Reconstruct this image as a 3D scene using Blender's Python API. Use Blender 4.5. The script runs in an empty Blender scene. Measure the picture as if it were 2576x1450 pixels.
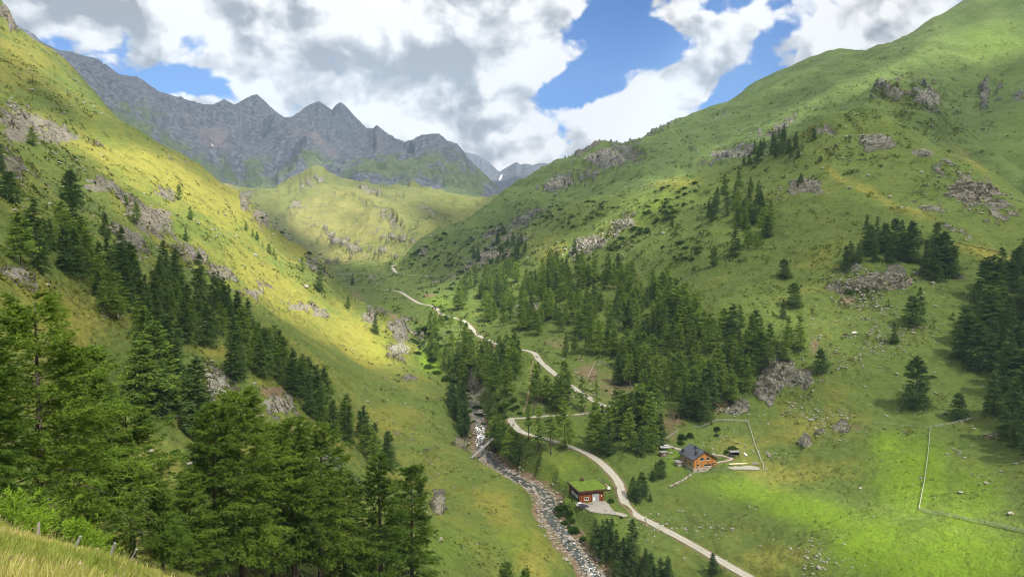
import bpy, math, random
import numpy as np

S = bpy.context.scene
COL = S.collection
R_ = math.radians

# ------------------------------------------------------------------ camera
W0, H0, HFOV = 2576.0, 1450.0, 68.0
F0 = W0 / 2 / math.tan(R_(HFOV / 2))
PITCH = R_(-3.5)
cam_d = bpy.data.cameras.new("camera")
cam = bpy.data.objects.new("camera", cam_d)
COL.objects.link(cam)
cam_d.sensor_width = 36.0
cam_d.lens = 18.0 / math.tan(R_(HFOV / 2))
cam_d.clip_start = 0.1
cam_d.clip_end = 60000
cam.location = (0, 0, 0)
cam.rotation_euler = (R_(90) + PITCH, 0, 0)
S.camera = cam

# ------------------------------------------------------------------ exposure
S.view_settings.view_transform = 'Standard'
S.view_settings.look = 'None'
S.view_settings.gamma = 1.0
S.view_settings.exposure = 1.58
S.cycles.max_bounces = 6
S.cycles.diffuse_bounces = 3
S.cycles.glossy_bounces = 2
S.cycles.transmission_bounces = 3
S.cycles.volume_bounces = 0
S.cycles.transparent_max_bounces = 12
S.cycles.caustics_reflective = False
S.cycles.caustics_refractive = False
S.cycles.use_denoising = True
S.cycles.pixel_filter_type = 'BLACKMAN_HARRIS'
S.cycles.filter_width = 1.1
S.cycles.sample_clamp_indirect = 4.0

# ------------------------------------------------------------------ sun
SUN_AZ, SUN_EL = 138.0, 54.0            # clockwise from +Y (the view direction)
SUN = np.array([math.sin(R_(SUN_AZ)) * math.cos(R_(SUN_EL)), math.cos(R_(SUN_AZ)) * math.cos(R_(SUN_EL)), math.sin(R_(SUN_EL))])
sd = bpy.data.lights.new("sun", 'SUN')
sd.energy = 4.6
sd.angle = R_(0.8)
sd.color = (1.0, 0.945, 0.85)
sun = bpy.data.objects.new("sun", sd)
COL.objects.link(sun)
from mathutils import Vector, Matrix
sun.rotation_euler = Vector(SUN).to_track_quat('Z', 'Y').to_euler()


# ------------------------------------------------------------------ node helper
class NT:
    def __init__(s, tree):
        s.t = tree
        s.n = tree.nodes
        s.l = tree.links

    def node(s, typ, **kw):
        n = s.n.new(typ)
        for k, v in kw.items():
            setattr(n, k, v)
        return n

    def put(s, sock, v):
        if isinstance(v, bpy.types.NodeSocket):
            s.l.new(v, sock)
        elif v is not None:
            if sock.type == 'RGBA' and not hasattr(v, '__len__'):
                v = (v, v, v, 1)
            if sock.type == 'RGBA' and len(v) == 3:
                v = (*v, 1)
            sock.default_value = v

    def m(s, op, a, b=None, c=None, clamp=False):
        n = s.node('ShaderNodeMath', operation=op, use_clamp=clamp)
        for i, v in enumerate((a, b, c)):
            if v is not None:
                s.put(n.inputs[i], v)
        return n.outputs[0]

    def add(s, a, b): return s.m('ADD', a, b)
    def sub(s, a, b): return s.m('SUBTRACT', a, b)
    def mul(s, a, b): return s.m('MULTIPLY', a, b)
    def div(s, a, b): return s.m('DIVIDE', a, b)

    def vm(s, op, a, b=None, scale=None):
        n = s.node('ShaderNodeVectorMath', operation=op)
        s.put(n.inputs[0], a)
        if b is not None:
            s.put(n.inputs[1], b)
        if scale is not None:
            s.put(n.inputs['Scale'], scale)
        return n.outputs[1] if op in ('DOT_PRODUCT', 'LENGTH', 'DISTANCE') else n.outputs[0]

    def sep(s, v):
        n = s.node('ShaderNodeSeparateXYZ')
        s.put(n.inputs[0], v)
        return n.outputs

    def comb(s, x, y, z):
        n = s.node('ShaderNodeCombineXYZ')
        for i, v in enumerate((x, y, z)):
            s.put(n.inputs[i], v)
        return n.outputs[0]

    def noise(s, vec, scale, detail=4, rough=0.55, lac=2.0, dist=0.0, dims='3D'):
        n = s.node('ShaderNodeTexNoise', noise_dimensions=dims)
        s.put(n.inputs['Vector'], vec)
        n.inputs['Scale'].default_value = scale
        n.inputs['Detail'].default_value = detail
        n.inputs['Roughness'].default_value = rough
        n.inputs['Lacunarity'].default_value = lac
        n.inputs['Distortion'].default_value = dist
        return n.outputs[0]

    def voro(s, vec, scale, feature='F1', out=0):
        n = s.node('ShaderNodeTexVoronoi', feature=feature)
        s.put(n.inputs['Vector'], vec)
        n.inputs['Scale'].default_value = scale
        return n.outputs[out]

    def ss(s, x, a, b, lo=0.0, hi=1.0):
        n = s.node('ShaderNodeMapRange', interpolation_type='SMOOTHSTEP')
        s.put(n.inputs[0], x)
        for i, v in enumerate((a, b, lo, hi)):
            s.put(n.inputs[i + 1], v)
        return n.outputs[0]

    def lin(s, x, a, b, lo=0.0, hi=1.0):
        n = s.node('ShaderNodeMapRange')
        s.put(n.inputs[0], x)
        for i, v in enumerate((a, b, lo, hi)):
            s.put(n.inputs[i + 1], v)
        return n.outputs[0]

    def mix(s, f, a, b, mode='MIX'):
        n = s.node('ShaderNodeMix', data_type='RGBA', blend_type=mode)
        s.put(n.inputs[0], f)
        s.put(n.inputs[6], a)
        s.put(n.inputs[7], b)
        return n.outputs[2]

    def attr(s, name):
        n = s.node('ShaderNodeAttribute', attribute_name=name)
        return n


# ------------------------------------------------------------------ world: sky and its clouds
def pix_dir(px, py):
    x, y, z = (px - W0 / 2) / F0, 1.0, -(py - H0 / 2) / F0
    c, s_ = math.cos(PITCH), math.sin(PITCH)
    return np.array([x, y * c - z * s_, y * s_ + z * c])


world = bpy.data.worlds.new("World")
S.world = world
world.use_nodes = True
w = NT(world.node_tree)
w.n.clear()
out = w.node('ShaderNodeOutputWorld')
bg = w.node('ShaderNodeBackground')
sky = w.node('ShaderNodeTexSky', sky_type='NISHITA')
sky.sun_disc = False
sky.sun_elevation = R_(SUN_EL)
sky.sun_rotation = R_(SUN_AZ)
sky.altitude = 2000
sky.air_density = 1.0
sky.dust_density = 0.3
sky.ozone_density = 2.5
SKY_STR = 0.10
tc = w.node('ShaderNodeTexCoord')
dx, dy, dz = w.sep(tc.outputs['Generated'])
# gnomonic coordinates of the northern sky (world axes, +Y up the valley)
ymax = w.m('MAXIMUM', dy, 0.15)
gu = w.div(dx, ymax)
gv = w.div(dz, ymax)
caz = w.m('ARCTAN2', dx, dy)
cel = w.m('ARCSINE', dz)
p = w.comb(caz, w.mul(cel, 1.25), 0.0)
wn = w.node('ShaderNodeTexNoise', noise_dimensions='2D')
w.put(wn.inputs['Vector'], p)
wn.inputs['Scale'].default_value = 9.0
wn.inputs['Detail'].default_value = 4
pw = w.vm('ADD', p, w.vm('SCALE', w.vm('SUBTRACT', wn.outputs[1], (0.5, 0.5, 0.5)), scale=0.045))


def heap(vec, det=6):
    a_ = w.noise(vec, 5.2, det, 0.55, dims='2D')
    v_ = w.node('ShaderNodeTexVoronoi', feature='SMOOTH_F1', voronoi_dimensions='2D')
    w.put(v_.inputs['Vector'], vec)
    v_.inputs['Scale'].default_value = 15.0
    v_.inputs['Detail'].default_value = 3.0
    v_.inputs['Roughness'].default_value = 0.55
    v_.inputs['Smoothness'].default_value = 0.6
    return w.add(w.mul(a_, 0.95), w.mul(w.sub(0.55, v_.outputs[0]), 0.42))


n_big = heap(pw)
n_off = heap(w.vm('ADD', pw, (0.012, 0.030, 0.0)), 4)
n_far = w.noise(w.vm('ADD', pw, (0.02, 0.07, 0.0)), 5.2, 3, 0.5, dims='2D')
n_near = w.noise(pw, 5.2, 3, 0.5, dims='2D')
n_fine = w.noise(pw, 34.0, 7, 0.60, dims='2D')
n_mid = w.noise(pw, 3.2, 3, 0.5, dims='2D')


def blob(px, py, rx, ry, ang=0.0):
    d = pix_dir(px, py)
    u0, v0 = d[0] / d[1], d[2] / d[1]
    du, dv = w.sub(gu, u0), w.sub(gv, v0)
    ca, sa = math.cos(R_(ang)), math.sin(R_(ang))
    a = w.add(w.mul(du, ca / (rx / F0)), w.mul(dv, sa / (rx / F0)))
    b = w.add(w.mul(du, -sa / (ry / F0)), w.mul(dv, ca / (ry / F0)))
    q = w.add(w.mul(a, a), w.mul(b, b))
    return w.m('EXPONENT', w.mul(q, -1.0))


def total(lst):
    acc = None
    for amp, args in lst:
        t = w.mul(blob(*args), amp)
        acc = t if acc is None else w.add(acc, t)
    return acc


holes = total([(0.50, (1560, 70, 105, 64, 0)), (0.50, (1470, 205, 95, 40, 20)), (0.46, (1640, 120, 140, 50, 10)),
               (0.32, (1890, 130, 100, 50, 35)), (0.30, (1790, 10, 200, 36, 0)), (0.48, (1850, 235, 75, 28, 35)), (0.4, (2000, 60, 60, 70, 20)),
               (0.48, (480, 205, 105, 30, -8)), (0.40, (395, 205, 60, 24, 0)), (0.16, (485, 105, 60, 26, 0)), (0.35, (575, 240, 60, 22, -15)), (-0.30, (1150, 15, 330, 60, 0)), (-0.25, (700, 30, 260, 60, 0)), (-0.2, (250, 40, 200, 50, 0)), (-0.20, (1250, 150, 130, 130, 0)), (-0.25, (1000, 260, 230, 70, 0)), (-0.18, (1300, 330, 150, 60, 0)), (-0.15, (2300, 80, 120, 80, 0)),
               (0.25, (690, 280, 50, 18, -30)), (0.22, (150, 90, 70, 30, 0)), (0.3, (2145, 95, 26, 16, 0))])
puffs = total([(0.25, (1010, 160, 110, 70, 0)), (0.25, (70, 60, 130, 70, 20)), (0.30, (1720, 45, 95, 40, -25)), (0.34, (1660, 215, 110, 70, 20)), (0.3, (1800, 165, 120, 35, 28)),
               (0.30, (1370, 110, 95, 70, 0)), (0.15, (1500, 285, 110, 40, 0)), (0.2, (1990, 100, 90, 26, 25)), (0.25, (2150, 60, 120, 80, 0))])
bright = total([(0.55, (1660, 225, 130, 85, 15)), (0.32, (1350, 130, 110, 70, 0)), (0.26, (960, 40, 210, 60, 0)), (0.20, (450, 70, 150, 60, 0)),
                (0.3, (1830, 160, 130, 35, 28)), (0.24, (1600, 300, 170, 50, 0)), (0.3, (2145, 105, 40, 16, 0)), (0.18, (1000, 180, 120, 70, 0)),
                (-0.20, (800, 140, 210, 70, -10)), (-0.18, (1200, 230, 160, 60, -20)), (-0.16, (300, 30, 160, 40, -20)), (-0.12, (1330, 360, 200, 30, 0)),
                (0.2, (900, 290, 180, 40, 0)), (-0.12, (2250, 60, 120, 70, 0))])
cover = w.sub(w.add(w.add(n_big, w.mul(w.sub(n_fine, 0.5), 0.20)), w.add(puffs, 0.25)), holes)
mask = w.ss(cover, 0.42, 0.60)
light = w.add(w.mul(w.sub(n_big, n_off), 1.5), w.mul(w.sub(n_near, n_far), 0.9))
lum = w.add(w.add(w.add(0.86, bright), light), w.add(w.mul(w.sub(n_fine, 0.5), 0.18), w.mul(w.sub(n_mid, 0.5), -0.45)))
edge = w.mul(w.sub(1.0, w.ss(cover, 0.50, 0.75)), 0.16)
lum = w.m('MINIMUM', w.m('MAXIMUM', w.add(lum, edge), 0.58), 1.10)
ccol = w.mix(w.lin(lum, 0.5, 0.95), (0.90, 0.92, 0.97), (1.0, 0.985, 0.965))
ccol = w.vm('SCALE', ccol, scale=w.mul(w.m('POWER', lum, 1.5), 0.375 / SKY_STR))
skyc = w.mix(1.0, sky.outputs[0], (0.195, 0.38, 0.59), 'MULTIPLY')
skyc = w.vm('SCALE', skyc, scale=1.0)
final = w.mix(mask, skyc, ccol)
w.put(bg.inputs[0], final)
bg.inputs[1].default_value = SKY_STR
w.l.new(bg.outputs[0], out.inputs[0])

# ------------------------------------------------------------------ numpy noise
def _hash(ix, iy, seed):
    h = (ix.astype(np.int64) * 374761393 + iy.astype(np.int64) * 668265263 + seed * 1442695041) & 0xFFFFFFFF
    h = ((h ^ (h >> 13)) * 1274126177) & 0xFFFFFFFF
    h = ((h ^ (h >> 16)) * 2246822519) & 0xFFFFFFFF
    return (h ^ (h >> 15)) & 0xFFFFFFFF


def perlin(x, y, seed=0):
    ix, iy = np.floor(x), np.floor(y)
    fx, fy = x - ix, y - iy
    ix, iy = ix.astype(np.int64), iy.astype(np.int64)
    ux = fx * fx * fx * (fx * (fx * 6 - 15) + 10)
    uy = fy * fy * fy * (fy * (fy * 6 - 15) + 10)

    def g(ox, oy):
        a = _hash(ix + ox, iy + oy, seed) * (2 * np.pi / 4294967296.0)
        return np.cos(a) * (fx - ox) + np.sin(a) * (fy - oy)
    a = g(0, 0) * (1 - ux) + g(1, 0) * ux
    b = g(0, 1) * (1 - ux) + g(1, 1) * ux
    return (a * (1 - uy) + b * uy) * 1.5


def fbm(x, y, lam, octs=5, gain=0.5, seed=0):
    acc, amp, tot = 0, 1.0, 0.0
    for k in range(octs):
        acc = acc + amp * perlin(x / lam, y / lam, seed + 17 * k)
        tot += amp
        amp *= gain
        lam = lam / 2.03
    return acc / tot


def sst(x, a, b):
    t = np.clip((x - a) / (b - a), 0, 1)
    return t * t * (3 - 2 * t)


# ------------------------------------------------------------------ terrain: layers through surveyed points
SC = 1.3                                    # metres per survey unit


def az_t(px, py):
    d = pix_dir(px, py)
    return math.atan2(d[0], d[1]), d[2] / math.hypot(d[0], d[1])


def az_of(px):
    return az_t(px, 725)[0]


def pts(vis, low=()):
    """vis: (px, py, r) sights to the ground; low: (px, r, z) hidden ground"""
    P = []
    for px, py, r in vis:
        a, t = az_t(px, py)
        P.append((a, math.log(r * SC if r > 30 else r), t))
    for px, r, z in low:
        P.append((az_of(px), math.log(r * SC if r > 30 else r), z / r))
    return np.array(P)


LEFT = pts([(0, 1338, 22), (200, 1392, 20), (370, 1450, 18), (-300, 1280, 22), (600, 1560, 16), (0, 1500, 9), (300, 1560, 8), (1000, 1720, 10), (1288, 1800, 10), (2000, 1850, 10), (2575, 1850, 10),
            (-300, 1440, 31), (100, 1490, 31), (370, 1560, 31), (700, 1640, 25), (1000, 1720, 28), (1288, 1800, 28), (2000, 1850, 28), (2575, 1850, 28), (700, 1540, 50), (1000, 1600, 55), (100, 1400, 55), (305, 1408, 58), (545, 1447, 76), (960, 1490, 92), (1030, 1500, 95), (1288, 1560, 90), (1500, 1600, 95), (2000, 1640, 95), (2575, 1640, 90), (-300, 1250, 50),
            (1110, 1430, 150), (1270, 1460, 188), (1000, 1300, 165), (900, 1210, 200), (780, 1120, 200), (650, 1010, 205), (560, 960, 205), (480, 1110, 165), (350, 1050, 160), (620, 880, 240), (480, 885, 230),
            (150, 900, 135), (100, 700, 185), (250, 790, 200), (-300, 600, 150), (100, 560, 245), (100, 450, 330), (100, 330, 430), (50, 200, 540), (0, 100, 650), (-300, 100, 500),
            (300, 640, 280), (300, 450, 450), (200, 560, 270), (450, 770, 265), (500, 560, 450), (600, 700, 400), (700, 800, 375), (500, 680, 330), (420, 600, 360),
            (800, 900, 350), (900, 900, 410), (750, 880, 330), (900, 1000, 330), (1000, 1000, 350), (1000, 1150, 275), (1100, 1080, 325), (1100, 1250, 245), (1200, 1300, 228), (1300, 1380, 213), (1350, 1450, 204),
            (850, 800, 470), (700, 690, 480), (950, 870, 450),
            # ridge line
            (-300, -260, 1000), (0, 0, 900), (40, 45, 890), (100, 105, 870), (165, 150, 850), (225, 215, 820), (295, 300, 780), (330, 337, 750), (425, 375, 700), (500, 410, 680), (550, 455, 650), (610, 485, 620),
            (650, 530, 600), (700, 590, 590), (800, 680, 570), (850, 712, 560), (930, 772, 535), (985, 790, 520), (1010, 832, 500), (1040, 890, 475), (1100, 950, 430), (1130, 990, 400), (1145, 1090, 331),
            (1185, 1135, 303), (1250, 1185, 280), (1335, 1252, 256), (1400, 1360, 230), (1470, 1450, 209)],
           [(1550, 400, -190), (2000, 500, -300), (2575, 400, -290), (1300, 700, -190), (1100, 800, -150), (950, 1000, -150), (600, 900, -60), (300, 1100, 80), (0, 1300, 200), (-300, 1500, 200),
            (800, 850, -80), (1200, 480, -125), (1400, 320, -140), (1700, 280, -160), (2575, 200, -150), (2000, 220, -150), (900, 3000, -400), (0, 3000, -100), (2500, 3000, -900), (2575, 120, -85),
            (-300, 1.2, -1.75), (600, 1.2, -1.75), (1288, 1.2, -1.75), (2575, 1.2, -1.75)])

RIGHT = pts([(1500, 1450, 212), (1570, 1450, 209), (1640, 1450, 207), (1720, 1400, 216), (1885, 1450, 203), (1700, 1345, 228), (1600, 1300, 238), (1565, 1240, 252), (1540, 1190, 266), (1480, 1145, 284),
             (1430, 1120, 294), (1340, 1090, 308), (1285, 1060, 320), (1420, 1047, 318), (1530, 1025, 322), (1370, 920, 385), (1340, 885, 405), (1210, 848, 470), (1170, 810, 520), (1100, 770, 590), (1040, 755, 640),
             (1010, 735, 690), (965, 728, 730), (1075, 693, 800), (1000, 688, 830), (988, 670, 890), (1000, 661, 960), (950, 661, 1000), (850, 664, 1010), (860, 700, 860),
             (1380, 1245, 257), (1370, 1220, 266), (1300, 1185, 281), (1220, 1140, 301), (1200, 1080, 331), (1195, 1010, 374), (1130, 960, 420), (1060, 900, 470), (1030, 860, 510), (1015, 800, 575), (950, 760, 680), (930, 720, 780), (925, 690, 870),
             (1490, 1262, 246), (1420, 1200, 272), (1400, 1290, 241), (1770, 1188, 266), (1870, 1180, 268), (1720, 1170, 272), (1880, 1062, 305), (1780, 1062, 303), (1920, 1180, 268), (1680, 1115, 288),
             (2312, 1282, 228), (2340, 1075, 290), (2575, 1335, 208), (2575, 1450, 186), (2200, 1450, 195), (2900, 1450, 175), (2100, 1250, 246), (2100, 1100, 285), (2440, 1055, 300), (2575, 1100, 285), (2575, 1000, 315), (1900, 1300, 236),
             (1950, 1003, 328), (1950, 890, 346), (1860, 1000, 326), (1800, 1000, 324), (1600, 1060, 312), (1600, 950, 362), (1600, 850, 408), (1600, 750, 455), (1600, 650, 520), (1600, 560, 590), (1600, 490, 650),
             (1450, 700, 540), (1450, 620, 605), (1450, 545, 680), (1300, 600, 740), (1200, 610, 820), (1100, 650, 820), (1300, 700, 580), (1300, 800, 490), (1200, 720, 650), (1100, 720, 700), (1300, 950, 385), (1400, 820, 450),
             (1800, 870, 352), (1800, 750, 400), (1800, 650, 450), (1800, 550, 520), (1800, 475, 590), (1700, 455, 640), (1500, 485, 740),
             (2050, 950, 330), (2050, 800, 375), (2050, 700, 410), (2050, 600, 450), (2050, 500, 500), (1995, 415, 560), (1880, 445, 590), (2077, 298, 605), (2147, 292, 610), (2252, 310, 590), (2362, 360, 560), (2457, 425, 530), (2542, 490, 500), (2577, 515, 490), (2750, 620, 450),
             (2300, 900, 335), (2300, 800, 365), (2300, 700, 400), (2300, 600, 440), (2300, 500, 490), (2300, 400, 540), (2575, 900, 345), (2575, 750, 395), (2575, 640, 440), (2900, 900, 330), (2150, 400, 540)],
            [(2147, 800, 70), (2577, 660, -30), (2750, 620, -60), (1850, 780, 0), (1600, 880, -10), (1450, 950, -30), (1300, 1050, -80), (1000, 1200, -70), (850, 1200, -70), (700, 1000, -60), (700, 800, -110), (600, 500, -170),
             (900, 500, -130), (1000, 400, -140), (1200, 300, -140), (1350, 200, -140), (1300, 100, -140), (2500, 100, -120), (2900, 100, -120), (2000, 120, -130), (300, 300, -250), (300, 1000, -200), (2500, 2000, -200), (1300, 3000, -400), (2900, 800, -50)])

SPUR = pts([(2092, 280, 720), (2182, 215, 740), (2247, 180, 750), (2307, 178, 750), (2357, 230, 720), (2387, 280, 700), (2442, 340, 670), (2507, 395, 640), (2577, 435, 620), (2750, 540, 570), (2000, 385, 740), (1900, 450, 770),
            (2250, 340, 650), (2400, 410, 610), (2150, 330, 660)],
           [(1700, 800, -50), (1300, 800, -170), (2250, 950, 100), (2450, 900, 40), (2750, 800, -60), (2300, 400, -70), (1800, 400, -120), (2575, 400, -90), (1500, 1500, -200), (2500, 2000, -200), (1000, 600, -200), (2000, 1100, 30), (600, 1500, -400)])

UPPER = pts([(2900, -250, 1500), (2575, -90, 1450), (2440, 0, 1430), (2390, 30, 1420), (2320, 65, 1410), (2210, 110, 1400), (2150, 140, 1400), (2060, 165, 1400), (1990, 185, 1400), (1900, 215, 1380), (1850, 245, 1370), (1790, 270, 1350), (1720, 300, 1330),
             (1640, 330, 1300), (1570, 362, 1250), (1530, 354, 1200), (1500, 360, 1190), (1440, 395, 1170), (1400, 408, 1180), (1300, 470, 1100), (1230, 520, 1050), (1110, 590, 960), (1060, 612, 930), (1020, 642, 910), (1003, 660, 900),
             (2575, 200, 1050), (2575, 340, 860), (2450, 330, 900), (2450, 180, 1080), (2300, 120, 1180), (2200, 200, 1060), (2050, 300, 960), (1900, 380, 870), (1900, 300, 1060), (1750, 425, 830), (1750, 360, 1010), (1600, 455, 790),
             (1600, 400, 960), (1500, 450, 920), (1450, 490, 850), (1400, 510, 840), (1300, 565, 820), (1200, 605, 840), (1100, 635, 870), (2900, 250, 900)],
            [(1000, 700, -90), (1300, 650, -70), (1600, 600, -60), (2000, 600, -40), (2500, 600, -60), (2900, 600, -60), (2000, 300, -190), (1300, 300, -190), (2575, 300, -190), (2300, 2200, 200), (1700, 1900, 50), (1300, 1600, -50), (1000, 1200, -110),
             (800, 900, -150), (500, 900, -250), (800, 2000, -250), (1500, 4000, -300), (2900, 3000, 100), (400, 3000, -300)])

MOUND = pts([(540, 455, 1950), (600, 468, 1900), (640, 474, 1850), (700, 470, 1780), (740, 440, 1720), (770, 424, 1700), (800, 416, 1700), (825, 430, 1700), (850, 445, 1690), (900, 455, 1700), (980, 465, 1750), (1080, 476, 1800), (1150, 490, 1800), (1230, 502, 1780), (1300, 520, 1700),
             (800, 540, 1450), (900, 540, 1420), (700, 560, 1350), (650, 540, 1450), (1000, 550, 1400), (1100, 560, 1330), (950, 652, 1130), (850, 655, 1130), (1050, 610, 1200), (780, 600, 1250), (820, 470, 1600), (760, 480, 1570)],
            [(900, 1000, -60), (900, 700, -150), (600, 1100, -60), (1300, 1100, -60), (800, 2100, 110), (1100, 2200, 80), (500, 2300, 130), (300, 1500, 20), (300, 800, -150), (1500, 1500, -100), (1500, 2500, -100), (800, 3500, -200), (2500, 1500, -400), (0, 2000, -100), (2500, 600, -400)])

MOUNT = pts([(-300, -60, 2500), (0, 40, 2600), (100, 100, 2600), (150, 125, 2600), (215, 140, 2650), (250, 155, 2700), (300, 188, 2750), (345, 192, 2800), (400, 232, 2900), (440, 243, 2950), (520, 265, 3000), (563, 250, 3000), (590, 263, 3000), (645, 238, 3000), (680, 268, 3000),
             (715, 296, 3000), (735, 293, 2980), (770, 270, 2920), (803, 255, 2900), (835, 276, 2900), (856, 257, 2900), (890, 290, 2850), (922, 322, 2800), (945, 317, 2800), (1000, 350, 2700), (1020, 355, 2650), (1060, 341, 2600), (1100, 337, 2550), (1125, 355, 2500), (1150, 362, 2480),
             (1180, 400, 2400), (1220, 440, 2300), (1250, 470, 2200), (1280, 495, 2100),
             (540, 350, 2500), (540, 440, 2000), (600, 452, 1960), (660, 300, 2750), (690, 370, 2400), (720, 425, 2080), (640, 380, 2350), (400, 320, 2250), (450, 380, 2050), (250, 220, 2350), (330, 330, 1900), (500, 440, 1930), (790, 340, 2500),
             (820, 390, 2250), (900, 410, 2150), (1000, 425, 2080), (1100, 440, 2000), (1200, 470, 1950), (1080, 385, 2280), (960, 370, 2450)],
            [(600, 1600, 20), (1000, 1600, 20), (300, 1400, -20), (0, 1500, 0), (600, 3900, 250), (1100, 3500, 150), (200, 3600, 500), (-300, 3500, 500), (1400, 2300, -50), (1400, 1500, -250), (1700, 2500, -400), (2500, 2500, -900), (800, 900, -300), (1500, 4000, -100), (2500, 900, -900), (300, 700, -300)])

FARM = pts([(1100, 370, 4600), (1160, 374, 4600), (1180, 382, 4600), (1200, 388, 4600), (1225, 402, 4600), (1240, 416, 4600), (1257, 431, 4600), (1275, 420, 4500), (1300, 407, 4400), (1320, 414, 4400), (1335, 412, 4400), (1360, 410, 4400), (1400, 408, 4400), (1440, 413, 4400), (1520, 425, 4500),
            (1270, 480, 3700), (1200, 470, 3800), (1350, 480, 3700), (1450, 500, 3700), (1100, 470, 3900)],
           [(1270, 2800, 50), (1000, 3000, 0), (1500, 2800, 0), (1270, 6500, 300), (700, 4600, 200), (2000, 4600, -200), (500, 2500, -500), (2500, 2500, -900), (1300, 1000, -500)])

AZ_D = np.radians(np.arange(-43.0, 43.001, 0.07))
AZ_O = np.radians(np.concatenate([np.arange(-180, -43.5, 4.0)]))
AZ = np.concatenate([AZ_O, AZ_D, np.radians(np.arange(44.0, 180.01, 4.0))])
LR = np.concatenate([np.arange(math.log(1.5), math.log(240), 0.0105), np.arange(math.log(240), math.log(1500), 0.0036), np.arange(math.log(1500), math.log(11000), 0.0058)])
RR = np.exp(LR)


def tps(P, smooth=1e-4):
    X, V = P[:, :2].copy(), P[:, 2]
    n = len(X)

    def K(d2):
        return 0.5 * d2 * np.log(d2 + 1e-12)
    d2 = ((X[:, None] - X[None]) ** 2).sum(-1)
    A = np.zeros((n + 3, n + 3))
    A[:n, :n] = K(d2) + smooth * np.eye(n)
    A[:n, n] = 1
    A[:n, n + 1:] = X
    A[n:, :n] = A[:n, n:].T
    sol = np.linalg.solve(A, np.concatenate([V, np.zeros(3)]))
    ca = np.radians(np.arange(-46, 46.01, 0.4))
    cl = np.arange(LR[0] - 0.03, LR[-1] + 0.06, 0.025)
    G = np.zeros((len(ca), len(cl)))
    ga, gl = np.meshgrid(ca, cl, indexing='ij')
    for k in range(n):
        G += sol[k] * K((ga - X[k, 0]) ** 2 + (gl - X[k, 1]) ** 2)
    G += sol[n] + sol[n + 1] * ga + sol[n + 2] * gl
    azc = np.clip(AZ, ca[0], ca[-1])
    ia = np.clip(((azc - ca[0]) / (ca[1] - ca[0])).astype(int), 0, len(ca) - 2)
    fa = ((azc - ca[ia]) / (ca[1] - ca[0]))[:, None]
    il = np.clip(((LR - cl[0]) / 0.025).astype(int), 0, len(cl) - 2)
    fl = ((LR - cl[il]) / 0.025)[None]
    g0, g1 = G[ia], G[ia + 1]
    Gi = g0 * (1 - fa) + g1 * fa
    return np.clip(Gi[:, il] * (1 - fl) + Gi[:, il + 1] * fl, -2.5, 0.6)


def crest(T, P, line, width=0.10):
    """bring the ridge of a layer exactly onto its surveyed skyline"""
    L = pts(line)
    o = np.argsort(L[:, 0])
    L = L[o]
    tw = np.interp(AZ, L[:, 0], L[:, 2])
    lw = np.interp(AZ, L[:, 0], L[:, 1])
    ker = np.hanning(25)
    ker /= ker.sum()
    lw = np.convolve(np.pad(lw, 12, mode='edge'), ker, 'valid')
    fade = sst(AZ, L[0, 0] - 0.02, L[0, 0]) * (1 - sst(AZ, L[-1, 0], L[-1, 0] + 0.02))
    d = (LR[None] - lw[:, None]) / width
    wgt = np.exp(-d * d)
    for _ in range(3):
        near = np.where(np.abs(d) < 2.0, T, -9).max(1)
        T = T + wgt * ((tw - near) * fade)[:, None]
    # and let it fall away behind
    T = T - 0.10 * np.clip(d * width - 0.03, 0, 1) * fade[:, None]
    return T


LEFT_LINE = [(-300, -260, 1000), (0, -4, 900), (12, 12, 900), (22, 20, 900), (30, 40, 895), (38, 58, 890), (44, 72, 890), (60, 78, 885), (80, 96, 880), (100, 107, 870), (132, 124, 860), (165, 150, 850), (195, 180, 835), (225, 215, 820), (262, 258, 800), (295, 296, 780), (312, 322, 765), (328, 335, 750), (352, 345, 735),
             (390, 358, 715), (425, 373, 700), (455, 384, 690), (478, 400, 685), (500, 410, 680), (525, 432, 665), (550, 455, 650), (580, 472, 635), (604, 482, 622), (622, 500, 615), (650, 526, 600), (675, 553, 592), (700, 577, 590), (725, 600, 585), (750, 612, 580), (790, 640, 570), (830, 680, 565), (850, 708, 560), (890, 745, 545), (930, 768, 535), (985, 787, 520)]
UPPER_LINE = [(2900, -250, 1500), (2575, -90, 1450), (2440, 0, 1430), (2390, 27, 1420), (2350, 45, 1415), (2320, 62, 1410), (2290, 82, 1408), (2250, 98, 1404), (2210, 110, 1400), (2150, 132, 1400), (2100, 148, 1400), (2076, 156, 1400), (2050, 163, 1400), (1990, 183, 1400), (1950, 193, 1390), (1900, 214, 1380),
              (1872, 232, 1375), (1850, 246, 1370), (1790, 268, 1350), (1720, 300, 1330), (1680, 318, 1315), (1640, 331, 1300), (1600, 350, 1275), (1578, 363, 1260), (1560, 364, 1245), (1545, 358, 1220), (1530, 355, 1200), (1500, 359, 1190), (1470, 378, 1180), (1440, 393, 1170), (1400, 408, 1160), (1350, 438, 1130), (1300, 470, 1100),
              (1270, 488, 1075), (1230, 520, 1050), (1180, 550, 1010), (1140, 575, 980), (1108, 592, 960), (1060, 612, 930), (1040, 628, 920), (1020, 642, 910), (1003, 662, 900)]
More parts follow.
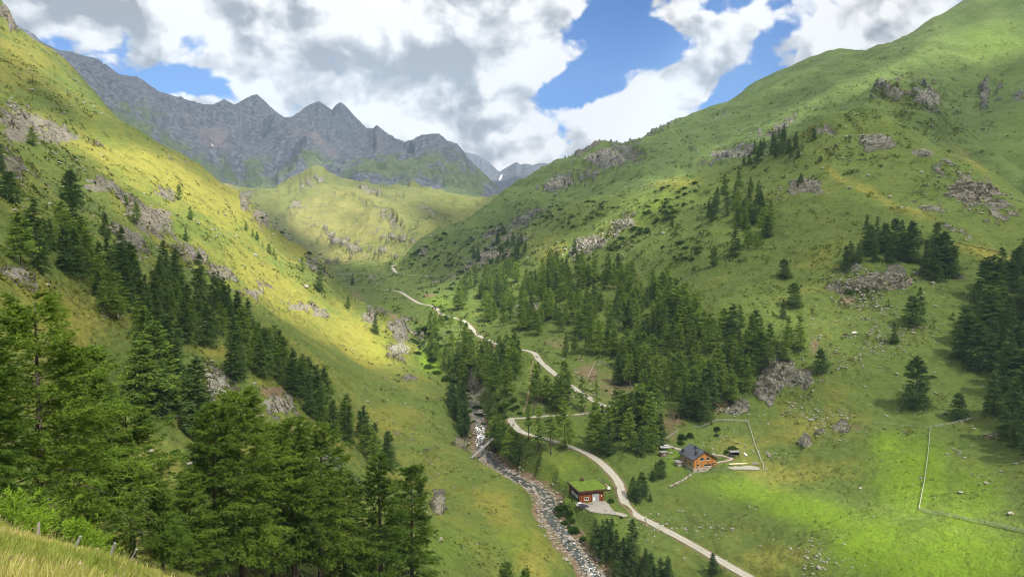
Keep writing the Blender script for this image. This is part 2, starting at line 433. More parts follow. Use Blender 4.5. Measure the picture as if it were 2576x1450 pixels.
MOUNT_LINE = [(-300, -60, 2500), (0, 40, 2600), (100, 102, 2600), (125, 115, 2600), (150, 126, 2600), (175, 129, 2620), (215, 141, 2650), (245, 147, 2700), (270, 165, 2720), (300, 187, 2750), (318, 190, 2760), (345, 192, 2800), (372, 210, 2850), (400, 230, 2900), (440, 242, 2950), (475, 252, 2980), (520, 264, 3000), (540, 262, 3000),
              (563, 249, 3000), (590, 263, 3000), (615, 249, 3000), (635, 239, 3000), (647, 237, 3000), (665, 253, 3000), (680, 268, 3000), (698, 283, 3000), (715, 295, 3000), (735, 293, 2980), (752, 282, 2950), (770, 268, 2920), (785, 260, 2910), (803, 254, 2900), (820, 266, 2900), (835, 276, 2900), (846, 263, 2900), (857, 256, 2900),
              (870, 266, 2880), (890, 290, 2850), (905, 304, 2830), (922, 322, 2800), (938, 322, 2800), (948, 314, 2800), (970, 332, 2760), (1000, 350, 2700), (1022, 356, 2650), (1045, 346, 2620), (1060, 340, 2600), (1085, 336, 2570), (1105, 336, 2550), (1125, 353, 2500), (1150, 361, 2480), (1165, 378, 2440), (1180, 400, 2400),
              (1220, 438, 2300), (1250, 468, 2200), (1282, 495, 2100)]
FAR_LINE = [(1100, 380, 4600), (1160, 380, 4600), (1180, 384, 4600), (1200, 389, 4600), (1218, 400, 4600), (1232, 408, 4600), (1243, 420, 4600), (1256, 432, 4600), (1270, 423, 4500), (1283, 416, 4450), (1298, 407, 4400), (1310, 414, 4400), (1322, 411, 4400), (1340, 415, 4400), (1360, 410, 4400), (1385, 411, 4400), (1400, 407, 4400), (1440, 413, 4400), (1520, 425, 4500)]
MOUND_LINE = [(560, 458, 1950), (600, 468, 1900), (640, 475, 1850), (690, 474, 1790), (715, 462, 1750), (740, 444, 1720), (770, 425, 1700), (785, 417, 1700), (800, 415, 1700), (815, 419, 1700), (826, 432, 1700), (838, 436, 1700), (855, 446, 1690), (900, 455, 1700), (940, 462, 1720), (980, 466, 1750), (1020, 468, 1780), (1080, 476, 1800), (1150, 488, 1800), (1230, 500, 1780)]
SPUR_LINE = [(2040, 330, 735), (2092, 280, 720), (2140, 245, 730), (2182, 213, 740), (2215, 192, 745), (2247, 181, 750), (2280, 176, 750), (2307, 178, 750), (2330, 200, 735), (2357, 230, 720), (2387, 280, 700), (2442, 340, 670), (2507, 395, 640), (2577, 435, 620)]

LAYERS = [tps(P, s) for P, s in ((LEFT, 3e-4), (RIGHT, 3e-4), (SPUR, 1e-4), (UPPER, 1e-4), (MOUND, 1e-4), (MOUNT, 2e-5), (FARM, 2e-5))]
for q, P_, line, wd in ((0, LEFT, LEFT_LINE, .10), (2, SPUR, SPUR_LINE, .08), (3, UPPER, UPPER_LINE, .12), (4, MOUND, MOUND_LINE, .10), (5, MOUNT, MOUNT_LINE, .10), (6, FARM, FAR_LINE, .12)):
    LAYERS[q] = crest(LAYERS[q], P_, line, wd)
AZG, LRG = np.meshgrid(AZ, LR, indexing='ij')
RG = np.exp(LRG)
XG, YG = RG * np.sin(AZG), RG * np.cos(AZG)
TS = np.stack(LAYERS)
LID = TS.argmax(0).astype(np.int8)
k = 0.006
mx = TS.max(0)
T0 = mx + k * np.log(np.exp((TS - mx) / k).sum(0)) - k * 0.0
del TS
# behind the camera: turn slowly from the one edge of the view to the other
back = np.clip((np.abs(np.degrees(AZ)) - 60) / 120, 0, 1)
ref = 0.5 * (T0[0] + T0[-1])
T0 = T0 * (1 - back[:, None]) + ref[None] * back[:, None]
ZG = T0 * RG

# image position of every terrain point: where the survey notes below are laid out
cP, sP = math.cos(PITCH), math.sin(PITCH)
dep = np.maximum(YG * cP + ZG * sP, 0.5)
PXG = W0 / 2 + F0 * XG / dep
PYG = H0 / 2 - F0 * (-YG * sP + ZG * cP) / dep

# ------------------------------------------------------------------ what grows where (survey notes: px, py, rx, ry, amount)
def patches(lst):
    acc = np.zeros_like(PXG, dtype=np.float32)
    for q in lst:
        px, py, rx, ry = q[:4]
        a = q[4] if len(q) > 4 else 1.0
        ang = R_(q[5]) if len(q) > 5 else 0.0
        m = (np.abs(PXG - px) < 3 * max(rx, ry)) & (np.abs(PYG - py) < 3 * max(rx, ry)) & (YG > 3)
        dx_, dy_ = PXG[m] - px, PYG[m] - py
        u = (dx_ * math.cos(ang) + dy_ * math.sin(ang)) / rx
        v = (-dx_ * math.sin(ang) + dy_ * math.cos(ang)) / ry
        acc[m] = np.maximum(acc[m], a * np.exp(-(u * u + v * v) ** 1.0))
    return acc


ROCKS = [(40, 300, 70, 40, .8, 20), (120, 335, 90, 25, .8, 20), (30, 430, 60, 50, .8), (20, 370, 50, 40, .7), (350, 540, 70, 35, .9, 35), (270, 470, 40, 25, .8, 30), (420, 500, 40, 30, .8, 35), (330, 600, 70, 40, .9, 30), (390, 560, 60, 40, .9, 35),
         (50, 690, 70, 28, 1.1, 20), (560, 690, 50, 20, .8), (480, 640, 45, 25, .8, 20), (640, 735, 40, 15, .8), (750, 772, 50, 18, .75), (800, 788, 45, 12, .8), (250, 360, 60, 15, .7), (460, 400, 50, 10, .7), (620, 500, 16, 28, 1.0, 60), (660, 545, 40, 22, .9, 55), (720, 600, 60, 14, .8, 40), (790, 660, 50, 14, .8, 40),
         (550, 965, 60, 40, .9), (520, 1010, 40, 40, .8), (700, 1015, 70, 40, .95, 30), (830, 1150, 50, 25, .9, 30), (900, 1190, 40, 22, .8, 30), (1105, 1265, 22, 34, .95), (1020, 950, 34, 16, .7), (262, 783, 28, 12, .9, 30), (1075, 1120, 40, 30, .55), (1160, 1110, 40, 20, .7), (930, 800, 40, 24, .8, 50), (870, 690, 40, 14, .6), (940, 690, 30, 22, .6),
         (1010, 835, 40, 40, 1.1, 60), (1000, 880, 40, 26, 1.0, 30), (1050, 850, 30, 30, .9), (1195, 955, 28, 34, 1.1), (1180, 1010, 40, 24, .8), (960, 790, 26, 20, .9), (1240, 640, 70, 14, .9, -20), (1130, 692, 60, 12, .9, -15), (1180, 665, 40, 10, .8, -25),
         (1940, 945, 42, 66, 1.35), (1925, 990, 36, 28, 1.3), (2020, 952, 46, 24, 1.1, -15), (1975, 930, 30, 40, 1.1), (1845, 1032, 44, 16, .9, -10), (2210, 715, 110, 30, 1.0, -20), (2140, 735, 60, 22, .8), (2150, 690, 40, 20, .7),
         (2025, 468, 55, 28, 1.05, -10), (2430, 480, 100, 40, .8, 25), (2350, 522, 60, 20, .8, 0), (2490, 492, 60, 40, .85, 40), (2200, 350, 60, 25, .8, 0), (2320, 382, 46, 20, .85, 20), (2330, 245, 60, 34, .9, 50), (2250, 225, 60, 18, .8, 10), (2478, 235, 14, 60, .95, 5), (2515, 230, 12, 40, .5, 0), (2560, 240, 30, 25, .9),
         (1830, 390, 90, 16, .9, -25), (1700, 300, 120, 16, .55, -25), (1880, 350, 80, 18, .85, -25), (1550, 398, 80, 34, .85, -10), (1500, 420, 60, 36, .8, -30), (1400, 460, 60, 20, .8, -30), (1470, 375, 60, 18, .8, -20), (1960, 320, 100, 12, .7, -25), (1300, 560, 70, 30, .8, -25), (1230, 590, 60, 20, .8, -25), (1800, 300, 60, 12, .6, -25),
         (1480, 612, 66, 24, .95, -25), (1565, 560, 60, 20, .9, -35), (1330, 770, 50, 18, .9), (2080, 335, 40, 14, .8), (1290, 600, 40, 20, .8), (2025, 1112, 28, 18, .95), (2060, 1080, 20, 10, .9), (2115, 1076, 28, 14, .95, 20), (2400, 690, 30, 12, .8), (2390, 575, 46, 12, .7, 20), (2560, 1125, 60, 12, .55, 10), (2270, 1085, 40, 6, .6), (1900, 1450, 5, 5, .3),
         (2350, 30, 50, 10, .5, -25), (2260, 70, 50, 12, .5, -25), (2290, 700, 60, 16, .8, -40), (2080, 740, 30, 14, .6), (1240, 620, 30, 20, .7), (1060, 640, 30, 14, .7, -20), (0, 30, 30, 40, .9), (30, 60, 18, 30, .9), (1100, 420, 40, 20, .6), (700, 570, 40, 30, .7, 30), (860, 590, 80, 20, .7, 25), (980, 560, 70, 11, .8, 25), (1000, 600, 60, 10, .8, 25), (900, 520, 60, 10, .7, 15), (780, 470, 44, 22, .7), (960, 622, 44, 18, .7, 20), (1080, 540, 60, 10, .7, 15), (740, 520, 40, 24, .6, 30), (930, 480, 60, 10, .6, 10), (830, 640, 50, 10, .6)]
DIRT = [(1560, 960, 110, 60, .6), (1480, 930, 60, 40, .6), (1680, 1060, 70, 40, .65), (1560, 1100, 80, 30, .55), (1760, 1030, 60, 25, .7), (1260, 865, 60, 14, .7), (1360, 1000, 26, 40, .6), (1590, 1240, 30, 60, .35), (1690, 1100, 30, 24, .5), (1530, 1130, 60, 24, .4), (1820, 1030, 60, 18, .7, -10), (1400, 860, 60, 26, .5), (2050, 870, 20, 40, .6),
        (2130, 770, 26, 14, .9), (1080, 740, 20, 6, .9), (990, 800, 16, 50, .6, -40), (900, 740, 50, 16, .5, 40), (800, 1040, 60, 30, .5), (700, 985, 60, 18, .9), (2300, 1010, 90, 14, .4), (2500, 740, 40, 20, .5), (2510, 1100, 60, 10, .6), (1340, 940, 10, 60, .5), (450, 1110, 50, 24, .4), (2160, 1075, 70, 6, .6), (2300, 640, 90, 6, .5)]
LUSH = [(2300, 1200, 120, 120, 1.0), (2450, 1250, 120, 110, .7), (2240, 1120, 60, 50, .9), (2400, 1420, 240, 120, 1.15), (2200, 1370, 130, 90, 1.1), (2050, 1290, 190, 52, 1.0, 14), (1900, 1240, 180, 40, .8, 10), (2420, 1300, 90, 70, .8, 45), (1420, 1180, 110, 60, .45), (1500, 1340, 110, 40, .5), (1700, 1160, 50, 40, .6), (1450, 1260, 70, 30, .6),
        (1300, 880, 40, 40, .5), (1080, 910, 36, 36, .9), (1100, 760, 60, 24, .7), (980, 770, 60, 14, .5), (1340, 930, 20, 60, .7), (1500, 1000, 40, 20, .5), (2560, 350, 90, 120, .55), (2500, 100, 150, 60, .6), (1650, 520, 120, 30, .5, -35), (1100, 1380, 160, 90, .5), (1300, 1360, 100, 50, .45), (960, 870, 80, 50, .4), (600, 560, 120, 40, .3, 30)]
DRY = [(1700, 460, 60, 14, .8), (2200, 490, 90, 16, .7, 25), (2100, 440, 60, 12, .7, 40), (2300, 540, 100, 12, .7, 15), (2480, 630, 110, 10, .8, 8), (2450, 420, 120, 14, .6, 38), (1380, 620, 60, 30, .5, -20), (500, 480, 200, 60, .8, 22), (300, 400, 160, 40, .8, 25), (700, 720, 150, 50, .8, 40), (900, 850, 110, 50, .8, 30), (150, 800, 160, 90, .6),
       (930, 1080, 120, 60, .45), (1350, 1430, 60, 60, .6), (1250, 1270, 60, 40, .4, 40), (100, 1400, 300, 70, .75), (820, 560, 220, 100, .5), (2000, 1060, 120, 60, .55), (1850, 1120, 100, 50, .35), (2000, 1190, 110, 40, .55), (1900, 1390, 180, 70, .5), (2080, 950, 90, 90, .3), (2050, 700, 90, 120, .35), (2250, 60, 180, 40, .5, -25), (50, 150, 100, 70, .5, 30), (560, 890, 70, 20, .6)]
rock = patches(ROCKS)
dirt, lush, dry = patches(DIRT), patches(LUSH), patches(DRY)
far = (LID >= 4)
n1 = fbm(XG, YG, 60, 5, 0.55, 3)
n2 = fbm(XG, YG, 14, 4, 0.55, 8)
n3 = fbm(XG, YG, 260, 5, 0.55, 21)
cr_, sr_ = math.cos(R_(28)), math.sin(R_(28))
streak = fbm((XG * cr_ + YG * sr_) / 2.4, XG * sr_ - YG * cr_ + 2.2 * ZG, 9, 4, 0.6, 31)
solid = sst(rock, 1.0, 1.25)
rock = rock * 1.05 + (rock > 0.04) * (0.55 * n1 + 0.6 * n2 + 0.75 * streak) * (1 - 0.6 * solid)
rock = sst(rock, 0.42, 0.85)
stray = sst(fbm(XG, YG, 45, 5, 0.6, 55), 0.33, 0.50) * 0.55 * (RG > 150) * (RG < 2300) * ((LID == 3) | (LID == 0) | (LID == 4) | (LID == 2)) * (lush < 0.4)
rock = np.maximum(rock, stray)

# relief: fractal noise whose wavelengths follow the distance; strong on rock and on the far mountains
rough = np.where(LID == 5, 0.115, np.where(LID == 6, 0.12, np.where(LID == 4, 0.115, np.where(LID >= 2, 0.078, np.where(LID == 0, 0.048, 0.040)))))
rough = rough * (1 - 0.75 * np.clip(lush, 0, 1))
spacing = np.maximum(RG * np.radians(0.07), np.gradient(RR)[None] * 0.8)
DZ = np.zeros_like(ZG)
lam, i = 700.0, 0
while lam > 0.8:
    wgt = sst(lam / spacing, 2.5, 5.0) * (1 - sst(lam / RG, 0.16, 0.42))
    sel = (wgt > 0.001) & (np.abs(AZG) < R_(43.5))
    if sel.any():
        nz = perlin(XG[sel] / lam + 3.1 * i, YG[sel] / lam - 1.7 * i, 100 + i)
        rid = 0.55 - 2 * np.abs(perlin(XG[sel] / lam - 8.3 * i, YG[sel] / lam + 2.9 * i, 300 + i))
        rk = np.maximum(rock[sel], np.where(LID[sel] >= 5, 0.8, 0.0))
        amp = rough[sel] * lam * (0.62 if lam > 150 else 1.0)
        val = nz * amp * (1 - 0.7 * rk) + rid * rk * np.maximum(amp * 0.7, np.minimum(0.19 * lam, 2.2) * (lam < 60) * (LID[sel] < 5))
        DZ[sel] += wgt[sel] * val
    lam /= 1.9
    i += 1
# wandering cattle terraces on the grass slopes
terr = np.sin((ZG + 3.0 * n2 + 10 * n1) * (2 * np.pi / 2.6)) * 0.24 * (1 - rock) * (RG > 120) * (RG < 800) * (LID < 4) * (1 - np.clip(lush, 0, 1))
DZ += terr
fold = (0.45 - 2.0 * np.abs(fbm(XG + 0.35 * YG, (YG - 0.35 * XG) * 0.45 + 1.2 * ZG, 150, 3, .5, 141)))
DZ += fold * 13.0 * (LID == 3) * sst(RG, 700, 1000)
fold = (0.45 - 2.0 * np.abs(fbm(XG * 0.6 + 1.1 * ZG, YG, 85, 3, .5, 143)))
DZ += fold * 5.0 * ((LID == 1) | (LID == 0) | (LID == 2)) * sst(ZG, -70, -10) * sst(RG, 300, 450)
fold = (0.45 - 2.0 * np.abs(fbm(XG, YG * .5, 230, 4, .5, 145)))
DZ += fold * 20.0 * (LID == 4) * sst(RG, 1300, 1700)
lwm = np.interp(AZ, [az_of(q[0]) for q in MOUNT_LINE], [math.log(q[2] * SC) for q in MOUNT_LINE])
offc = LRG - lwm[:, None]
onface = (LID == 5) * (1 - 0.85 * np.exp(-(offc / 0.035) ** 2))
for lam_, amp_, sd_ in ((420.0, 46.0, 1), (190.0, 26.0, 2), (90.0, 13.0, 3), (45.0, 6.5, 4)):
    wa = AZG * 3400 + 260 * fbm(XG, YG, 900, 2, .5, 90 + sd_)
    gl = 0.5 - 2.0 * np.abs(perlin(wa / lam_, LRG * 3400 / (lam_ * 3.2), 70 + sd_))
    DZ += onface * gl * amp_ * sst(RG, 1900, 2700)
DZ *= sst(RG, 6, 30)
ZG = ZG + DZ + 0.05 * n2 * (RG < 40)
for lid_, line, wd in ((0, LEFT_LINE, .05), (3, UPPER_LINE, .06), (4, MOUND_LINE, .05), (5, MOUNT_LINE, .06), (6, FAR_LINE, .05)):
    L = np.array([(az_t(q[0], q[1])[0], az_t(q[0], q[1])[1]) for q in line])
    tt = np.where(LID == lid_, ZG / RG, -9.0)
    if lid_ == 0:
        tt = np.where(RG > 450, tt, -9.0)
    top_ = tt.max(1)
    jj = tt.argmax(1)
    dlt = np.interp(AZ, L[:, 0], L[:, 1]) - top_
    live = (AZ > L[0, 0]) & (AZ < L[-1, 0]) & (top_ > -5) & (np.abs(dlt) < 0.05)
    dlt = np.where(live, dlt, 0.0)
    kr = np.hanning(9)
    kr /= kr.sum()
    dlt = np.convolve(np.pad(dlt, 4, mode='edge'), kr, 'valid')
    off_ = (LRG - LR[jj][:, None]) / wd
    ZG = ZG + np.where(LID == lid_, dlt[:, None] * RG * np.exp(-off_ ** 2), 0.0)


def gidx(x, y):
    a = np.arctan2(x, y)
    r = np.log(np.maximum(np.hypot(x, y), 1.6))
    ia = np.clip(np.searchsorted(AZ, a) - 1, 0, len(AZ) - 2)
    il = np.clip(np.searchsorted(LR, r) - 1, 0, len(LR) - 2)
    fa = np.clip((a - AZ[ia]) / (AZ[ia + 1] - AZ[ia]), 0, 1)
    fl = np.clip((r - LR[il]) / (LR[il + 1] - LR[il]), 0, 1)
    return ia, il, fa, fl


def gz(x, y, G=None):
    G = ZG if G is None else G
    x, y = np.asarray(x, float), np.asarray(y, float)
    ia, il, fa, fl = gidx(x, y)
    return (G[ia, il] * (1 - fa) + G[ia + 1, il] * fa) * (1 - fl) + (G[ia, il + 1] * (1 - fa) + G[ia + 1, il + 1] * fa) * fl


def hit(px, py, rmin=5.0):
    """first ground point on the sight line through the survey pixel"""
    a, t = az_t(px, py)
    ia = int(np.clip(np.searchsorted(AZ, a) - 1, 0, len(AZ) - 2))
    fa = (a - AZ[ia]) / (AZ[ia + 1] - AZ[ia])
    zz = ZG[ia] * (1 - fa) + ZG[ia + 1] * fa
    tt = zz / RR
    j = np.nonzero((tt >= t) & (RR > rmin))[0]
    if len(j) == 0:
        return None
    j = j[0]
    r = RR[j]
    if j > 0 and tt[j] > tt[j - 1]:
        f = np.clip((t - tt[j - 1]) / (tt[j] - tt[j - 1]), 0, 1)
        r = RR[j - 1] + f * (RR[j] - RR[j - 1])
    return np.array([r * math.sin(a), r * math.cos(a), r * t])


def polyline(pix, step=1.5, smooth=9, rmin=60):
    P = np.array([hit(*q, rmin=rmin) for q in pix])
    d = np.concatenate([[0], np.cumsum(np.hypot(*np.diff(P[:, :2], axis=0).T))])
    n = max(8, int(d[-1] / step))
    # Catmull-Rom through the points
    s = np.linspace(0, d[-1], n)
    idx = np.clip(np.searchsorted(d, s) - 1, 0, len(P) - 2)
    u = ((s - d[idx]) / np.maximum(d[idx + 1] - d[idx], 1e-6))[:, None]
    Pm, P1, P2, P3 = P[np.maximum(idx - 1, 0)], P[idx], P[idx + 1], P[np.minimum(idx + 2, len(P) - 1)]
    C = 0.5 * (2 * P1 + (P2 - Pm) * u + (2 * Pm - 5 * P1 + 4 * P2 - P3) * u * u + (3 * P1 - Pm - 3 * P2 + P3) * u ** 3)
    ker = np.ones(smooth) / smooth
    for _ in range(2):
        z = np.pad(C[:, 2], smooth // 2, mode='edge')
        C[:, 2] = np.convolve(z, ker, 'valid')[:n]
    return C


def near_line(C, reach):
    """distance to a polyline and its height there, for the grid points within reach"""
    lo, hi = C[:, :2].min(0) - reach, C[:, :2].max(0) + reach
    cand = np.nonzero((XG > lo[0]) & (XG < hi[0]) & (YG > lo[1]) & (YG < hi[1]))
    x, y = XG[cand], YG[cand]
    bd = np.full(len(x), 1e9)
    bz = np.zeros(len(x))
    bs = np.zeros(len(x))
    for a in range(0, len(x), 40000):
        xa, ya = x[a:a + 40000, None], y[a:a + 40000, None]
        d2 = (xa - C[None, :, 0]) ** 2 + (ya - C[None, :, 1]) ** 2
        kk = d2.argmin(1)
        bd[a:a + 40000] = np.sqrt(d2[np.arange(len(kk)), kk])
        bz[a:a + 40000] = C[kk, 2]
        bs[a:a + 40000] = kk
    ok = bd < reach
    return (cand[0][ok], cand[1][ok]), bd[ok], bz[ok], bs[ok]


road_bare = np.zeros_like(ZG, dtype=np.float32)


def lay(C, half, bank=2.5, sink=0.10):
    ii, d, z, _ = near_line(C, half + bank * 2 + 3)
    wgt = 1 - sst(d, half + 0.5, half + 0.5 + bank)
    ZG[ii] = ZG[ii] * (1 - wgt) + (z - sink) * wgt
    road_bare[ii] = np.maximum(road_bare[ii], 1 - sst(d, half * 0.9, half + 1.6))


def flat(cx, cy, z, rad, fall):
    m = np.nonzero((np.abs(XG - cx) < rad + fall) & (np.abs(YG - cy) < rad + fall))
    d = np.hypot(XG[m] - cx, YG[m] - cy)
    wgt = 1 - sst(d, rad, rad + fall)
    ZG[m] = ZG[m] * (1 - wgt) + z * wgt


# stream bed
RIVER_PX = [(1585, 1530), (1545, 1490), (1510, 1450), (1478, 1410), (1452, 1385), (1432, 1362), (1418, 1338), (1400, 1316), (1385, 1295), (1378, 1270), (1380, 1248), (1372, 1225), (1350, 1210), (1320, 1199), (1288, 1188), (1255, 1174), (1228, 1158), (1210, 1138), (1207, 1110), (1212, 1080), (1205, 1050), (1190, 1015),
            (1165, 985), (1135, 960), (1095, 930), (1060, 902), (1030, 880), (1012, 862)]
RIVER = polyline(RIVER_PX, 1.5, 15)
RIVER[:, 2] = 0.5 * np.maximum.accumulate(RIVER[:, 2]) + 0.5 * np.minimum.accumulate(RIVER[::-1, 2])[::-1]
ii, d, z, sq = near_line(RIVER, 24)
wob = 1.0 + 0.35 * perlin(XG[ii] / 9, YG[ii] / 9, 77)
wgt = 1 - sst(d, 4.2 * wob, 13.0 * wob)
ZG[ii] = ZG[ii] * (1 - wgt) + (z - 1.3 + 0.05 * d + 0.35 * perlin(XG[ii] / 2.6, YG[ii] / 2.6, 5)) * wgt
river_bed = np.zeros_like(ZG, dtype=np.float32)
up_ = sst(sq / len(RIVER), .45, .6)
river_bed[ii] = (1 - sst(d, (5.5 - 3 * up_) * wob, (8.0 - 4 * up_) * wob)) * (1 - .8 * sst(sq / len(RIVER), .66, .76))

# buildings' terraces
BARN = hit(1457.5, 1264)
HOUSE = hit(1744.4, 1187.5)
YAW = R_(15.5)
fu, fv = np.array([math.cos(YAW), math.sin(YAW)]), np.array([-math.sin(YAW), math.cos(YAW)])
# road
ROAD_PX = [(1960, 1490), (1885, 1450), (1790, 1398), (1700, 1345), (1640, 1318), (1600, 1298), (1575, 1270), (1564, 1240), (1556, 1210), (1535, 1183), (1500, 1155), (1465, 1136), (1430, 1122), (1385, 1107), (1335, 1092), (1305, 1077), (1287, 1063), (1288, 1054), (1310, 1050),
           (1360, 1047), (1440, 1043), (1500, 1036), (1540, 1029), (1534, 1021), (1510, 1016), (1478, 998), (1440, 972), (1405, 948), (1372, 920), (1356, 905), (1345, 888), (1325, 880), (1290, 876), (1255, 866), (1212, 848), (1195, 836), (1182, 820), (1165, 806), (1140, 798), (1110, 790), (1100, 777), (1085, 768), (1060, 764), (1040, 755), (1020, 741), (1000, 732), (965, 728)]
ROAD_UP_PX = [(1078, 695), (1060, 692), (1040, 691), (1015, 690), (1000, 687), (992, 680), (987, 672), (990, 667), (998, 663)]
ROAD = polyline(ROAD_PX, 1.5, 15)
ROAD_UP = polyline(ROAD_UP_PX, 2.5, 9, rmin=900)
lay(ROAD, 2.3, 4.0)
lay(ROAD_UP, 2.8, 3.0)
zp = lambda zx, zy: (1636.8 + .1388 * zx, 1033 + .1388 * zy)
zb = lambda zx, zy: (1368.5 + .1203 * zx, 1167.3 + .1203 * zy)
LANE = polyline([zp(150, 520), zp(230, 570), zp(300, 625), zp(400, 665), zp(500, 688), zp(590, 705), zp(680, 720)], 1.0, 7)
LANE2 = polyline([zp(1120, 785), zp(1250, 800), zp(1350, 815), zp(1440, 842), zp(1470, 862), zp(1400, 890), zp(1280, 920), zp(1170, 945)], 1.0, 7)
hc = HOUSE[:2] + fu * 6 + fv * 6.5
flat(hc[0], hc[1], HOUSE[2] + 0.9, 7.5, 6)
flat(*(HOUSE[:2] + fu * 3 - fv * 0.5), HOUSE[2], 2.0, 4)
lay(LANE, 1.5, 2.0)
lay(LANE2, 0.8, 1.5)
bc = BARN[:2] + fu * 6 + fv * 6.5
flat(bc[0], bc[1], BARN[2] + 0.05, 8.5, 6)
YARD_PX = [zb(800, 850), zb(950, 800), zb(1100, 775), zb(1280, 768), zb(1325, 800), zb(1400, 920), zb(1490, 1000), zb(1700, 1060), zb(1760, 1075), zb(1690, 1112), zb(1500, 1065), zb(1200, 1030), zb(960, 1000), zb(880, 930)]
yc = np.array([hit(*q) for q in YARD_PX])
flat(*(yc[:, :2].mean(0)), BARN[2] + 0.0, 6.5, 6)


# ------------------------------------------------------------------ object helpers
def tag(o, label=None, cat=None, group=None, kind=None):
    if label: o["label"] = label
    if cat: o["category"] = cat
    if group: o["group"] = group
    if kind: o["kind"] = kind
    return o


def np_mesh(name, V, F, mats=(), mat_idx=None, smooth=False, attrs=None):
    V = np.asarray(V, np.float32)
    F = np.asarray(F, np.int32)
    k = F.shape[1]
    me = bpy.data.meshes.new(name)
    me.vertices.add(len(V))
    me.vertices.foreach_set("co", V.ravel())
    me.loops.add(F.size)
    me.loops.foreach_set("vertex_index", F.ravel())
    me.polygons.add(len(F))
    me.polygons.foreach_set("loop_start", np.arange(0, F.size, k, dtype=np.int32))
    me.polygons.foreach_set("loop_total", np.full(len(F), k, np.int32))
    if mat_idx is not None:
        me.polygons.foreach_set("material_index", np.asarray(mat_idx, np.int32))
    me.polygons.foreach_set("use_smooth", np.full(len(F), bool(smooth)))
    for m in mats:
        me.materials.append(m)
    for nm, val in (attrs or {}).items():
        val = np.asarray(val, np.float32)
        if val.ndim == 1:
            a = me.attributes.new(nm, 'FLOAT', 'POINT')
            a.data.foreach_set("value", val)
        else:
            a = me.attributes.new(nm, 'FLOAT_COLOR', 'POINT')
            a.data.foreach_set("color", np.concatenate([val, np.ones((len(val), 4 - val.shape[1]), np.float32)], 1).ravel())
    me.update(calc_edges=True)
    return me


def link(name, me, parent=None, loc=(0, 0, 0)):
    o = bpy.data.objects.new(name, me)
    COL.objects.link(o)
    o.location = loc
    if parent is not None:
        o.parent = parent
    return o


def empty(name, loc=(0, 0, 0), rz=0.0):
    o = bpy.data.objects.new(name, None)
    COL.objects.link(o)
    o.location = loc
    o.rotation_euler = (0, 0, rz)
    o.empty_display_size = 0.5
    return o


def material(name):
    m = bpy.data.materials.new(name)
    m.use_nodes = True
    t = NT(m.node_tree)
    t.n.clear()
    o = t.node('ShaderNodeOutputMaterial')
    return m, t, o


def principled(t, o, col, rough=0.85, normal=None, spec=0.25, metal=0.0):
    b = t.node('ShaderNodeBsdfPrincipled')
    t.put(b.inputs['Base Color'], col)
    t.put(b.inputs['Roughness'], rough)
    t.put(b.inputs['Specular IOR Level'], spec)
    t.put(b.inputs['Metallic'], metal)
    if normal is not None:
        t.put(b.inputs['Normal'], normal)
    t.l.new(b.outputs[0], o.inputs[0])
    return b


def bump(t, h, strength, dist):
    n = t.node('ShaderNodeBump')
    n.inputs['Strength'].default_value = strength
    n.inputs['Distance'].default_value = dist
    t.put(n.inputs['Height'], h)
    return n.outputs[0]


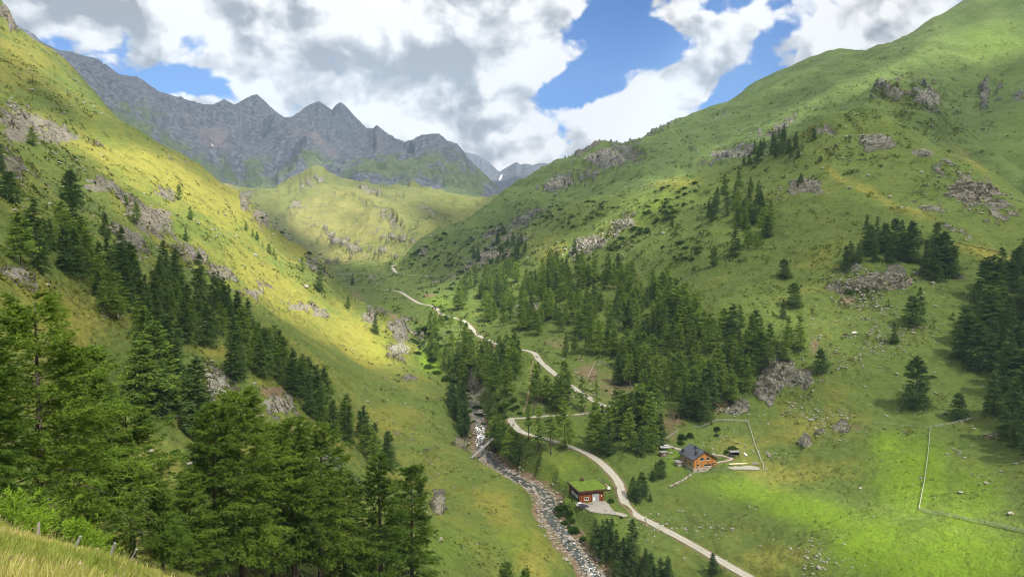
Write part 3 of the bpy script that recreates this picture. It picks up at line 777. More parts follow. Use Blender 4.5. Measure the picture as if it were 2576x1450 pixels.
# ------------------------------------------------------------------ ground materials
def ground_material(name, grass, drycol, lushcol, rockcol, rockdark, dirtcol, fine=1.0):
    m, t, o = material(name)
    pos = t.node('ShaderNodeNewGeometry').outputs['Position']
    a1 = t.attr('cover')
    c = t.node('ShaderNodeSeparateColor')
    t.put(c.inputs[0], a1.outputs['Color'])
    rk, dr, lu = c.outputs
    dt = t.attr('soil').outputs['Fac']
    gm = t.vm('MULTIPLY', pos, (1.0, 1.0, 1.0))
    nA = t.noise(gm, 0.035 / fine, 6, 0.6)
    nB = t.noise(gm, 0.30 / fine, 6, 0.65)
    nC = t.noise(gm, 2.2 / fine, 4, 0.65)
    stre = t.noise(t.vm('MULTIPLY', pos, (0.5, 0.5, 2.2)), 0.75 / fine, 5, 0.7)
    # grass: three hues, broken up at every size
    nM = t.noise(gm, 0.10 / fine, 6, 0.68)
    g = t.mix(t.ss(t.add(dr, t.add(t.mul(t.sub(nA, 0.5), 1.7), t.mul(t.sub(nM, 0.5), 1.9))), 0.05, 0.95), grass, drycol)
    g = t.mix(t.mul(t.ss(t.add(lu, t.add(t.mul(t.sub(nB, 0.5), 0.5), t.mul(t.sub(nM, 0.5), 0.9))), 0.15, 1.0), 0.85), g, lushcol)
    g = t.mix(t.mul(t.ss(nM, 0.50, 0.64), t.sub(0.75, t.mul(lu, 0.5))), g, t.mix(1.0, g, (0.50, 0.58, 0.55), 'MULTIPLY'))
    g = t.mix(t.mul(t.ss(stre, 0.50, 0.66), 0.42), g, t.mix(1.0, g, (0.46, 0.50, 0.42), 'MULTIPLY'))
    g = t.mix(t.mul(t.ss(nB, 0.52, 0.68), 0.5), g, t.mix(1.0, g, (1.42, 1.25, 1.35), 'MULTIPLY'))
    g = t.mix(t.mul(t.ss(nC, 0.52, 0.70), t.sub(0.5, t.mul(lu, 0.2))), g, t.mix(1.0, g, (0.5, 0.55, 0.5), 'MULTIPLY'))
    # small pale stones scattered in the turf
    vs = t.voro(gm, 0.62 / fine, 'F1', 0)
    vn = t.noise(gm, 0.022 / fine, 3, 0.5)
    stones = t.mul(t.ss(vs, 0.16, 0.11), t.ss(t.sub(vn, t.mul(lu, 0.25)), 0.50, 0.60))
    g = t.mix(t.mul(stones, 0.6), g, (0.30, 0.29, 0.23))
    # rock
    rn = t.noise(t.vm('MULTIPLY', pos, (1.0, 1.0, 2.6)), 0.16 / fine, 9, 0.68)
    rn2 = t.noise(t.vm('MULTIPLY', pos, (1, 1, 1.8)), 0.75 / fine, 6, 0.7)
    r = t.mix(t.ss(rn, 0.40, 0.60), rockdark, rockcol)
    r = t.mix(t.mul(t.ss(rn2, 0.50, 0.64), 0.6), r, t.mix(1.0, r, (1.5, 1.46, 1.4), 'MULTIPLY'))
    r = t.mix(t.mul(t.ss(rn2, 0.48, 0.36), 0.75), r, t.mix(1.0, r, (0.35, 0.34, 0.34), 'MULTIPLY'))
    r = t.mix(t.mul(t.ss(nB, 0.50, 0.60), 0.55), r, g)
    d = t.mix(t.ss(nC, 0.4, 0.62), dirtcol, t.mix(1.0, dirtcol, (0.55, 0.6, 0.55), 'MULTIPLY'))
    d = t.mix(t.ss(nB, 0.54, 0.64), d, g)
    col = t.mix(t.ss(t.add(dt, t.mul(t.sub(nB, 0.5), 0.8)), 0.3, 0.7), g, d)
    rf = t.ss(t.add(rk, t.mul(t.sub(nB, 0.5), 0.7)), 0.34, 0.60)
    col = t.mix(rf, col, r)
    h = t.add(t.add(t.mul(nB, 1.2), t.add(t.mul(stre, 0.9), t.mul(nM, 3.0))), t.add(t.mul(nC, 0.30), t.mul(rf, t.add(t.mul(rn, 3.0), t.mul(rn2, 1.6)))))
    principled(t, o, col, 0.95, bump(t, h, 0.75, 1.2 * fine), 0.12)
    return m


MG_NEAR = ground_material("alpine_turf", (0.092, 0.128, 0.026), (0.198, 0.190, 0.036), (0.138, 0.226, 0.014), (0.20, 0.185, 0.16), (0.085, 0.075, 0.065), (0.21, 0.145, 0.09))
MG_HILL = ground_material("hill_turf", (0.085, 0.125, 0.030), (0.175, 0.180, 0.046), (0.110, 0.170, 0.024), (0.17, 0.16, 0.15), (0.075, 0.07, 0.07), (0.2, 0.14, 0.1), 1.7)
MG_MOUND = ground_material("mound_turf", (0.115, 0.130, 0.034), (0.20, 0.185, 0.060), (0.14, 0.185, 0.03), (0.215, 0.20, 0.155), (0.12, 0.115, 0.085), (0.25, 0.21, 0.14), 3.0)


def mountain_material():
    m, t, o = material("mountain_rock")
    pos = t.node('ShaderNodeNewGeometry').outputs['Position']
    nrm = t.sep(t.node('ShaderNodeNewGeometry').outputs['Normal'])
    z = t.sep(pos)[2]
    a1 = t.node('ShaderNodeSeparateColor')
    t.put(a1.inputs[0], t.attr('cover').outputs['Color'])
    snow = a1.outputs[0]
    red = a1.outputs[1]
    green = a1.outputs[2]
    n1_ = t.noise(pos, 0.010, 8, 0.65)
    n2_ = t.noise(t.vm('MULTIPLY', pos, (1, 1, 0.8)), 0.06, 9, 0.74)
    r = t.mix(t.ss(n2_, 0.38, 0.64), (0.036, 0.042, 0.054), (0.122, 0.132, 0.150))
    r = t.mix(t.mul(t.ss(t.add(red, t.add(t.mul(t.sub(n1_, 0.5), 1.4), t.mul(t.sub(n2_, .5), .8))), 0.15, 1.0), .75), r, t.mix(n2_, (0.105, 0.086, 0.086), (0.170, 0.142, 0.138)))
    gr = t.mix(t.ss(n2_, 0.42, 0.6), (0.050, 0.072, 0.034), (0.095, 0.118, 0.052))
    gf = t.ss(t.add(green, t.mul(t.sub(n1_, 0.5), 1.5)), 0.35, 0.6)
    col = t.mix(gf, r, gr)
    col = t.mix(t.ss(snow, 0.4, 0.6), col, (0.8, 0.82, 0.85))
    principled(t, o, col, 0.95, bump(t, t.add(t.mul(n1_, 14.0), t.mul(n2_, 7.0)), 0.6, 1.0), 0.1)
    return m


MG_MOUNT = mountain_material()

# ------------------------------------------------------------------ terrain meshes: one sheet, cut where one hill meets the next
SNOW = [(538, 368, 11, 1.9, .9, 10), (1260, 440, 2.2, 8, .9, 35), (1213, 405, 1.5, 7, .7, -30)]
RED = [(540, 345, 60, 40, 1.0, 30), (470, 300, 50, 24, .5, 30), (800, 350, 60, 26, .9, 30), (950, 360, 50, 26, .7, 30), (740, 340, 26, 20, .6), (1010, 375, 50, 14, .5, 20)]
GREENM = [(330, 330, 110, 90, .65, 40), (500, 440, 80, 50, .8), (620, 440, 90, 26, .8), (1000, 430, 150, 40, .8), (800, 410, 100, 26, .8), (1180, 460, 90, 36, .9), (900, 400, 80, 20, .6), (680, 400, 30, 50, .5), (1080, 400, 60, 30, .5), (230, 250, 60, 60, .35, 45), (700, 430, 60, 20, .8), (420, 370, 90, 60, .55, 40), (1140, 420, 60, 60, .6), (640, 410, 60, 30, .6), (560, 420, 60, 30, .6), (960, 400, 80, 20, .6)]
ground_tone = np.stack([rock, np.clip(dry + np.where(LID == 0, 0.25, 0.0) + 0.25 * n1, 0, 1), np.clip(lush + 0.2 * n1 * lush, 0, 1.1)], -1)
mt = LID >= 5
MTN = np.stack([patches(SNOW), patches(RED) * (LID == 5), patches(GREENM) * (LID == 5)], -1)
ground_tone[mt] = MTN[mt]
soil = np.clip(np.maximum(dirt + 0.3 * n2 * (dirt > 0.1), np.maximum(road_bare * 0.8, river_bed * 0.95)), 0, 1)

ni, nj = ZG.shape
VID = np.arange(ni * nj).reshape(ni, nj)
quads = np.stack([VID[:-1, :-1], VID[1:, :-1], VID[1:, 1:], VID[:-1, 1:]], -1).reshape(-1, 4)
ql = np.minimum(LID[:-1, :-1], np.minimum(LID[1:, 1:], LID[1:, :-1])).reshape(-1)
ALLV = np.stack([XG, YG, ZG], -1).reshape(-1, 3)
GT = ground_tone.reshape(-1, 3)
SO = soil.reshape(-1)
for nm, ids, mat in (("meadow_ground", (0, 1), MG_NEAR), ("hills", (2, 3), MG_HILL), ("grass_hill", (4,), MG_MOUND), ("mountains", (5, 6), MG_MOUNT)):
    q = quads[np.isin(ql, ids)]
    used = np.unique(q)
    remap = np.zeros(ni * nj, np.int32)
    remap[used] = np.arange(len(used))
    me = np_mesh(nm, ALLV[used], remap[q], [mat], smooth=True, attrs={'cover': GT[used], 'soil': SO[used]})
    o = link(nm, me)
    o["kind"] = "structure"

# ------------------------------------------------------------------ unseen clouds added overhead, their opacity shaped to cast the wanted sun patches
LIT = [(420, 480, 260, 62, 28, 1.0), (700, 715, 210, 62, 42, 1.0), (900, 850, 110, 56, 30, 1.0), (170, 350, 150, 36, 20, .9), (560, 650, 190, 80, 35, .9), (960, 900, 70, 40, 30, .7), (330, 560, 120, 30, 30, .7), (130, 420, 90, 40, 30, .55),
       (40, 110, 90, 40, 50, .8), (150, 205, 150, 36, 45, .8), (15, 30, 40, 40, 0, .7), (90, 300, 100, 26, 25, .6), (250, 300, 60, 20, 40, .5), (80, 1430, 320, 60, 10, 1.0), (20, 1290, 90, 50, 0, .9), (190, 1340, 60, 40, 0, .9),
       (110, 900, 110, 130, 0, .40), (390, 1100, 70, 90, 0, .45), (620, 1100, 110, 130, 0, .38), (1000, 1290, 80, 80, 0, .38), (800, 1200, 90, 90, 0, .3), (1080, 1390, 160, 60, 10, .45), (1280, 1430, 80, 60, 0, .5),
       (840, 540, 210, 80, 10, 1.0), (930, 640, 120, 34, 0, 1.0), (1090, 500, 120, 26, 5, 1.0), (650, 520, 80, 40, 20, .9), (800, 430, 60, 22, 0, .8), (1000, 570, 100, 30, 10, .75),
       (1700, 457, 80, 12, 0, .9), (1600, 525, 150, 30, -32, 1.0), (1480, 610, 90, 32, -28, 1.0), (1730, 500, 80, 26, -30, .7), (1380, 650, 60, 30, 0, .7), (1640, 600, 70, 26, -30, .55), (1560, 660, 50, 20, 0, .5),
       (1180, 770, 120, 56, 10, .85), (1060, 890, 50, 60, 0, .8), (1290, 720, 90, 34, -15, .7), (1120, 850, 80, 50, 0, .85), (1010, 850, 40, 50, 0, .8), (1400, 760, 80, 40, 0, .45), (1620, 800, 110, 44, 0, .55), (1720, 780, 60, 50, 0, .5), (1560, 720, 70, 40, 0, .4),
       (2055, 870, 46, 80, 0, .8), (1930, 800, 90, 30, 0, .6), (2010, 800, 40, 40, 0, .6), (1850, 760, 80, 30, 0, .4), (2080, 760, 100, 60, 0, .35), (1290, 860, 60, 20, 0, .4), (1420, 1000, 80, 80, 0, .25),
       (2480, 110, 160, 56, -12, 1.0), (2250, 185, 200, 20, -24, .95), (2010, 290, 150, 15, -28, .95), (1850, 355, 110, 12, -28, .8), (1780, 275, 170, 16, -26, .6), (2350, 60, 130, 30, -25, .8), (2520, 30, 100, 60, 0, .7), (1960, 220, 120, 14, -25, .6), (1560, 370, 60, 10, -10, .35),
       (2150, 470, 100, 18, 30, .5), (2300, 535, 110, 14, 12, .55), (2400, 420, 120, 20, 35, .45), (2250, 320, 120, 24, 10, .4), (2480, 640, 120, 24, 8, .45), (2300, 440, 120, 40, 20, .25), (2500, 560, 70, 40, 0, .35),
       (2180, 1320, 150, 46, 14, 1.0), (1970, 1235, 150, 34, 15, .85), (2430, 1370, 170, 70, 10, 1.0), (2400, 1295, 90, 30, 25, .7), (2080, 1430, 120, 50, 0, .5), (1850, 1230, 60, 40, 0, .5), (2530, 1440, 140, 60, 0, .9),
       (1765, 1150, 46, 46, 0, .55), (1480, 1225, 60, 30, 0, .35), (1500, 1290, 90, 30, 0, .3), (1560, 1220, 60, 60, 0, .3), (1050, 1150, 120, 70, 0, .3), (1250, 1280, 120, 50, 20, .3), (2240, 1100, 60, 60, 0, .2), (2500, 780, 60, 60, 0, .2)]


SHADED = [(1150, 640, 130, 60, -25, .75), (1300, 560, 170, 50, -25, .5), (900, 715, 80, 40, 30, .85), (742, 606, 160, 28, 41, .92), (2150, 575, 210, 60, 18, .4), (1950, 660, 140, 70, 0, .35), (2380, 720, 200, 60, 10, .35), (2000, 350, 120, 30, -28, .4), (2350, 330, 110, 50, 40, .35), (400, 640, 120, 40, 35, .3), (1550, 415, 130, 34, -15, .55), (1850, 420, 170, 24, -25, .45), (2480, 300, 130, 80, 0, .5), (300, 800, 230, 130, 30, .5), (600, 860, 160, 60, 40, .65),  # ground to be darkened by making the added clouds more opaque
         (860, 1080, 120, 60, 40, .5), (1200, 1060, 60, 90, 0, .45), (2520, 900, 80, 200, 0, .4), (120, 260, 110, 40, 40, .55), (1100, 540, 60, 30, 40, .6), (2240, 110, 120, 14, -26, .5), (1700, 700, 100, 60, 0, .3), (1850, 960, 120, 60, 0, .3)]


def sunlight(px, py):
    acc = np.full(np.shape(px), 0.39)
    for cx, cy, rx, ry, an, am in LIT:
        dx_, dy_ = px - cx, py - cy
        c_, s_ = math.cos(R_(an)), math.sin(R_(an))
        q = ((dx_ * c_ + dy_ * s_) / rx) ** 2 + ((-dx_ * s_ + dy_ * c_) / ry) ** 2
        acc = np.maximum(acc, am * (1 - sst(np.sqrt(q), 0.75, 1.5)))
    for cx, cy, rx, ry, an, am in SHADED:
        dx_, dy_ = px - cx, py - cy
        c_, s_ = math.cos(R_(an)), math.sin(R_(an))
        q = ((dx_ * c_ + dy_ * s_) / rx) ** 2 + ((-dx_ * s_ + dy_ * c_) / ry) ** 2
        acc = acc * (1 - am * np.exp(-q))
    return np.clip(acc, 0.02, 1)


def shade_cloud_sheet(zbase, xs, ys, seed):
    cx, cy = np.meshgrid(xs, ys, indexing='ij')
    cz = zbase + 18 * fbm(cx, cy, 300, 4, 0.5, seed)
    ks = np.concatenate([np.arange(0, 1000, 60.0), np.arange(1000, 2150, 10.0)])
    hx, hy, hz = cx.copy(), cy.copy(), cz.copy()
    done = np.zeros(cx.shape, bool)
    for kq in ks:
        x_, y_, z_ = cx - SUN[0] * kq, cy - SUN[1] * kq, cz - SUN[2] * kq
        m_ = ~done
        g = gz(x_[m_], y_[m_])
        below = z_[m_] <= g
        idx = np.nonzero(m_)
        idx = (idx[0][below], idx[1][below])
        hx[idx], hy[idx], hz[idx] = x_[idx], y_[idx], z_[idx]
        done[idx] = True
    dp = np.maximum(hy * cP + hz * sP, 1.0)
    px = W0 / 2 + F0 * hx / dp
    py = H0 / 2 - F0 * (-hy * sP + hz * cP) / dp
    inside = (hy > 5) & (px > -250) & (px < W0 + 250) & (py > -250) & (py < H0 + 150)
    wob = fbm(cx, cy, 120, 5, 0.6, seed + 40)
    ragged = fbm(cx, cy, 700, 5, 0.55, 60)
    s_ = np.where(inside, sunlight(px + 40 * wob, py + 20 * wob), sst(ragged, -0.1, 0.25))
    trans = np.clip(s_ * (1 + 0.35 * wob * (1 - s_)), 0.0, 1)
    return np.stack([cx, cy, cz], -1), 1 - trans


xs = np.unique(np.concatenate([np.arange(-2600, 100, 70.0), np.arange(100, 1500, 11.0), np.arange(1500, 4200, 70.0)]))
ys = np.unique(np.concatenate([np.arange(-2200, -900, 70.0), np.arange(-900, 650, 11.0), np.arange(650, 1400, 25.0), np.arange(1400, 4600, 80.0)]))
mc, t, o = material("shade_cloud")
dens = t.attr('sun_block').outputs['Fac']
tr = t.node('ShaderNodeBsdfTransparent')
df = t.node('ShaderNodeBsdfDiffuse')
tl = t.node('ShaderNodeBsdfTranslucent')
for b_ in (df, tl):
    b_.inputs[0].default_value = (0.93, 0.94, 0.96, 1)
mx1 = t.node('ShaderNodeMixShader')
mx1.inputs[0].default_value = 0.6
t.l.new(df.outputs[0], mx1.inputs[1])
t.l.new(tl.outputs[0], mx1.inputs[2])
mx2 = t.node('ShaderNodeMixShader')
t.put(mx2.inputs[0], dens)
t.l.new(tr.outputs[0], mx2.inputs[1])
t.l.new(mx1.outputs[0], mx2.inputs[2])
t.l.new(mx2.outputs[0], o.inputs[0])
VB, aB = shade_cloud_sheet(1500, xs, ys, 1)
VT, aT = shade_cloud_sheet(1580, xs, ys, 2)
nx, ny = len(xs), len(ys)
gid = np.arange(nx * ny).reshape(nx, ny)
fq = np.stack([gid[:-1, :-1], gid[1:, :-1], gid[1:, 1:], gid[:-1, 1:]], -1).reshape(-1, 4)
aa = np.concatenate([aB.ravel(), aT.ravel()])
aa = 1 - np.sqrt(np.clip(1 - aa, 0, 1))
FB = np.concatenate([fq[:, ::-1], fq + nx * ny])
FB = FB[aa[FB].max(1) > 0.02]
me = np_mesh("added_shade_clouds", np.concatenate([VB.reshape(-1, 3), VT.reshape(-1, 3)]), FB, [mc], smooth=True, attrs={'sun_block': aa})
added_shade_clouds = link("added_shade_clouds", me)
added_shade_clouds["kind"] = "stuff"

# ------------------------------------------------------------------ conifers
def foliage_material(name, dark, lite, vary=0.5, scale=0.5):
    m, t, o = material(name)
    rnd = t.node('ShaderNodeObjectInfo').outputs['Random']
    pos = t.node('ShaderNodeNewGeometry').outputs['Position']
    tint = t.attr('tint').outputs['Fac']
    n = t.noise(pos, scale, 3, 0.6)
    f = t.add(t.mul(tint, 0.6), t.add(t.mul(t.sub(n, 0.5), 0.9), t.mul(t.sub(rnd, 0.5), vary)))
    col = t.mix(t.m('ADD', f, 0.2, clamp=True), dark, lite)
    d = t.node('ShaderNodeBsdfDiffuse')
    tl_ = t.node('ShaderNodeBsdfTranslucent')
    t.put(d.inputs[0], col)
    t.put(tl_.inputs[0], t.mix(1.0, col, (1.25, 1.3, 0.6), 'MULTIPLY'))
    ms = t.node('ShaderNodeMixShader')
    ms.inputs[0].default_value = 0.34
    t.l.new(d.outputs[0], ms.inputs[1])
    t.l.new(tl_.outputs[0], ms.inputs[2])
    t.l.new(ms.outputs[0], o.inputs[0])
    return m


def simple_material(name, col, rough=0.9, var=0.35, scale=3.0, stretch=(1, 1, 1), spec=0.2, bumpd=0.0, metal=0.0, obj_space=True):
    m, t, o = material(name)
    pos = t.node('ShaderNodeTexCoord').outputs['Object'] if obj_space else t.node('ShaderNodeNewGeometry').outputs['Position']
    n = t.noise(t.vm('MULTIPLY', pos, stretch), scale, 6, 0.65)
    lo = tuple(c * (1 - var) for c in col)
    hi = tuple(min(1, c * (1 + var)) for c in col)
    principled(t, o, t.mix(t.ss(n, 0.33, 0.67), lo, hi), rough, bump(t, n, 0.5, bumpd) if bumpd else None, spec, metal)
    return m


M_LARCH = foliage_material("larch_needles", (0.085, 0.142, 0.034), (0.225, 0.310, 0.060), 0.7, 0.45)
M_SPRUCE = foliage_material("spruce_needles", (0.050, 0.092, 0.034), (0.125, 0.185, 0.054), 0.6, 0.45)
M_NEAR = foliage_material("near_larch_needles", (0.052, 0.098, 0.020), (0.175, 0.255, 0.038), 0.5, 0.8)
M_SAPLING = foliage_material("young_larch_needles", (0.10, 0.18, 0.02), (0.26, 0.38, 0.045), 0.3, 1.5)
M_ALDER = foliage_material("alder_leaves", (0.028, 0.062, 0.014), (0.075, 0.135, 0.022), 0.6, 0.5)
M_BARK = simple_material("larch_bark", (0.10, 0.078, 0.062), 0.95, 0.5, 2.0, (3, 3, 0.6), 0.1, 0.05)
M_TWIG = simple_material("dead_twig", (0.27, 0.25, 0.23), 0.9, 0.25, 3.0)


def tube(P, R, n=6):
    """tapered tube along points P with radii R -> verts, tris"""
    P = np.asarray(P, float)
    V, F = [], []
    up = np.array([0, 0, 1.0])
    m_ = len(P)
    for i in range(m_):
        d = P[min(i + 1, m_ - 1)] - P[max(i - 1, 0)]
        d = d / (np.linalg.norm(d) + 1e-9)
        ref_ = up if abs(d[2]) < 0.9 else np.array([1.0, 0, 0])
        a = np.cross(d, ref_)
        a /= np.linalg.norm(a)
        b = np.cross(d, a)
        for k_ in range(n):
            an = 2 * np.pi * k_ / n
            V.append(P[i] + R[i] * (math.cos(an) * a + math.sin(an) * b))
    for i in range(m_ - 1):
        for k_ in range(n):
            p0, p1 = i * n + k_, i * n + (k_ + 1) % n
            F += [(p0, p1, p1 + n), (p0, p1 + n, p0 + n)]
    c0, c1 = len(V), len(V) + 1
    V += [P[0], P[-1]]
    for k_ in range(n):
        F += [(c0, (k_ + 1) % n, k_), (c1, (m_ - 1) * n + k_, (m_ - 1) * n + (k_ + 1) % n)]
    return np.array(V), np.array(F)


def join(parts):
    V, F, o_ = [], [], 0
    for v, f in parts:
        V.append(v)
        F.append(np.asarray(f) + o_)
        o_ += len(v)
    return np.concatenate(V), np.concatenate(F)


def profile(v, kind):
    if kind == 'spruce':
        return (0.07 + 0.93 * (1 - v) ** 0.72) * np.minimum(1, 0.55 + v / 0.12)
    if kind == 'wide':
        return (0.10 + 0.90 * (1 - v) ** 0.70) * np.minimum(1, 0.5 + v / 0.18)
    return (0.09 + 0.91 * (1 - v) ** 0.62) * np.minimum(1, 0.45 + v / 0.25)


def make_crown(seed, h, base, rad, nb, per, ll, lw, kind):
    g = np.random.default_rng(seed)
    u = g.random(nb)
    z0 = base + (h - base) * (1 - (1 - u) ** 0.80) * 0.99
    v = (z0 - base) / (h - base)
    az_ = np.arange(nb) * 2.39996 + g.normal(0, .5, nb)
    lump = 1 + 0.35 * np.sin(az_ * 2 + v * 9 + seed) * g.random(nb)
    R = rad * profile(v, kind) * g.uniform(0.6, 1.12, nb) * lump
    rise = np.where(kind == 'spruce', -0.10, 0.12) + 0.55 * v
    s = np.sqrt(g.random((nb, per))) * 0.97 + 0.05
    ca, sa = np.cos(az_)[:, None], np.sin(az_)[:, None]
    lat = g.normal(0, 1, (nb, per)) * 0.17 * R[:, None] * (0.35 + s * 0.8)
    x = ca * R[:, None] * s - sa * lat
    y = sa * R[:, None] * s + ca * lat
    z = z0[:, None] + R[:, None] * (rise[:, None] * s - 0.42 * s * s * (1 - v[:, None])) - np.abs(g.normal(0, 1, (nb, per))) * 0.06 * R[:, None] - 0.05 * ll
    p = np.stack([x, y, z], -1).reshape(-1, 3)
    d = np.stack([ca + 0 * s, sa + 0 * s, 0 * s - 0.25 + 0.5 * v[:, None]], -1).reshape(-1, 3) + g.normal(0, .55, (nb * per, 3)) * np.array([1, 1, 0.6])
    d /= np.linalg.norm(d, axis=1)[:, None]
    q = g.normal(0, 1, (nb * per, 3))
    q[:, 2] *= 0.5
    sd_ = np.cross(d, q)
    sd_ /= np.linalg.norm(sd_, axis=1)[:, None] + 1e-9
    L = ll * g.uniform(0.6, 1.35, len(p))[:, None]
    Wd = lw * g.uniform(0.6, 1.3, len(p))[:, None]
    V = np.concatenate([p - d * L * 0.35 - sd_ * Wd * 0.5, p - d * L * 0.35 + sd_ * Wd * 0.5, p + d * L * 0.65], 1).reshape(-1, 3)
    F = np.arange(len(V)).reshape(-1, 3)
    tint = np.repeat(np.clip(np.repeat(g.normal(0.45, 0.28, nb), per) + g.normal(0, 0.14, len(p)), 0, 1), 3)
    return V, F, tint


def make_trunk(seed, h, r, limbs=0, base=3.0, rad=3.0):
    g = np.random.default_rng(seed + 900)
    zz = np.linspace(-1.5, h * 0.97, 9)
    bend = g.normal(0, 0.012 * h, 2)
    P = np.stack([bend[0] * (zz / h) ** 2, bend[1] * (zz / h) ** 2, zz], -1)
    Rr = r * np.clip(1.05 - zz / h, 0.05, 1.15)
    Rr[0] *= 1.35
    parts = [tube(P, Rr, 8)]
    for k_ in range(limbs):
        z0 = base * 0.5 + (h * 0.93 - base * 0.5) * (k_ / max(1, limbs)) ** 0.9
        v = np.clip((z0 - base) / (h - base), 0, 1)
        a = k_ * 2.4 + g.normal(0, .3)
        L = rad * float(profile(np.array(v), 'larch')) * g.uniform(0.6, 0.95)
        s_ = np.linspace(0, 1, 5)
        dirv = np.array([math.cos(a), math.sin(a), 0])
        Q = np.array([0, 0, z0]) + dirv * L * s_[:, None] + np.array([0, 0, 1.0]) * (L * ((0.12 + 0.55 * v) * s_ - 0.40 * s_ ** 2 * (1 - v)))[:, None]
        parts.append(tube(Q, 0.05 * (1 - v * 0.6) * np.array([1.3, 1, .8, .55, .2]) * L / 3.0, 4))
    return join(parts)


def tree_protos(kind, n, mat, h, rad, base, nb, per, ll, lw, seed0, tr=0.26, limbs=0):
    out_ = []
    for k_ in range(n):
        g = np.random.default_rng(seed0 + k_)
        hh, rr, bb = h * g.uniform(.92, 1.08), rad * g.uniform(.8, 1.2), base * g.uniform(.6, 1.5)
        V, F, tint = make_crown(seed0 + k_, hh, bb, rr, nb, per, ll, lw, kind)
        cm = np_mesh("crown", V, F, [mat], attrs={'tint': tint})
        tv, tf = make_trunk(seed0 + k_, hh, tr, limbs, bb, rr)
        tm = np_mesh("trunk", tv, tf, [M_BARK], smooth=True)
        out_.append((hh, cm, tm))
    return out_


P_LARCH = tree_protos('larch', 9, M_LARCH, 20, 5.0, 3.4, 165, 24, 0.9, 0.34, 100)
P_THIN = tree_protos('larch', 4, M_LARCH, 22, 3.3, 7.5, 95, 20, 0.9, 0.28, 150)
P_SPRUCE = tree_protos('spruce', 8, M_SPRUCE, 20, 4.7, 0.9, 170, 24, 1.0, 0.34, 200)
P_WIDE = tree_protos('wide', 5, M_SPRUCE, 20, 6.6, 0.8, 200, 26, 1.1, 0.38, 250)
RNG = random.Random(11)


def plant(name, proto, pos, height, label, cat, group=None, sink=0.0):
    hh, cm, tm = proto
    s_ = height / hh
    e = empty(name, (pos[0], pos[1], pos[2] - sink), RNG.uniform(0, 6.28))
    w_ = RNG.uniform(0.95, 1.3)
    e.scale = (s_ * w_, s_ * w_ * RNG.uniform(.85, 1.15), s_)
    e.rotation_euler = (RNG.gauss(0, .022), RNG.gauss(0, .022), RNG.uniform(0, 6.28))
    link("trunk", tm, e)
    link("crown", cm, e)
    tag(e, label, cat, group)
    return e


def pick(kind):
    return RNG.choice({'L': P_LARCH, 'T': P_THIN, 'S': P_SPRUCE, 'W': P_WIDE}[kind])


NAME = {'L': ("larch_tree", "larch"), 'T': ("larch_tree", "larch"), 'S': ("spruce_tree", "spruce"), 'W': ("spruce_tree", "spruce")}


def tree_at(px, py, hpx, kind, label, group=None, rmin=40):
    pos = hit(px, py, rmin)
    if pos is None:
        return None
    H = hpx * float(pos[1] * cP + pos[2] * sP) / F0 * 1.04
    return plant(NAME[kind][0], pick(kind), pos, H, label, NAME[kind][1], group, 0.25)


def inside(poly, x, y):
    c_ = False
    j_ = len(poly) - 1
    for i_ in range(len(poly)):
        xi, yi = poly[i_]
        xj, yj = poly[j_]
        if (yi > y) != (yj > y) and x < (xj - xi) * (y - yi) / (yj - yi) + xi:
            c_ = not c_
        j_ = i_
    return c_


placed = []


def grove(poly, n, h0, h1, kinds, label, group, gap=5.0, skip=()):
    xs_ = [q[0] for q in poly]
    ys_ = [q[1] for q in poly]
    k_, tries = 0, 0
    while k_ < n and tries < n * 40:
        tries += 1
        x, y = RNG.uniform(min(xs_), max(xs_)), RNG.uniform(min(ys_), max(ys_))
        if not inside(poly, x, y) or any(inside(s_, x, y) for s_ in skip):
            continue
        pos = hit(x, y, 60)
        if pos is None:
            continue
        dist = float(np.linalg.norm(pos))
        sep = gap * (0.75 + 0.5 * RNG.random())
        if any((pos[0] - q[0]) ** 2 + (pos[1] - q[1]) ** 2 < sep * sep for q in placed):
            continue
        if np.min((ROAD[:, 0] - pos[0]) ** 2 + (ROAD[:, 1] - pos[1]) ** 2) < 18 or np.min((RIVER[:, 0] - pos[0]) ** 2 + (RIVER[:, 1] - pos[1]) ** 2) < 36:
            continue
        placed.append(pos)
        kd = RNG.choice(kinds)
        plant(NAME[kd][0], pick(kd), pos, RNG.uniform(h0 * .78, h1 * 1.06), label, NAME[kd][1], group, 0.25)
        k_ += 1
    return k_


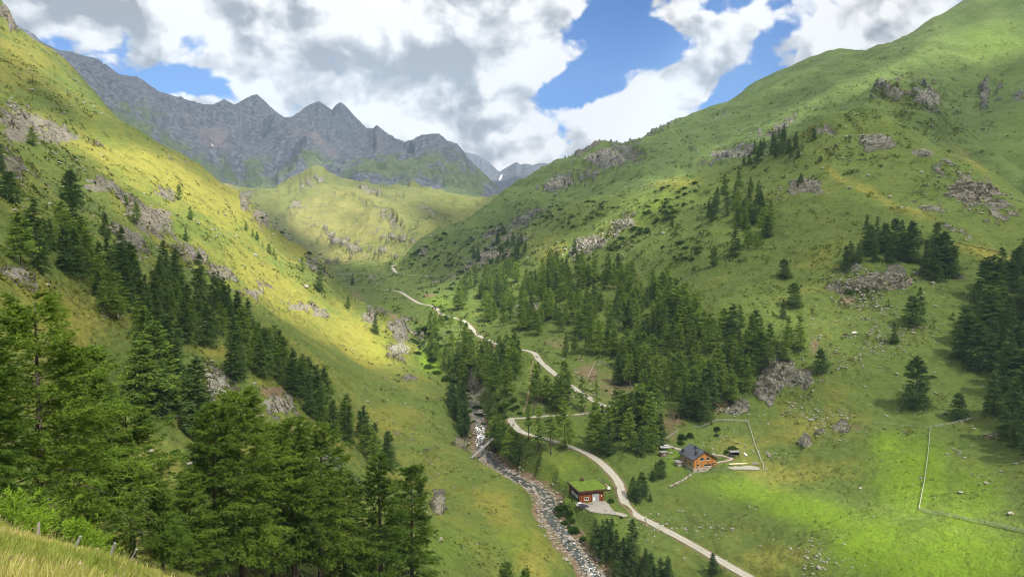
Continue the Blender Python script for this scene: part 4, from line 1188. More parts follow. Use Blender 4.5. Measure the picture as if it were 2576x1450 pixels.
# trees that stand alone, each with what sets it apart
SINGLES = [
    (82, 366, 46, 'L', "round pale larch high on the rocky left slope near the picture's edge"), (180, 515, 86, 'W', "dark broad spruce standing clear above the upper left tree cluster"), (450, 503, 38, 'L', "small light green larch alone on the yellow left slope"),
    (480, 553, 34, 'L', "little larch below the lone light one on the yellow left slope"), (266, 598, 66, 'S', "dark spruce on rocks right of the upper left tree cluster"), (22, 508, 76, 'W', "dark spruce at the left edge below the rock bands"), (3, 432, 66, 'S', "dark spruce cut by the left edge of the picture under the rock bands"),
    (345, 560, 52, 'L', "bushy larch among the broken rocks on the left slope"), (318, 516, 28, 'L', "low dark larch at the top of the broken rocks on the left slope"), (467, 606, 34, 'S', "small dark spruce on a grassy rib of the left slope"), (560, 772, 74, 'L', "feathery larch just above the dense left tree belt"),
    (598, 812, 82, 'S', "taller of two dark spruces side by side above the left tree belt's right end"), (624, 822, 72, 'S', "shorter of two dark spruces side by side above the left tree belt's right end"), (805, 732, 66, 'S', "slim dark spruce on the lit left slope above small rocks"), (876, 776, 34, 'L', "small larch on the lit slope just left of the gorge"), (762, 684, 38, 'L', "small larch beside a reddish rock on the lit left slope"),
    (945, 838, 50, 'S', "spruce on the lit slope edge beside the gorge cliff"), (886, 716, 28, 'S', "small dark spruce on the shaded far bank above the gorge"), (1862, 824, 56, 'L', "rounded larch alone on the open slope above the forest's right part"), (1998, 772, 60, 'W', "upper of two dark spruces touching on the open right slope"), (1970, 800, 50, 'S', "lower of two dark spruces touching on the open right slope"),
    (2014, 882, 92, 'L', "tall sunlit larch at the right edge of the forest above the grey cliff"), (1985, 872, 76, 'L', "second sunlit larch just left of the forest's right edge above the cliff"), (2065, 934, 56, 'W', "tiered lone conifer right of the grey cliff with pale stones behind"), (2302, 1022, 122, 'W', "large dark full spruce alone in the stony pasture"), (2250, 862, 52, 'S', "narrow dark spruce alone in the stony pasture"),
    (2296, 818, 76, 'W', "lower of two dark spruces together in the upper stony pasture"), (2313, 784, 62, 'S', "upper of two dark spruces together in the upper stony pasture"), (2412, 1054, 68, 'W', "dark spruce beside the fence end left of the right-hand wood"), (1974, 698, 46, 'W', "squat dark spruce alone on the middle of the right slope"), (2358, 614, 54, 'W', "broad dark conifer clump at the end of the hillside trail"),
    (2180, 577, 36, 'S', "small spruce highest left of the pasture tree group"), (1796, 670, 52, 'L', "round larch on the open slope above the forest"), (1850, 642, 68, 'S', "dark spruce just below the mid slope tree group on its left"), (1690, 567, 28, 'S', "little spruce on the shrubby right slope"), (2048, 352, 30, 'S', "lone dark spruce on the skyline of the spur"),
    (2014, 462, 26, 'W', "squat dark spruce on top of a rocky bump on the spur"), (1700, 590, 20, 'S', "tiny spruce below the shrubs of the right slope"), (1445, 636, 36, 'S', "small dark spruce at the pale boulder field on the right hill"), (1265, 588, 22, 'W', "tiny squat conifer on the shaded right hill"), (1795, 1444, 56, 'S', "small dark spruce beside the gravel road at the bottom"),
    (1330, 1108, 92, 'T', "tall bare trunked larch just above the lower road bend"), (1353, 1130, 106, 'T', "tall bare trunked larch standing below the road bend"), (1386, 1142, 96, 'T', "thin larch below the road with a dark bare trunk"), (1420, 1128, 118, 'L', "full dark larch beside the road's straight stretch"), (1500, 1046, 92, 'T', "thin larch in the loop between the two road bends"),
    (1590, 1252, 56, 'S', "left one of the young spruces right of the road by the barn"), (1604, 1262, 50, 'S', "lowest of the young spruces right of the road by the barn"), (1617, 1244, 58, 'W', "broadest of the young spruces right of the road by the barn"), (1636, 1258, 22, 'S', "tiny spruce right of the young spruces by the road"), (1650, 1204, 44, 'S', "slim young spruce between the road and the chalet"), (1662, 1198, 44, 'W', "full young spruce left of the chalet's lower fence"),
    (1640, 1208, 28, 'S', "small spruce left of the two between road and chalet"),
]
for px, py, hp, kd, lb in SINGLES:
    tree_at(px, py, hp, kd, lb)
n_s = n_l = 0
G = [
    ([(50, 690), (60, 600), (90, 580), (210, 590), (215, 640), (190, 700), (120, 720)], 13, 13, 17, 'SSL', "dark conifer in the small upper cluster on the left slope", "upper left conifer cluster", 5.0),
    ([(200, 705), (300, 665), (420, 690), (520, 715), (560, 760), (640, 850), (650, 880), (560, 884), (350, 872), (330, 830), (260, 790)], 58, 12, 16.5, 'SSSL', "dark conifer in the dense belt across the left slope", "dense belt on the left slope", 4.2),
    ([(325, 1010), (350, 985), (455, 1000), (455, 1050), (400, 1062), (340, 1040)], 9, 19, 24, 'SL', "dark conifer in the cluster left of the rocky knoll", "cluster left of the knoll", 4.2),
    ([(480, 1118), (525, 1096), (530, 1070), (490, 1080)], 2, 18, 21, 'S', "dark spruce at the foot of the rocky knoll", "spruces at the knoll's foot", 3.5),
    ([(560, 940), (650, 868), (720, 905), (800, 985), (870, 1062), (930, 1092), (985, 1170), (960, 1196), (860, 1110), (790, 1060), (690, 950), (600, 965)], 50, 13, 17, 'SSL', "dark conifer in the belt running down the left ridge to the meadow", "belt down the left ridge", 4.2),
    ([(596, 560), (690, 640), (700, 660), (640, 600)], 8, 6, 9, 'L', "small larch along the left slope's edge against the sunlit hill", "larches on the left slope's edge", 4.0),
    ([(2190, 612), (2300, 596), (2292, 660), (2230, 664), (2180, 680)], 15, 13, 19, 'SW', "dark spruce in the group on the right pasture's upper edge", "spruce group in the right pasture", 4.5),
    ([(2110, 690), (2150, 650), (2165, 662), (2130, 694)], 3, 12, 17, 'S', "dark spruce in the trio left of the pasture group", "spruce trio in the right pasture", 4.0),
    ([(2310, 660), (2340, 640), (2400, 680), (2385, 712), (2345, 715)], 8, 17, 23, 'SW', "dark spruce in the group above the pasture's rock outcrop", "spruces above the pasture outcrop", 4.5),
    ([(1755, 560), (1800, 505), (1880, 462), (1935, 520), (1950, 600), (1925, 640), (1885, 640), (1868, 590), (1810, 560)], 32, 13, 19, 'SSL', "dark conifer in the mid slope wood on the right hill", "mid slope wood on the right hill", 5.5),
    ([(1850, 425), (1900, 385), (1960, 345), (2015, 372), (2012, 400), (1940, 405)], 20, 12, 17, 'S', "dark spruce in the high wood under the right ridge", "high wood under the right ridge", 6.0),
    ([(2425, 820), (2490, 690), (2600, 640), (2640, 1150), (2530, 1118), (2455, 1090), (2490, 960), (2425, 940)], 52, 18, 25, 'SSW', "dark spruce in the wood at the picture's right edge", "wood at the right edge", 5.0),
    ([(1485, 1400), (1500, 1360), (1545, 1355), (1610, 1400), (1690, 1450), (1680, 1500), (1560, 1500)], 20, 8, 13, 'S', "young spruce in the thicket between stream and road at the bottom", "spruce thicket by the stream", 3.2),
    ([(1112, 770), (1200, 735), (1320, 705), (1440, 690), (1560, 690), (1640, 712), (1700, 760), (1640, 800), (1500, 800), (1420, 850), (1330, 850), (1215, 812)], 125, 17, 22, 'LLLLS', "conifer in the upper part of the forest above the gravel road", "upper larch forest", 4.2),
    ([(1400, 880), (1500, 810), (1640, 800), (1720, 770), (1850, 850), (1960, 870), (2000, 905), (1905, 970), (1870, 1005), (1780, 1050), (1700, 1045), (1630, 1000), (1560, 975), (1480, 940)], 112, 17, 23, 'LLLTS', "conifer in the lower part of the forest between road and grey cliff", "lower larch forest", 5.0, [[(1420, 890), (1560, 900), (1560, 960), (1480, 950)]]),
    ([(1062, 800), (1150, 815), (1205, 865), (1235, 890), (1130, 930), (1060, 900)], 24, 13, 18, 'LT', "light green larch between the gorge and the gravel road", "larches by the gorge", 4.5),
    ([(1115, 980), (1160, 900), (1240, 885), (1325, 905), (1325, 985), (1255, 1010), (1190, 960)], 26, 17, 22, 'LLS', "conifer in the dark grove on the gorge's right rim", "grove on the gorge rim", 4.5),
    ([(1105, 990), (1140, 985), (1200, 1040), (1200, 1095), (1150, 1090), (1130, 1020)], 9, 16, 21, 'S', "dark spruce on the stream's left bank below the grove", "spruces on the left stream bank", 4.0),
    ([(1222, 1110), (1240, 1066), (1256, 1080), (1272, 1130), (1312, 1165), (1290, 1175), (1255, 1150)], 10, 12, 17, 'LS', "conifer in the cluster left of the road's hairpin", "cluster left of the hairpin", 4.0),
    ([(1335, 1035), (1350, 985), (1400, 990), (1480, 1035), (1440, 1042), (1350, 1045)], 13, 17, 22, 'TL', "larch between the two arms of the gravel road", "larches between the road arms", 4.5),
    ([(1475, 1125), (1500, 1080), (1560, 1062), (1645, 1070), (1665, 1130), (1620, 1165), (1540, 1155)], 22, 18, 24, 'LS', "tall conifer in the grove left of the chalet", "grove left of the chalet", 4.2),
    ([(1130, 740), (1180, 705), (1300, 680), (1400, 672), (1440, 688), (1310, 704), (1200, 730)], 18, 14, 19, 'L', "larch in the thin upper fringe of the forest below the shaded rocks", "upper fringe of the forest", 5.0),
    ([(1160, 655), (1235, 610), (1310, 612), (1335, 640), (1285, 665)], 14, 12, 16, 'S', "dark conifer in the small wood on the shaded right hill", "small wood on the shaded hill", 5.0),
    ([(1700, 1045), (1780, 1052), (1800, 1062), (1760, 1066)], 4, 18, 22, 'S', "dark conifer at the forest's lower tip above the chalet fence", "forest tip above the chalet", 4.0),
]
for g_ in G:
    poly, n, h0, h1, kinds, lb, gr, gap = g_[:8]
    got = grove(poly, n, h0, h1, list(kinds), lb, gr, gap, g_[8] if len(g_) > 8 else ())
    print("grove", gr, got, n)

# ------------------------------------------------------------------ the big larches close by
def near_larch(seed, h, rad, base, nb=300, tw=18, nd=15):
    g = np.random.default_rng(seed)
    u = g.random(nb)
    z0 = base + (h - base) * (1 - (1 - u) ** 0.85) * 0.985
    v = (z0 - base) / (h - base)
    a = np.arange(nb) * 2.39996 + g.normal(0, .4, nb)
    R = rad * profile(v, 'larch') * g.uniform(0.55, 1.15, nb) * (1 + 0.25 * np.sin(2 * a + 7 * v + seed))
    rise = 0.05 + 0.55 * v
    s = np.sqrt(g.random((nb, tw))) * 0.9 + 0.12
    ca, sa = np.cos(a)[:, None], np.sin(a)[:, None]
    X = np.stack([ca * R[:, None] * s, sa * R[:, None] * s, z0[:, None] + R[:, None] * (rise[:, None] * s - 0.55 * s * s * (1 - v[:, None]) + 0.18 * s ** 4)], -1)
    side = g.choice([-1.0, 1.0], (nb, tw))
    td = np.stack([ca * 0.75 - sa * side * 0.75, sa * 0.75 + ca * side * 0.75, -0.45 + 0.7 * v[:, None] + 0 * s], -1) + g.normal(0, .22, (nb, tw, 3))
    td /= np.linalg.norm(td, axis=-1)[..., None]
    tl_ = (0.45 + 0.25 * R[:, None] * (1.1 - s)) * g.uniform(0.6, 1.3, (nb, tw))
    q = g.random((nb, tw, nd))
    hang = -0.18 * (tl_[..., None] * q) ** 1.5
    p = X[:, :, None] + td[:, :, None] * (tl_[..., None] * q)[..., None]
    p[..., 2] += hang
    d = td[:, :, None] + g.normal(0, .55, (nb, tw, nd, 3))
    d = d.reshape(-1, 3)
    p = p.reshape(-1, 3)
    d /= np.linalg.norm(d, axis=1)[:, None]
    sd_ = np.cross(d, g.normal(0, 1, p.shape))
    sd_ /= np.linalg.norm(sd_, axis=1)[:, None] + 1e-9
    L = g.uniform(0.18, 0.36, len(p))[:, None]
    Wd = g.uniform(0.05, 0.095, len(p))[:, None]
    V = np.concatenate([p - sd_ * Wd * .5, p + sd_ * Wd * .5, p + d * L], 1).reshape(-1, 3)
    tint = np.repeat(np.clip(g.normal(0.42, 0.24, (nb, 1, 1)) + g.normal(0, 0.14, (nb, tw, 1)) + 0 * q, 0, 1).reshape(-1), 3)
    cm = np_mesh("crown", V, np.arange(len(V)).reshape(-1, 3), [M_NEAR], attrs={'tint': tint})
    tv, tf = make_trunk(seed, h, 0.34, 70, base, rad * 0.95)
    tm = np_mesh("trunk", tv, tf, [M_BARK], smooth=True)
    # bare dead twigs low on the stem
    parts = []
    for k_ in range(26):
        zt = g.uniform(1.0, base + h * 0.16)
        an = g.uniform(0, 6.28)
        ln = g.uniform(0.8, 2.4)
        sr = np.linspace(0, 1, 5)
        di = np.array([math.cos(an), math.sin(an), 0.0])
        Q = np.array([0, 0, zt]) + di * ln * sr[:, None] + np.array([0, 0, -1.0]) * (ln * 0.6 * sr ** 2)[:, None] + np.concatenate([np.zeros((1, 3)), g.normal(0, .07, (4, 3))])
        parts.append(tube(Q, 0.028 * np.array([1.2, 1, .8, .6, .3]), 3))
    dv, df_ = join(parts)
    dm = np_mesh("dead_branch", dv, df_, [M_TWIG])
    return h, cm, tm, dm


P_NEAR = [near_larch(700 + k_, 22, r_, b_) for k_, (r_, b_) in enumerate(((6.4, 3.2), (5.6, 4.0), (4.6, 2.6), (5.0, 5.0)))]
P_SLIM = [near_larch(720 + k_, 20, r_, b_, 240, 16, 14) for k_, (r_, b_) in enumerate(((3.4, 3.0), (3.9, 2.0)))]
NEARS = [
    (112, 1404, 655, 0, 1.0, "tallest larch at the left, its full crown rising above the meadow slope"), (-45, 1392, 560, 1, 1.0, "big larch cut by the left edge of the picture"), (225, 1402, 520, 3, 1.0, "big larch half hidden right behind the tallest one at the left"),
    (335, 1412, 405, 0, 1.05, "spreading larch with drooping sprays right of the tallest larch"), (545, 1450, 430, 2, 1.1, "larch with a bare dark trunk foot at the bottom edge"), (612, 1456, 468, 1, 1.0, "tallest larch in the middle of the near group"),
    (690, 1452, 380, 2, 1.15, "larch in the near group just right of its tallest tree"), (742, 1462, 400, 3, 1.0, "larch whose tip stands before the rocky outcrop in the near group"), (808, 1464, 390, 1, 1.0, "rightmost full larch of the near group"),
    (868, 1470, 280, 2, 1.1, "lower larch filling the gap before the two slim ones"), (478, 1440, 250, 2, 1.2, "low larch between the left pair and the near group"), (958, 1490, 345, 4, 1.0, "left one of two slim larches at the bottom"), (1036, 1500, 330, 5, 1.0, "right one of two slim larches at the bottom"),
    (1274, 1495, 82, 5, 1.5, "wide larch top peeping over the bottom edge"), (1322, 1495, 68, 4, 1.5, "smaller larch top peeping over the bottom edge beside a wide one"), (410, 1432, 190, 3, 1.2, "small larch in the dark gap right of the spreading one"),
]
for px, py, hp, vi, fat, lb in NEARS:
    pos = hit(px, py, 45)
    hh, cm, tm, dm = (P_NEAR + P_SLIM)[vi]
    H = hp * float(pos[1] * cP + pos[2] * sP) / F0 * 1.03
    e = empty("larch_tree", (pos[0], pos[1], pos[2] - 0.2), RNG.uniform(0, 6.28))
    s_ = H / hh
    e.scale = (s_ * fat * 1.22, s_ * fat * 1.22, s_)
    link("trunk", tm, e)
    link("crown", cm, e)
    if hp > 240:
        link("dead_branch", dm, e)
    tag(e, lb, "larch")


# grey dead trees in the forest
for k_, (px, py, hp, lb) in enumerate(((1412, 830, 58, "grey dead tree standing bare in the upper forest"), (1570, 905, 66, "bare grey dead tree by the clearing's right side"), (1690, 985, 70, "bare dead tree among the larches left of the cliff"), (1258, 820, 50, "thin dead tree above the middle of the road"), (690, 905, 70, "bare dead tree in the belt on the left ridge"))):
    pos = hit(px, py, 60)
    tv, tf = make_trunk(3300 + k_, 17, .24, 34, 3.0, 2.0)
    o_ = link("dead_tree", np_mesh("dead_tree", tv, tf, [M_TWIG], smooth=True), None, tuple(pos))
    s_ = hp * float(pos[1] * cP + pos[2] * sP) / F0 / 17
    o_.scale = (s_, s_, s_)
    tag(o_, lb, "dead tree")


# bright young larches behind the fence of the bank
def sapling(seed, h, rad):
    g = np.random.default_rng(seed)
    n = 60
    a = np.arange(n) * 2.4 + g.normal(0, .3, n)
    z0 = h * (0.05 + 0.93 * np.linspace(0, 1, n) ** 0.9)
    L = rad * (1.05 - z0 / h) ** 0.8 * g.uniform(.6, 1.15, n) + 0.03
    V, T = [], []
    for i_ in range(n):
        m_ = int(70 * L[i_] / rad) + 14
        q = g.random(m_)
        base = np.stack([np.cos(a[i_]) * L[i_] * q, np.sin(a[i_]) * L[i_] * q, z0[i_] + L[i_] * (0.45 * q + 0.1 * q * q)], -1)
        d = np.array([np.cos(a[i_]), np.sin(a[i_]), 0.5]) + g.normal(0, .8, (m_, 3))
        d /= np.linalg.norm(d, axis=1)[:, None]
        sd_ = np.cross(d, g.normal(0, 1, (m_, 3)))
        sd_ /= np.linalg.norm(sd_, axis=1)[:, None]
        ln = g.uniform(.05, .11, m_)[:, None] * (1 + h / 3)
        V.append(np.concatenate([base - sd_ * .013, base + sd_ * .013, base + d * ln], 1).reshape(-1, 3))
        T.append(np.repeat(g.uniform(.1, .9, m_), 3))
    V = np.concatenate(V)
    tv, tf = tube([(0, 0, -.2), (0, 0, h * .5), (0, 0, h)], [.03, .02, .004], 6)
    return np_mesh("crown", V, np.arange(len(V)).reshape(-1, 3), [M_SAPLING], attrs={'tint': np.concatenate(T)}), np_mesh("trunk", tv, tf, [M_BARK])


for px, r_, ptop, rad_, lb in ((8, 25, 1246, 1.7, "bright green young larch at the left edge behind the fence posts"), (58, 26, 1284, 1.2, "second bright young larch beside the one at the left edge"),
                               (172, 24.5, 1312, 1.0, "bright green young larch standing alone between two fence posts"), (205, 25, 1334, 0.8, "lower bushy young larch right beside the lone bright one")):
    a_ = az_of(px)
    x_, y_ = r_ * math.sin(a_), r_ * math.cos(a_)
    z_ = float(gz(x_, y_))
    ztop = az_t(px, ptop)[1] * r_
    h_ = max(0.7, ztop - z_)
    cm, tm = sapling(int(px) + 3, h_, rad_)
    e = empty("young_larch", (x_, y_, z_), 0)
    link("trunk", tm, e)
    link("crown", cm, e)
    tag(e, lb, "young larch")
M_POST = simple_material("weathered_wood", (0.22, 0.21, 0.19), 0.9, 0.3, 3.0, (4, 4, .5), 0.1)
for px, ptop, lean, lb in ((70, 1318, .06, "grey fence post nearest the left edge on the grassy bank"), (158, 1352, .35, "short leaning grey fence post below the bright young larch"), (243, 1368, .28, "tallest leaning grey fence post at the bank's rim"), (284, 1384, .42, "rightmost leaning grey fence post at the bank's rim")):
    a_ = az_of(px)
    r_ = 22.8
    x_, y_ = r_ * math.sin(a_), r_ * math.cos(a_)
    z_ = float(gz(x_, y_))
    h_ = max(0.5, az_t(px, ptop)[1] * r_ - z_)
    pv, pf = tube([(0, 0, -.3), (lean * h_ * .45, 0, h_ * .5), (lean * h_ * 1.1, .02, h_)], [.05, .045, .035], 7)
    tag(link("fence_post", np_mesh("fence_post", pv, pf, [M_POST]), None, (x_, y_, z_)), lb, "fence post")

# tall meadow grass on the bank where the camera stands
M_BLADE = foliage_material("meadow_grass", (0.14, 0.21, 0.028), (0.50, 0.42, 0.17), 0.0, 0.9)
g = np.random.default_rng(4)
n = 90000
r_ = 2.2 + 21 * np.sqrt(g.random(n))
a_ = az_of(-260) + (az_of(760) - az_of(-260)) * g.random(n)
x_, y_ = r_ * np.sin(a_), r_ * np.cos(a_)
z_ = gz(x_, y_)
hgt = g.uniform(.06, .30, n) * (1 + 0.8 * perlin(x_ / 1.7, y_ / 1.7, 9)) * (1 - .45 * sst(r_, 15, 22))
ln_ = np.stack([g.normal(.25, .35, n), g.normal(0, .35, n), np.ones(n)], -1)
ln_ /= np.linalg.norm(ln_, axis=1)[:, None]
an = g.uniform(0, 6.28, n)
wd = 0.007 + 0.0012 * r_
sd_ = np.stack([np.cos(an) * wd, np.sin(an) * wd, 0 * an], -1)
p0 = np.stack([x_, y_, z_ - .02], -1)
V = np.concatenate([p0 - sd_, p0 + sd_, p0 + ln_ * hgt[:, None]], 1).reshape(-1, 3)
tint = np.repeat(np.clip(g.random(n) * 0.7 + 0.9 * perlin(x_ / 2.3, y_ / 2.3, 14), 0, 1), 3)
# seed heads and a few white flowers on thin stalks
sel = g.choice(n, 3000, replace=False)
sel = sel[perlin(x_[sel] / 3.1, y_[sel] / 3.1, 21) > -.15]
hs_ = g.uniform(.18, .42, len(sel)) * (1 - .35 * sst(r_[sel], 15, 22))
q0 = np.stack([x_[sel], y_[sel], z_[sel]], -1)
q1 = q0 + ln_[sel] * hs_[:, None]
wq = np.stack([np.cos(an[sel]), np.sin(an[sel]), 0 * sel], -1)
stalk = np.concatenate([q0 - wq * .006, q0 + wq * .006, q1], 1).reshape(-1, 3)
hd = np.where(g.random(len(sel)) < .04, .020, .012)[:, None]
head = np.concatenate([q1 - wq * hd, q1 + wq * hd, q1 + ln_[sel] * hd * 3.2], 1).reshape(-1, 3)
M_SEED = foliage_material("seed_heads", (0.26, 0.18, 0.11), (0.46, 0.36, 0.25), 0.0, 2.0)
ns_ = len(sel)
V = np.concatenate([V, stalk, head])
tint = np.concatenate([tint, np.full(3 * ns_, .8), np.repeat(g.random(ns_), 3)])
o_ = link("grass", np_mesh("grass", V, np.arange(len(V)).reshape(-1, 3), [M_BLADE, M_SEED], np.concatenate([np.zeros(n + ns_), np.ones(ns_)]), attrs={'tint': tint}))
o_["kind"] = "stuff"

# ------------------------------------------------------------------ gravel road, lanes and yard
def gravel_material(name, col, rut=True):
    m, t, o = material(name)
    pos = t.node('ShaderNodeNewGeometry').outputs['Position']
    across = t.attr('across').outputs['Fac']
    n = t.noise(pos, 1.4, 6, 0.7)
    n2_ = t.noise(pos, 0.12, 4, 0.6)
    c = t.mix(t.ss(n, .3, .7), tuple(v * .78 for v in col), tuple(min(1, v * 1.12) for v in col))
    c = t.mix(t.mul(t.ss(n2_, .45, .65), .35), c, tuple(v * .72 for v in col))
    if rut:
        d = t.m('ABSOLUTE', across)
        mid = t.mul(t.ss(d, .22, .05), t.ss(n, .45, .6))
        c = t.mix(t.mul(mid, .55), c, (.14, .15, .06))
        edge = t.ss(t.add(d, t.mul(t.sub(n, .5), .5)), .84, 1.0)
        c = t.mix(t.mul(edge, .85), c, (.12, .14, .04))
    principled(t, o, c, .95, bump(t, n, .4, .08), .1)
    return m


M_ROAD = gravel_material("pale_gravel", (.34, .32, .265))
M_YARD = gravel_material("yard_gravel", (.27, .25, .215), False)


def ribbon(name, C, half, mat, lift=0.06, label=None):
    d = np.gradient(C[:, :2], axis=0)
    d /= np.linalg.norm(d, axis=1)[:, None] + 1e-9
    nrm = np.stack([-d[:, 1], d[:, 0]], -1)
    offs = np.linspace(-1, 1, 7)
    g = np.random.default_rng(5)
    wv = half * (1 + 0.22 * fbm(C[:, 0], C[:, 1], 11, 4, .6, 3))
    V = np.zeros((len(C), 7, 3))
    for k_, q in enumerate(offs):
        V[:, k_, :2] = C[:, :2] + nrm * (q * wv)[:, None]
        V[:, k_, 2] = C[:, 2] + lift - 0.05 * abs(q) ** 3
    A = np.tile(offs, (len(C), 1)).ravel()
    ids = np.arange(len(C) * 7).reshape(len(C), 7)
    F = np.stack([ids[:-1, :-1], ids[:-1, 1:], ids[1:, 1:], ids[1:, :-1]], -1).reshape(-1, 4)
    o_ = link(name, np_mesh(name, V.reshape(-1, 3), F, [mat], smooth=True, attrs={'across': A}))
    o_["kind"] = "structure"
    return o_


ribbon("road", ROAD, 2.0, M_ROAD, 0.12)
ribbon("road", ROAD_UP, 2.1, M_ROAD, 0.25)
ribbon("path", LANE, 1.4, M_YARD, 0.10)
ribbon("path", LANE2, 0.7, M_ROAD, 0.08)
FOOT = polyline([(1342, 905), (1336, 935), (1334, 960), (1330, 985), (1326, 1010), (1318, 1035)], 1.2, 7)
FOOT[:, 2] = gz(FOOT[:, 0], FOOT[:, 1])
ribbon("path", FOOT, .5, gravel_material("earth_path", (.22, .17, .11), False), 0.12)
TRAIL = polyline([(2577, 640), (2500, 630), (2450, 620), (2400, 607), (2380, 598)], 2.0, 7)
TRAIL[:, 2] = gz(TRAIL[:, 0], TRAIL[:, 1])
ribbon("path", TRAIL, .7, gravel_material("dry_path", (.36, .32, .2), False), 0.15)


def sheet(name, pix, z, mat, lift, n=26, jig=.3):
    P = np.array([hit(*q)[:2] for q in pix])
    lo, hi = P.min(0), P.max(0)
    gx, gy = np.meshgrid(np.linspace(lo[0], hi[0], n), np.linspace(lo[1], hi[1], n), indexing='ij')
    keep = np.array([[inside([tuple(q) for q in P], gx[i_, j_], gy[i_, j_]) for j_ in range(n)] for i_ in range(n)])
    gz_ = np.maximum(gz(gx, gy), gz(gx + .8, gy)) + lift
    gz_ = np.maximum(gz_, gz(gx, gy + .8) + lift)
    ids = np.arange(n * n).reshape(n, n)
    F = np.stack([ids[:-1, :-1], ids[1:, :-1], ids[1:, 1:], ids[:-1, 1:]], -1).reshape(-1, 4)
    kf = keep.ravel()[F].sum(1) >= 2
    o_ = link(name, np_mesh(name, np.stack([gx, gy, gz_], -1).reshape(-1, 3), F[kf], [mat], smooth=True, attrs={'across': np.zeros(n * n)}))
    o_["kind"] = "structure"


sheet("yard", YARD_PX, BARN[2], M_YARD, .06, 44)
sheet("terrace", [zp(1440, 1030), zp(1560, 1010), zp(1750, 1000), zp(1900, 1020), zp(1990, 1045), zp(1960, 1068), zp(1700, 1066), zp(1440, 1066)], 0, M_YARD, .08, 26)

# ------------------------------------------------------------------ stream
mw, t, o = material("stream_water")
pos = t.node('ShaderNodeNewGeometry').outputs['Position']
n1w = t.noise(pos, .42, 5, .7, dist=1.2)
n2w = t.noise(pos, 1.6, 4, .65)
foam = t.ss(t.add(t.mul(n1w, .75), t.add(t.mul(n2w, .35), t.mul(t.attr('fall').outputs['Fac'], .22))),   .72, .80)
b = principled(t, o, t.mix(foam, (.040, .046, .040), (.80, .82, .82)), t.mix(foam, (.38,) * 3, (.8,) * 3), bump(t, t.add(n1w, t.mul(n2w, .5)), .8, .35), .3)
C = RIVER
d = np.gradient(C[:, :2], axis=0)
d /= np.linalg.norm(d, axis=1)[:, None]
nrm = np.stack([-d[:, 1], d[:, 0]], -1)
C = RIVER[:int(len(RIVER) * .74)]
nrw = nrm[:len(C)]
wr = 2.4 * (1 + .45 * fbm(C[:, 0], C[:, 1], 14, 3, .6, 8))
offs = np.linspace(-1, 1, 13)
V = np.zeros((len(C), 13, 3))
for k_, q in enumerate(offs):
    V[:, k_, :2] = C[:, :2] + nrw * (q * wr + .8 * fbm(C[:, 0], C[:, 1], 20, 2, .5, 2))[:, None]
    V[:, k_, 2] = C[:, 2] - .75
V[..., 2] += .16 * perlin(V[..., 0] / 1.3, V[..., 1] / 1.3, 6) + .10 * perlin(V[..., 0] / .6, V[..., 1] / .6, 16)
V[..., 2] = np.maximum(V[..., 2], gz(V[..., 0], V[..., 1]) * 1.0 - .25)
fall = np.repeat(np.clip(np.gradient(C[:, 2]) * 2.0, 0, 1)[:, None], 13, 1).ravel()
ids = np.arange(len(C) * 13).reshape(len(C), 13)
F = np.stack([ids[:-1, :-1], ids[:-1, 1:], ids[1:, 1:], ids[1:, :-1]], -1).reshape(-1, 4)
o_ = link("water", np_mesh("water", V.reshape(-1, 3), F, [mw], smooth=True, attrs={'fall': fall}))
o_["kind"] = "structure"

# ------------------------------------------------------------------ boulders and stones
import bmesh
def rock_mesh(name, seed, mat, flat_=.65, sub=2):
    bm = bmesh.new()
    bmesh.ops.create_icosphere(bm, subdivisions=sub, radius=1.0)
    g = np.random.default_rng(seed)
    planes = g.normal(0, 1, (9, 3))
    planes /= np.linalg.norm(planes, axis=1)[:, None]
    cut = g.uniform(.55, .9, 9)
    for v in bm.verts:
        c = np.array(v.co)
        for pl, ct in zip(planes, cut):
            e_ = c @ pl - ct
            if e_ > 0:
                c = c - pl * e_
        c = c * np.array([1.0, .8, flat_]) * (1 + .05 * g.normal())
        v.co = c
    me = bpy.data.meshes.new(name)
    bm.to_mesh(me)
    bm.free()
    me.materials.append(mat)
    return me


def stone_material(name, col, lichen=.3, grass=False):
    m, t, o = material(name)
    pos = t.node('ShaderNodeNewGeometry').outputs['Position']
    rnd = t.node('ShaderNodeObjectInfo').outputs['Random']
    n = t.noise(pos, 1.2, 7, .7)
    c = t.mix(t.ss(n, .35, .66), tuple(v * .55 for v in col), tuple(min(1, v * 1.25) for v in col))
    c = t.mix(t.mul(rnd, .45), c, t.mix(1.0, c, (.95, .84, .72), 'MULTIPLY'))
    c = t.mix(t.mul(t.ss(t.noise(pos, 3.0, 4, .6), .55, .66), lichen), c, (.14, .15, .07))
    if grass:
        nz_ = t.sep(t.node('ShaderNodeNewGeometry').outputs['Normal'])[2]
        gn = t.noise(pos, .35, 5, .65)
        gf = t.ss(t.add(nz_, t.mul(t.sub(gn, .5), 1.6)), .72, .92)
        c = t.mix(t.mul(gf, .9), c, t.mix(gn, (.085, .115, .024), (.17, .165, .045)))
    principled(t, o, c, .9, bump(t, n, .6, .15), .2)
    return m


M_BOULDER = stone_material("stream_boulder", (.27, .25, .22), .1)
M_FIELD = stone_material("pasture_stone", (.27, .262, .22), .5)
PR = [rock_mesh("boulder", 40 + k_, M_BOULDER, RNG.uniform(.5, .8)) for k_ in range(8)]
PF = [rock_mesh("boulder", 60 + k_, M_FIELD, RNG.uniform(.4, .7)) for k_ in range(6)]
g = np.random.default_rng(77)


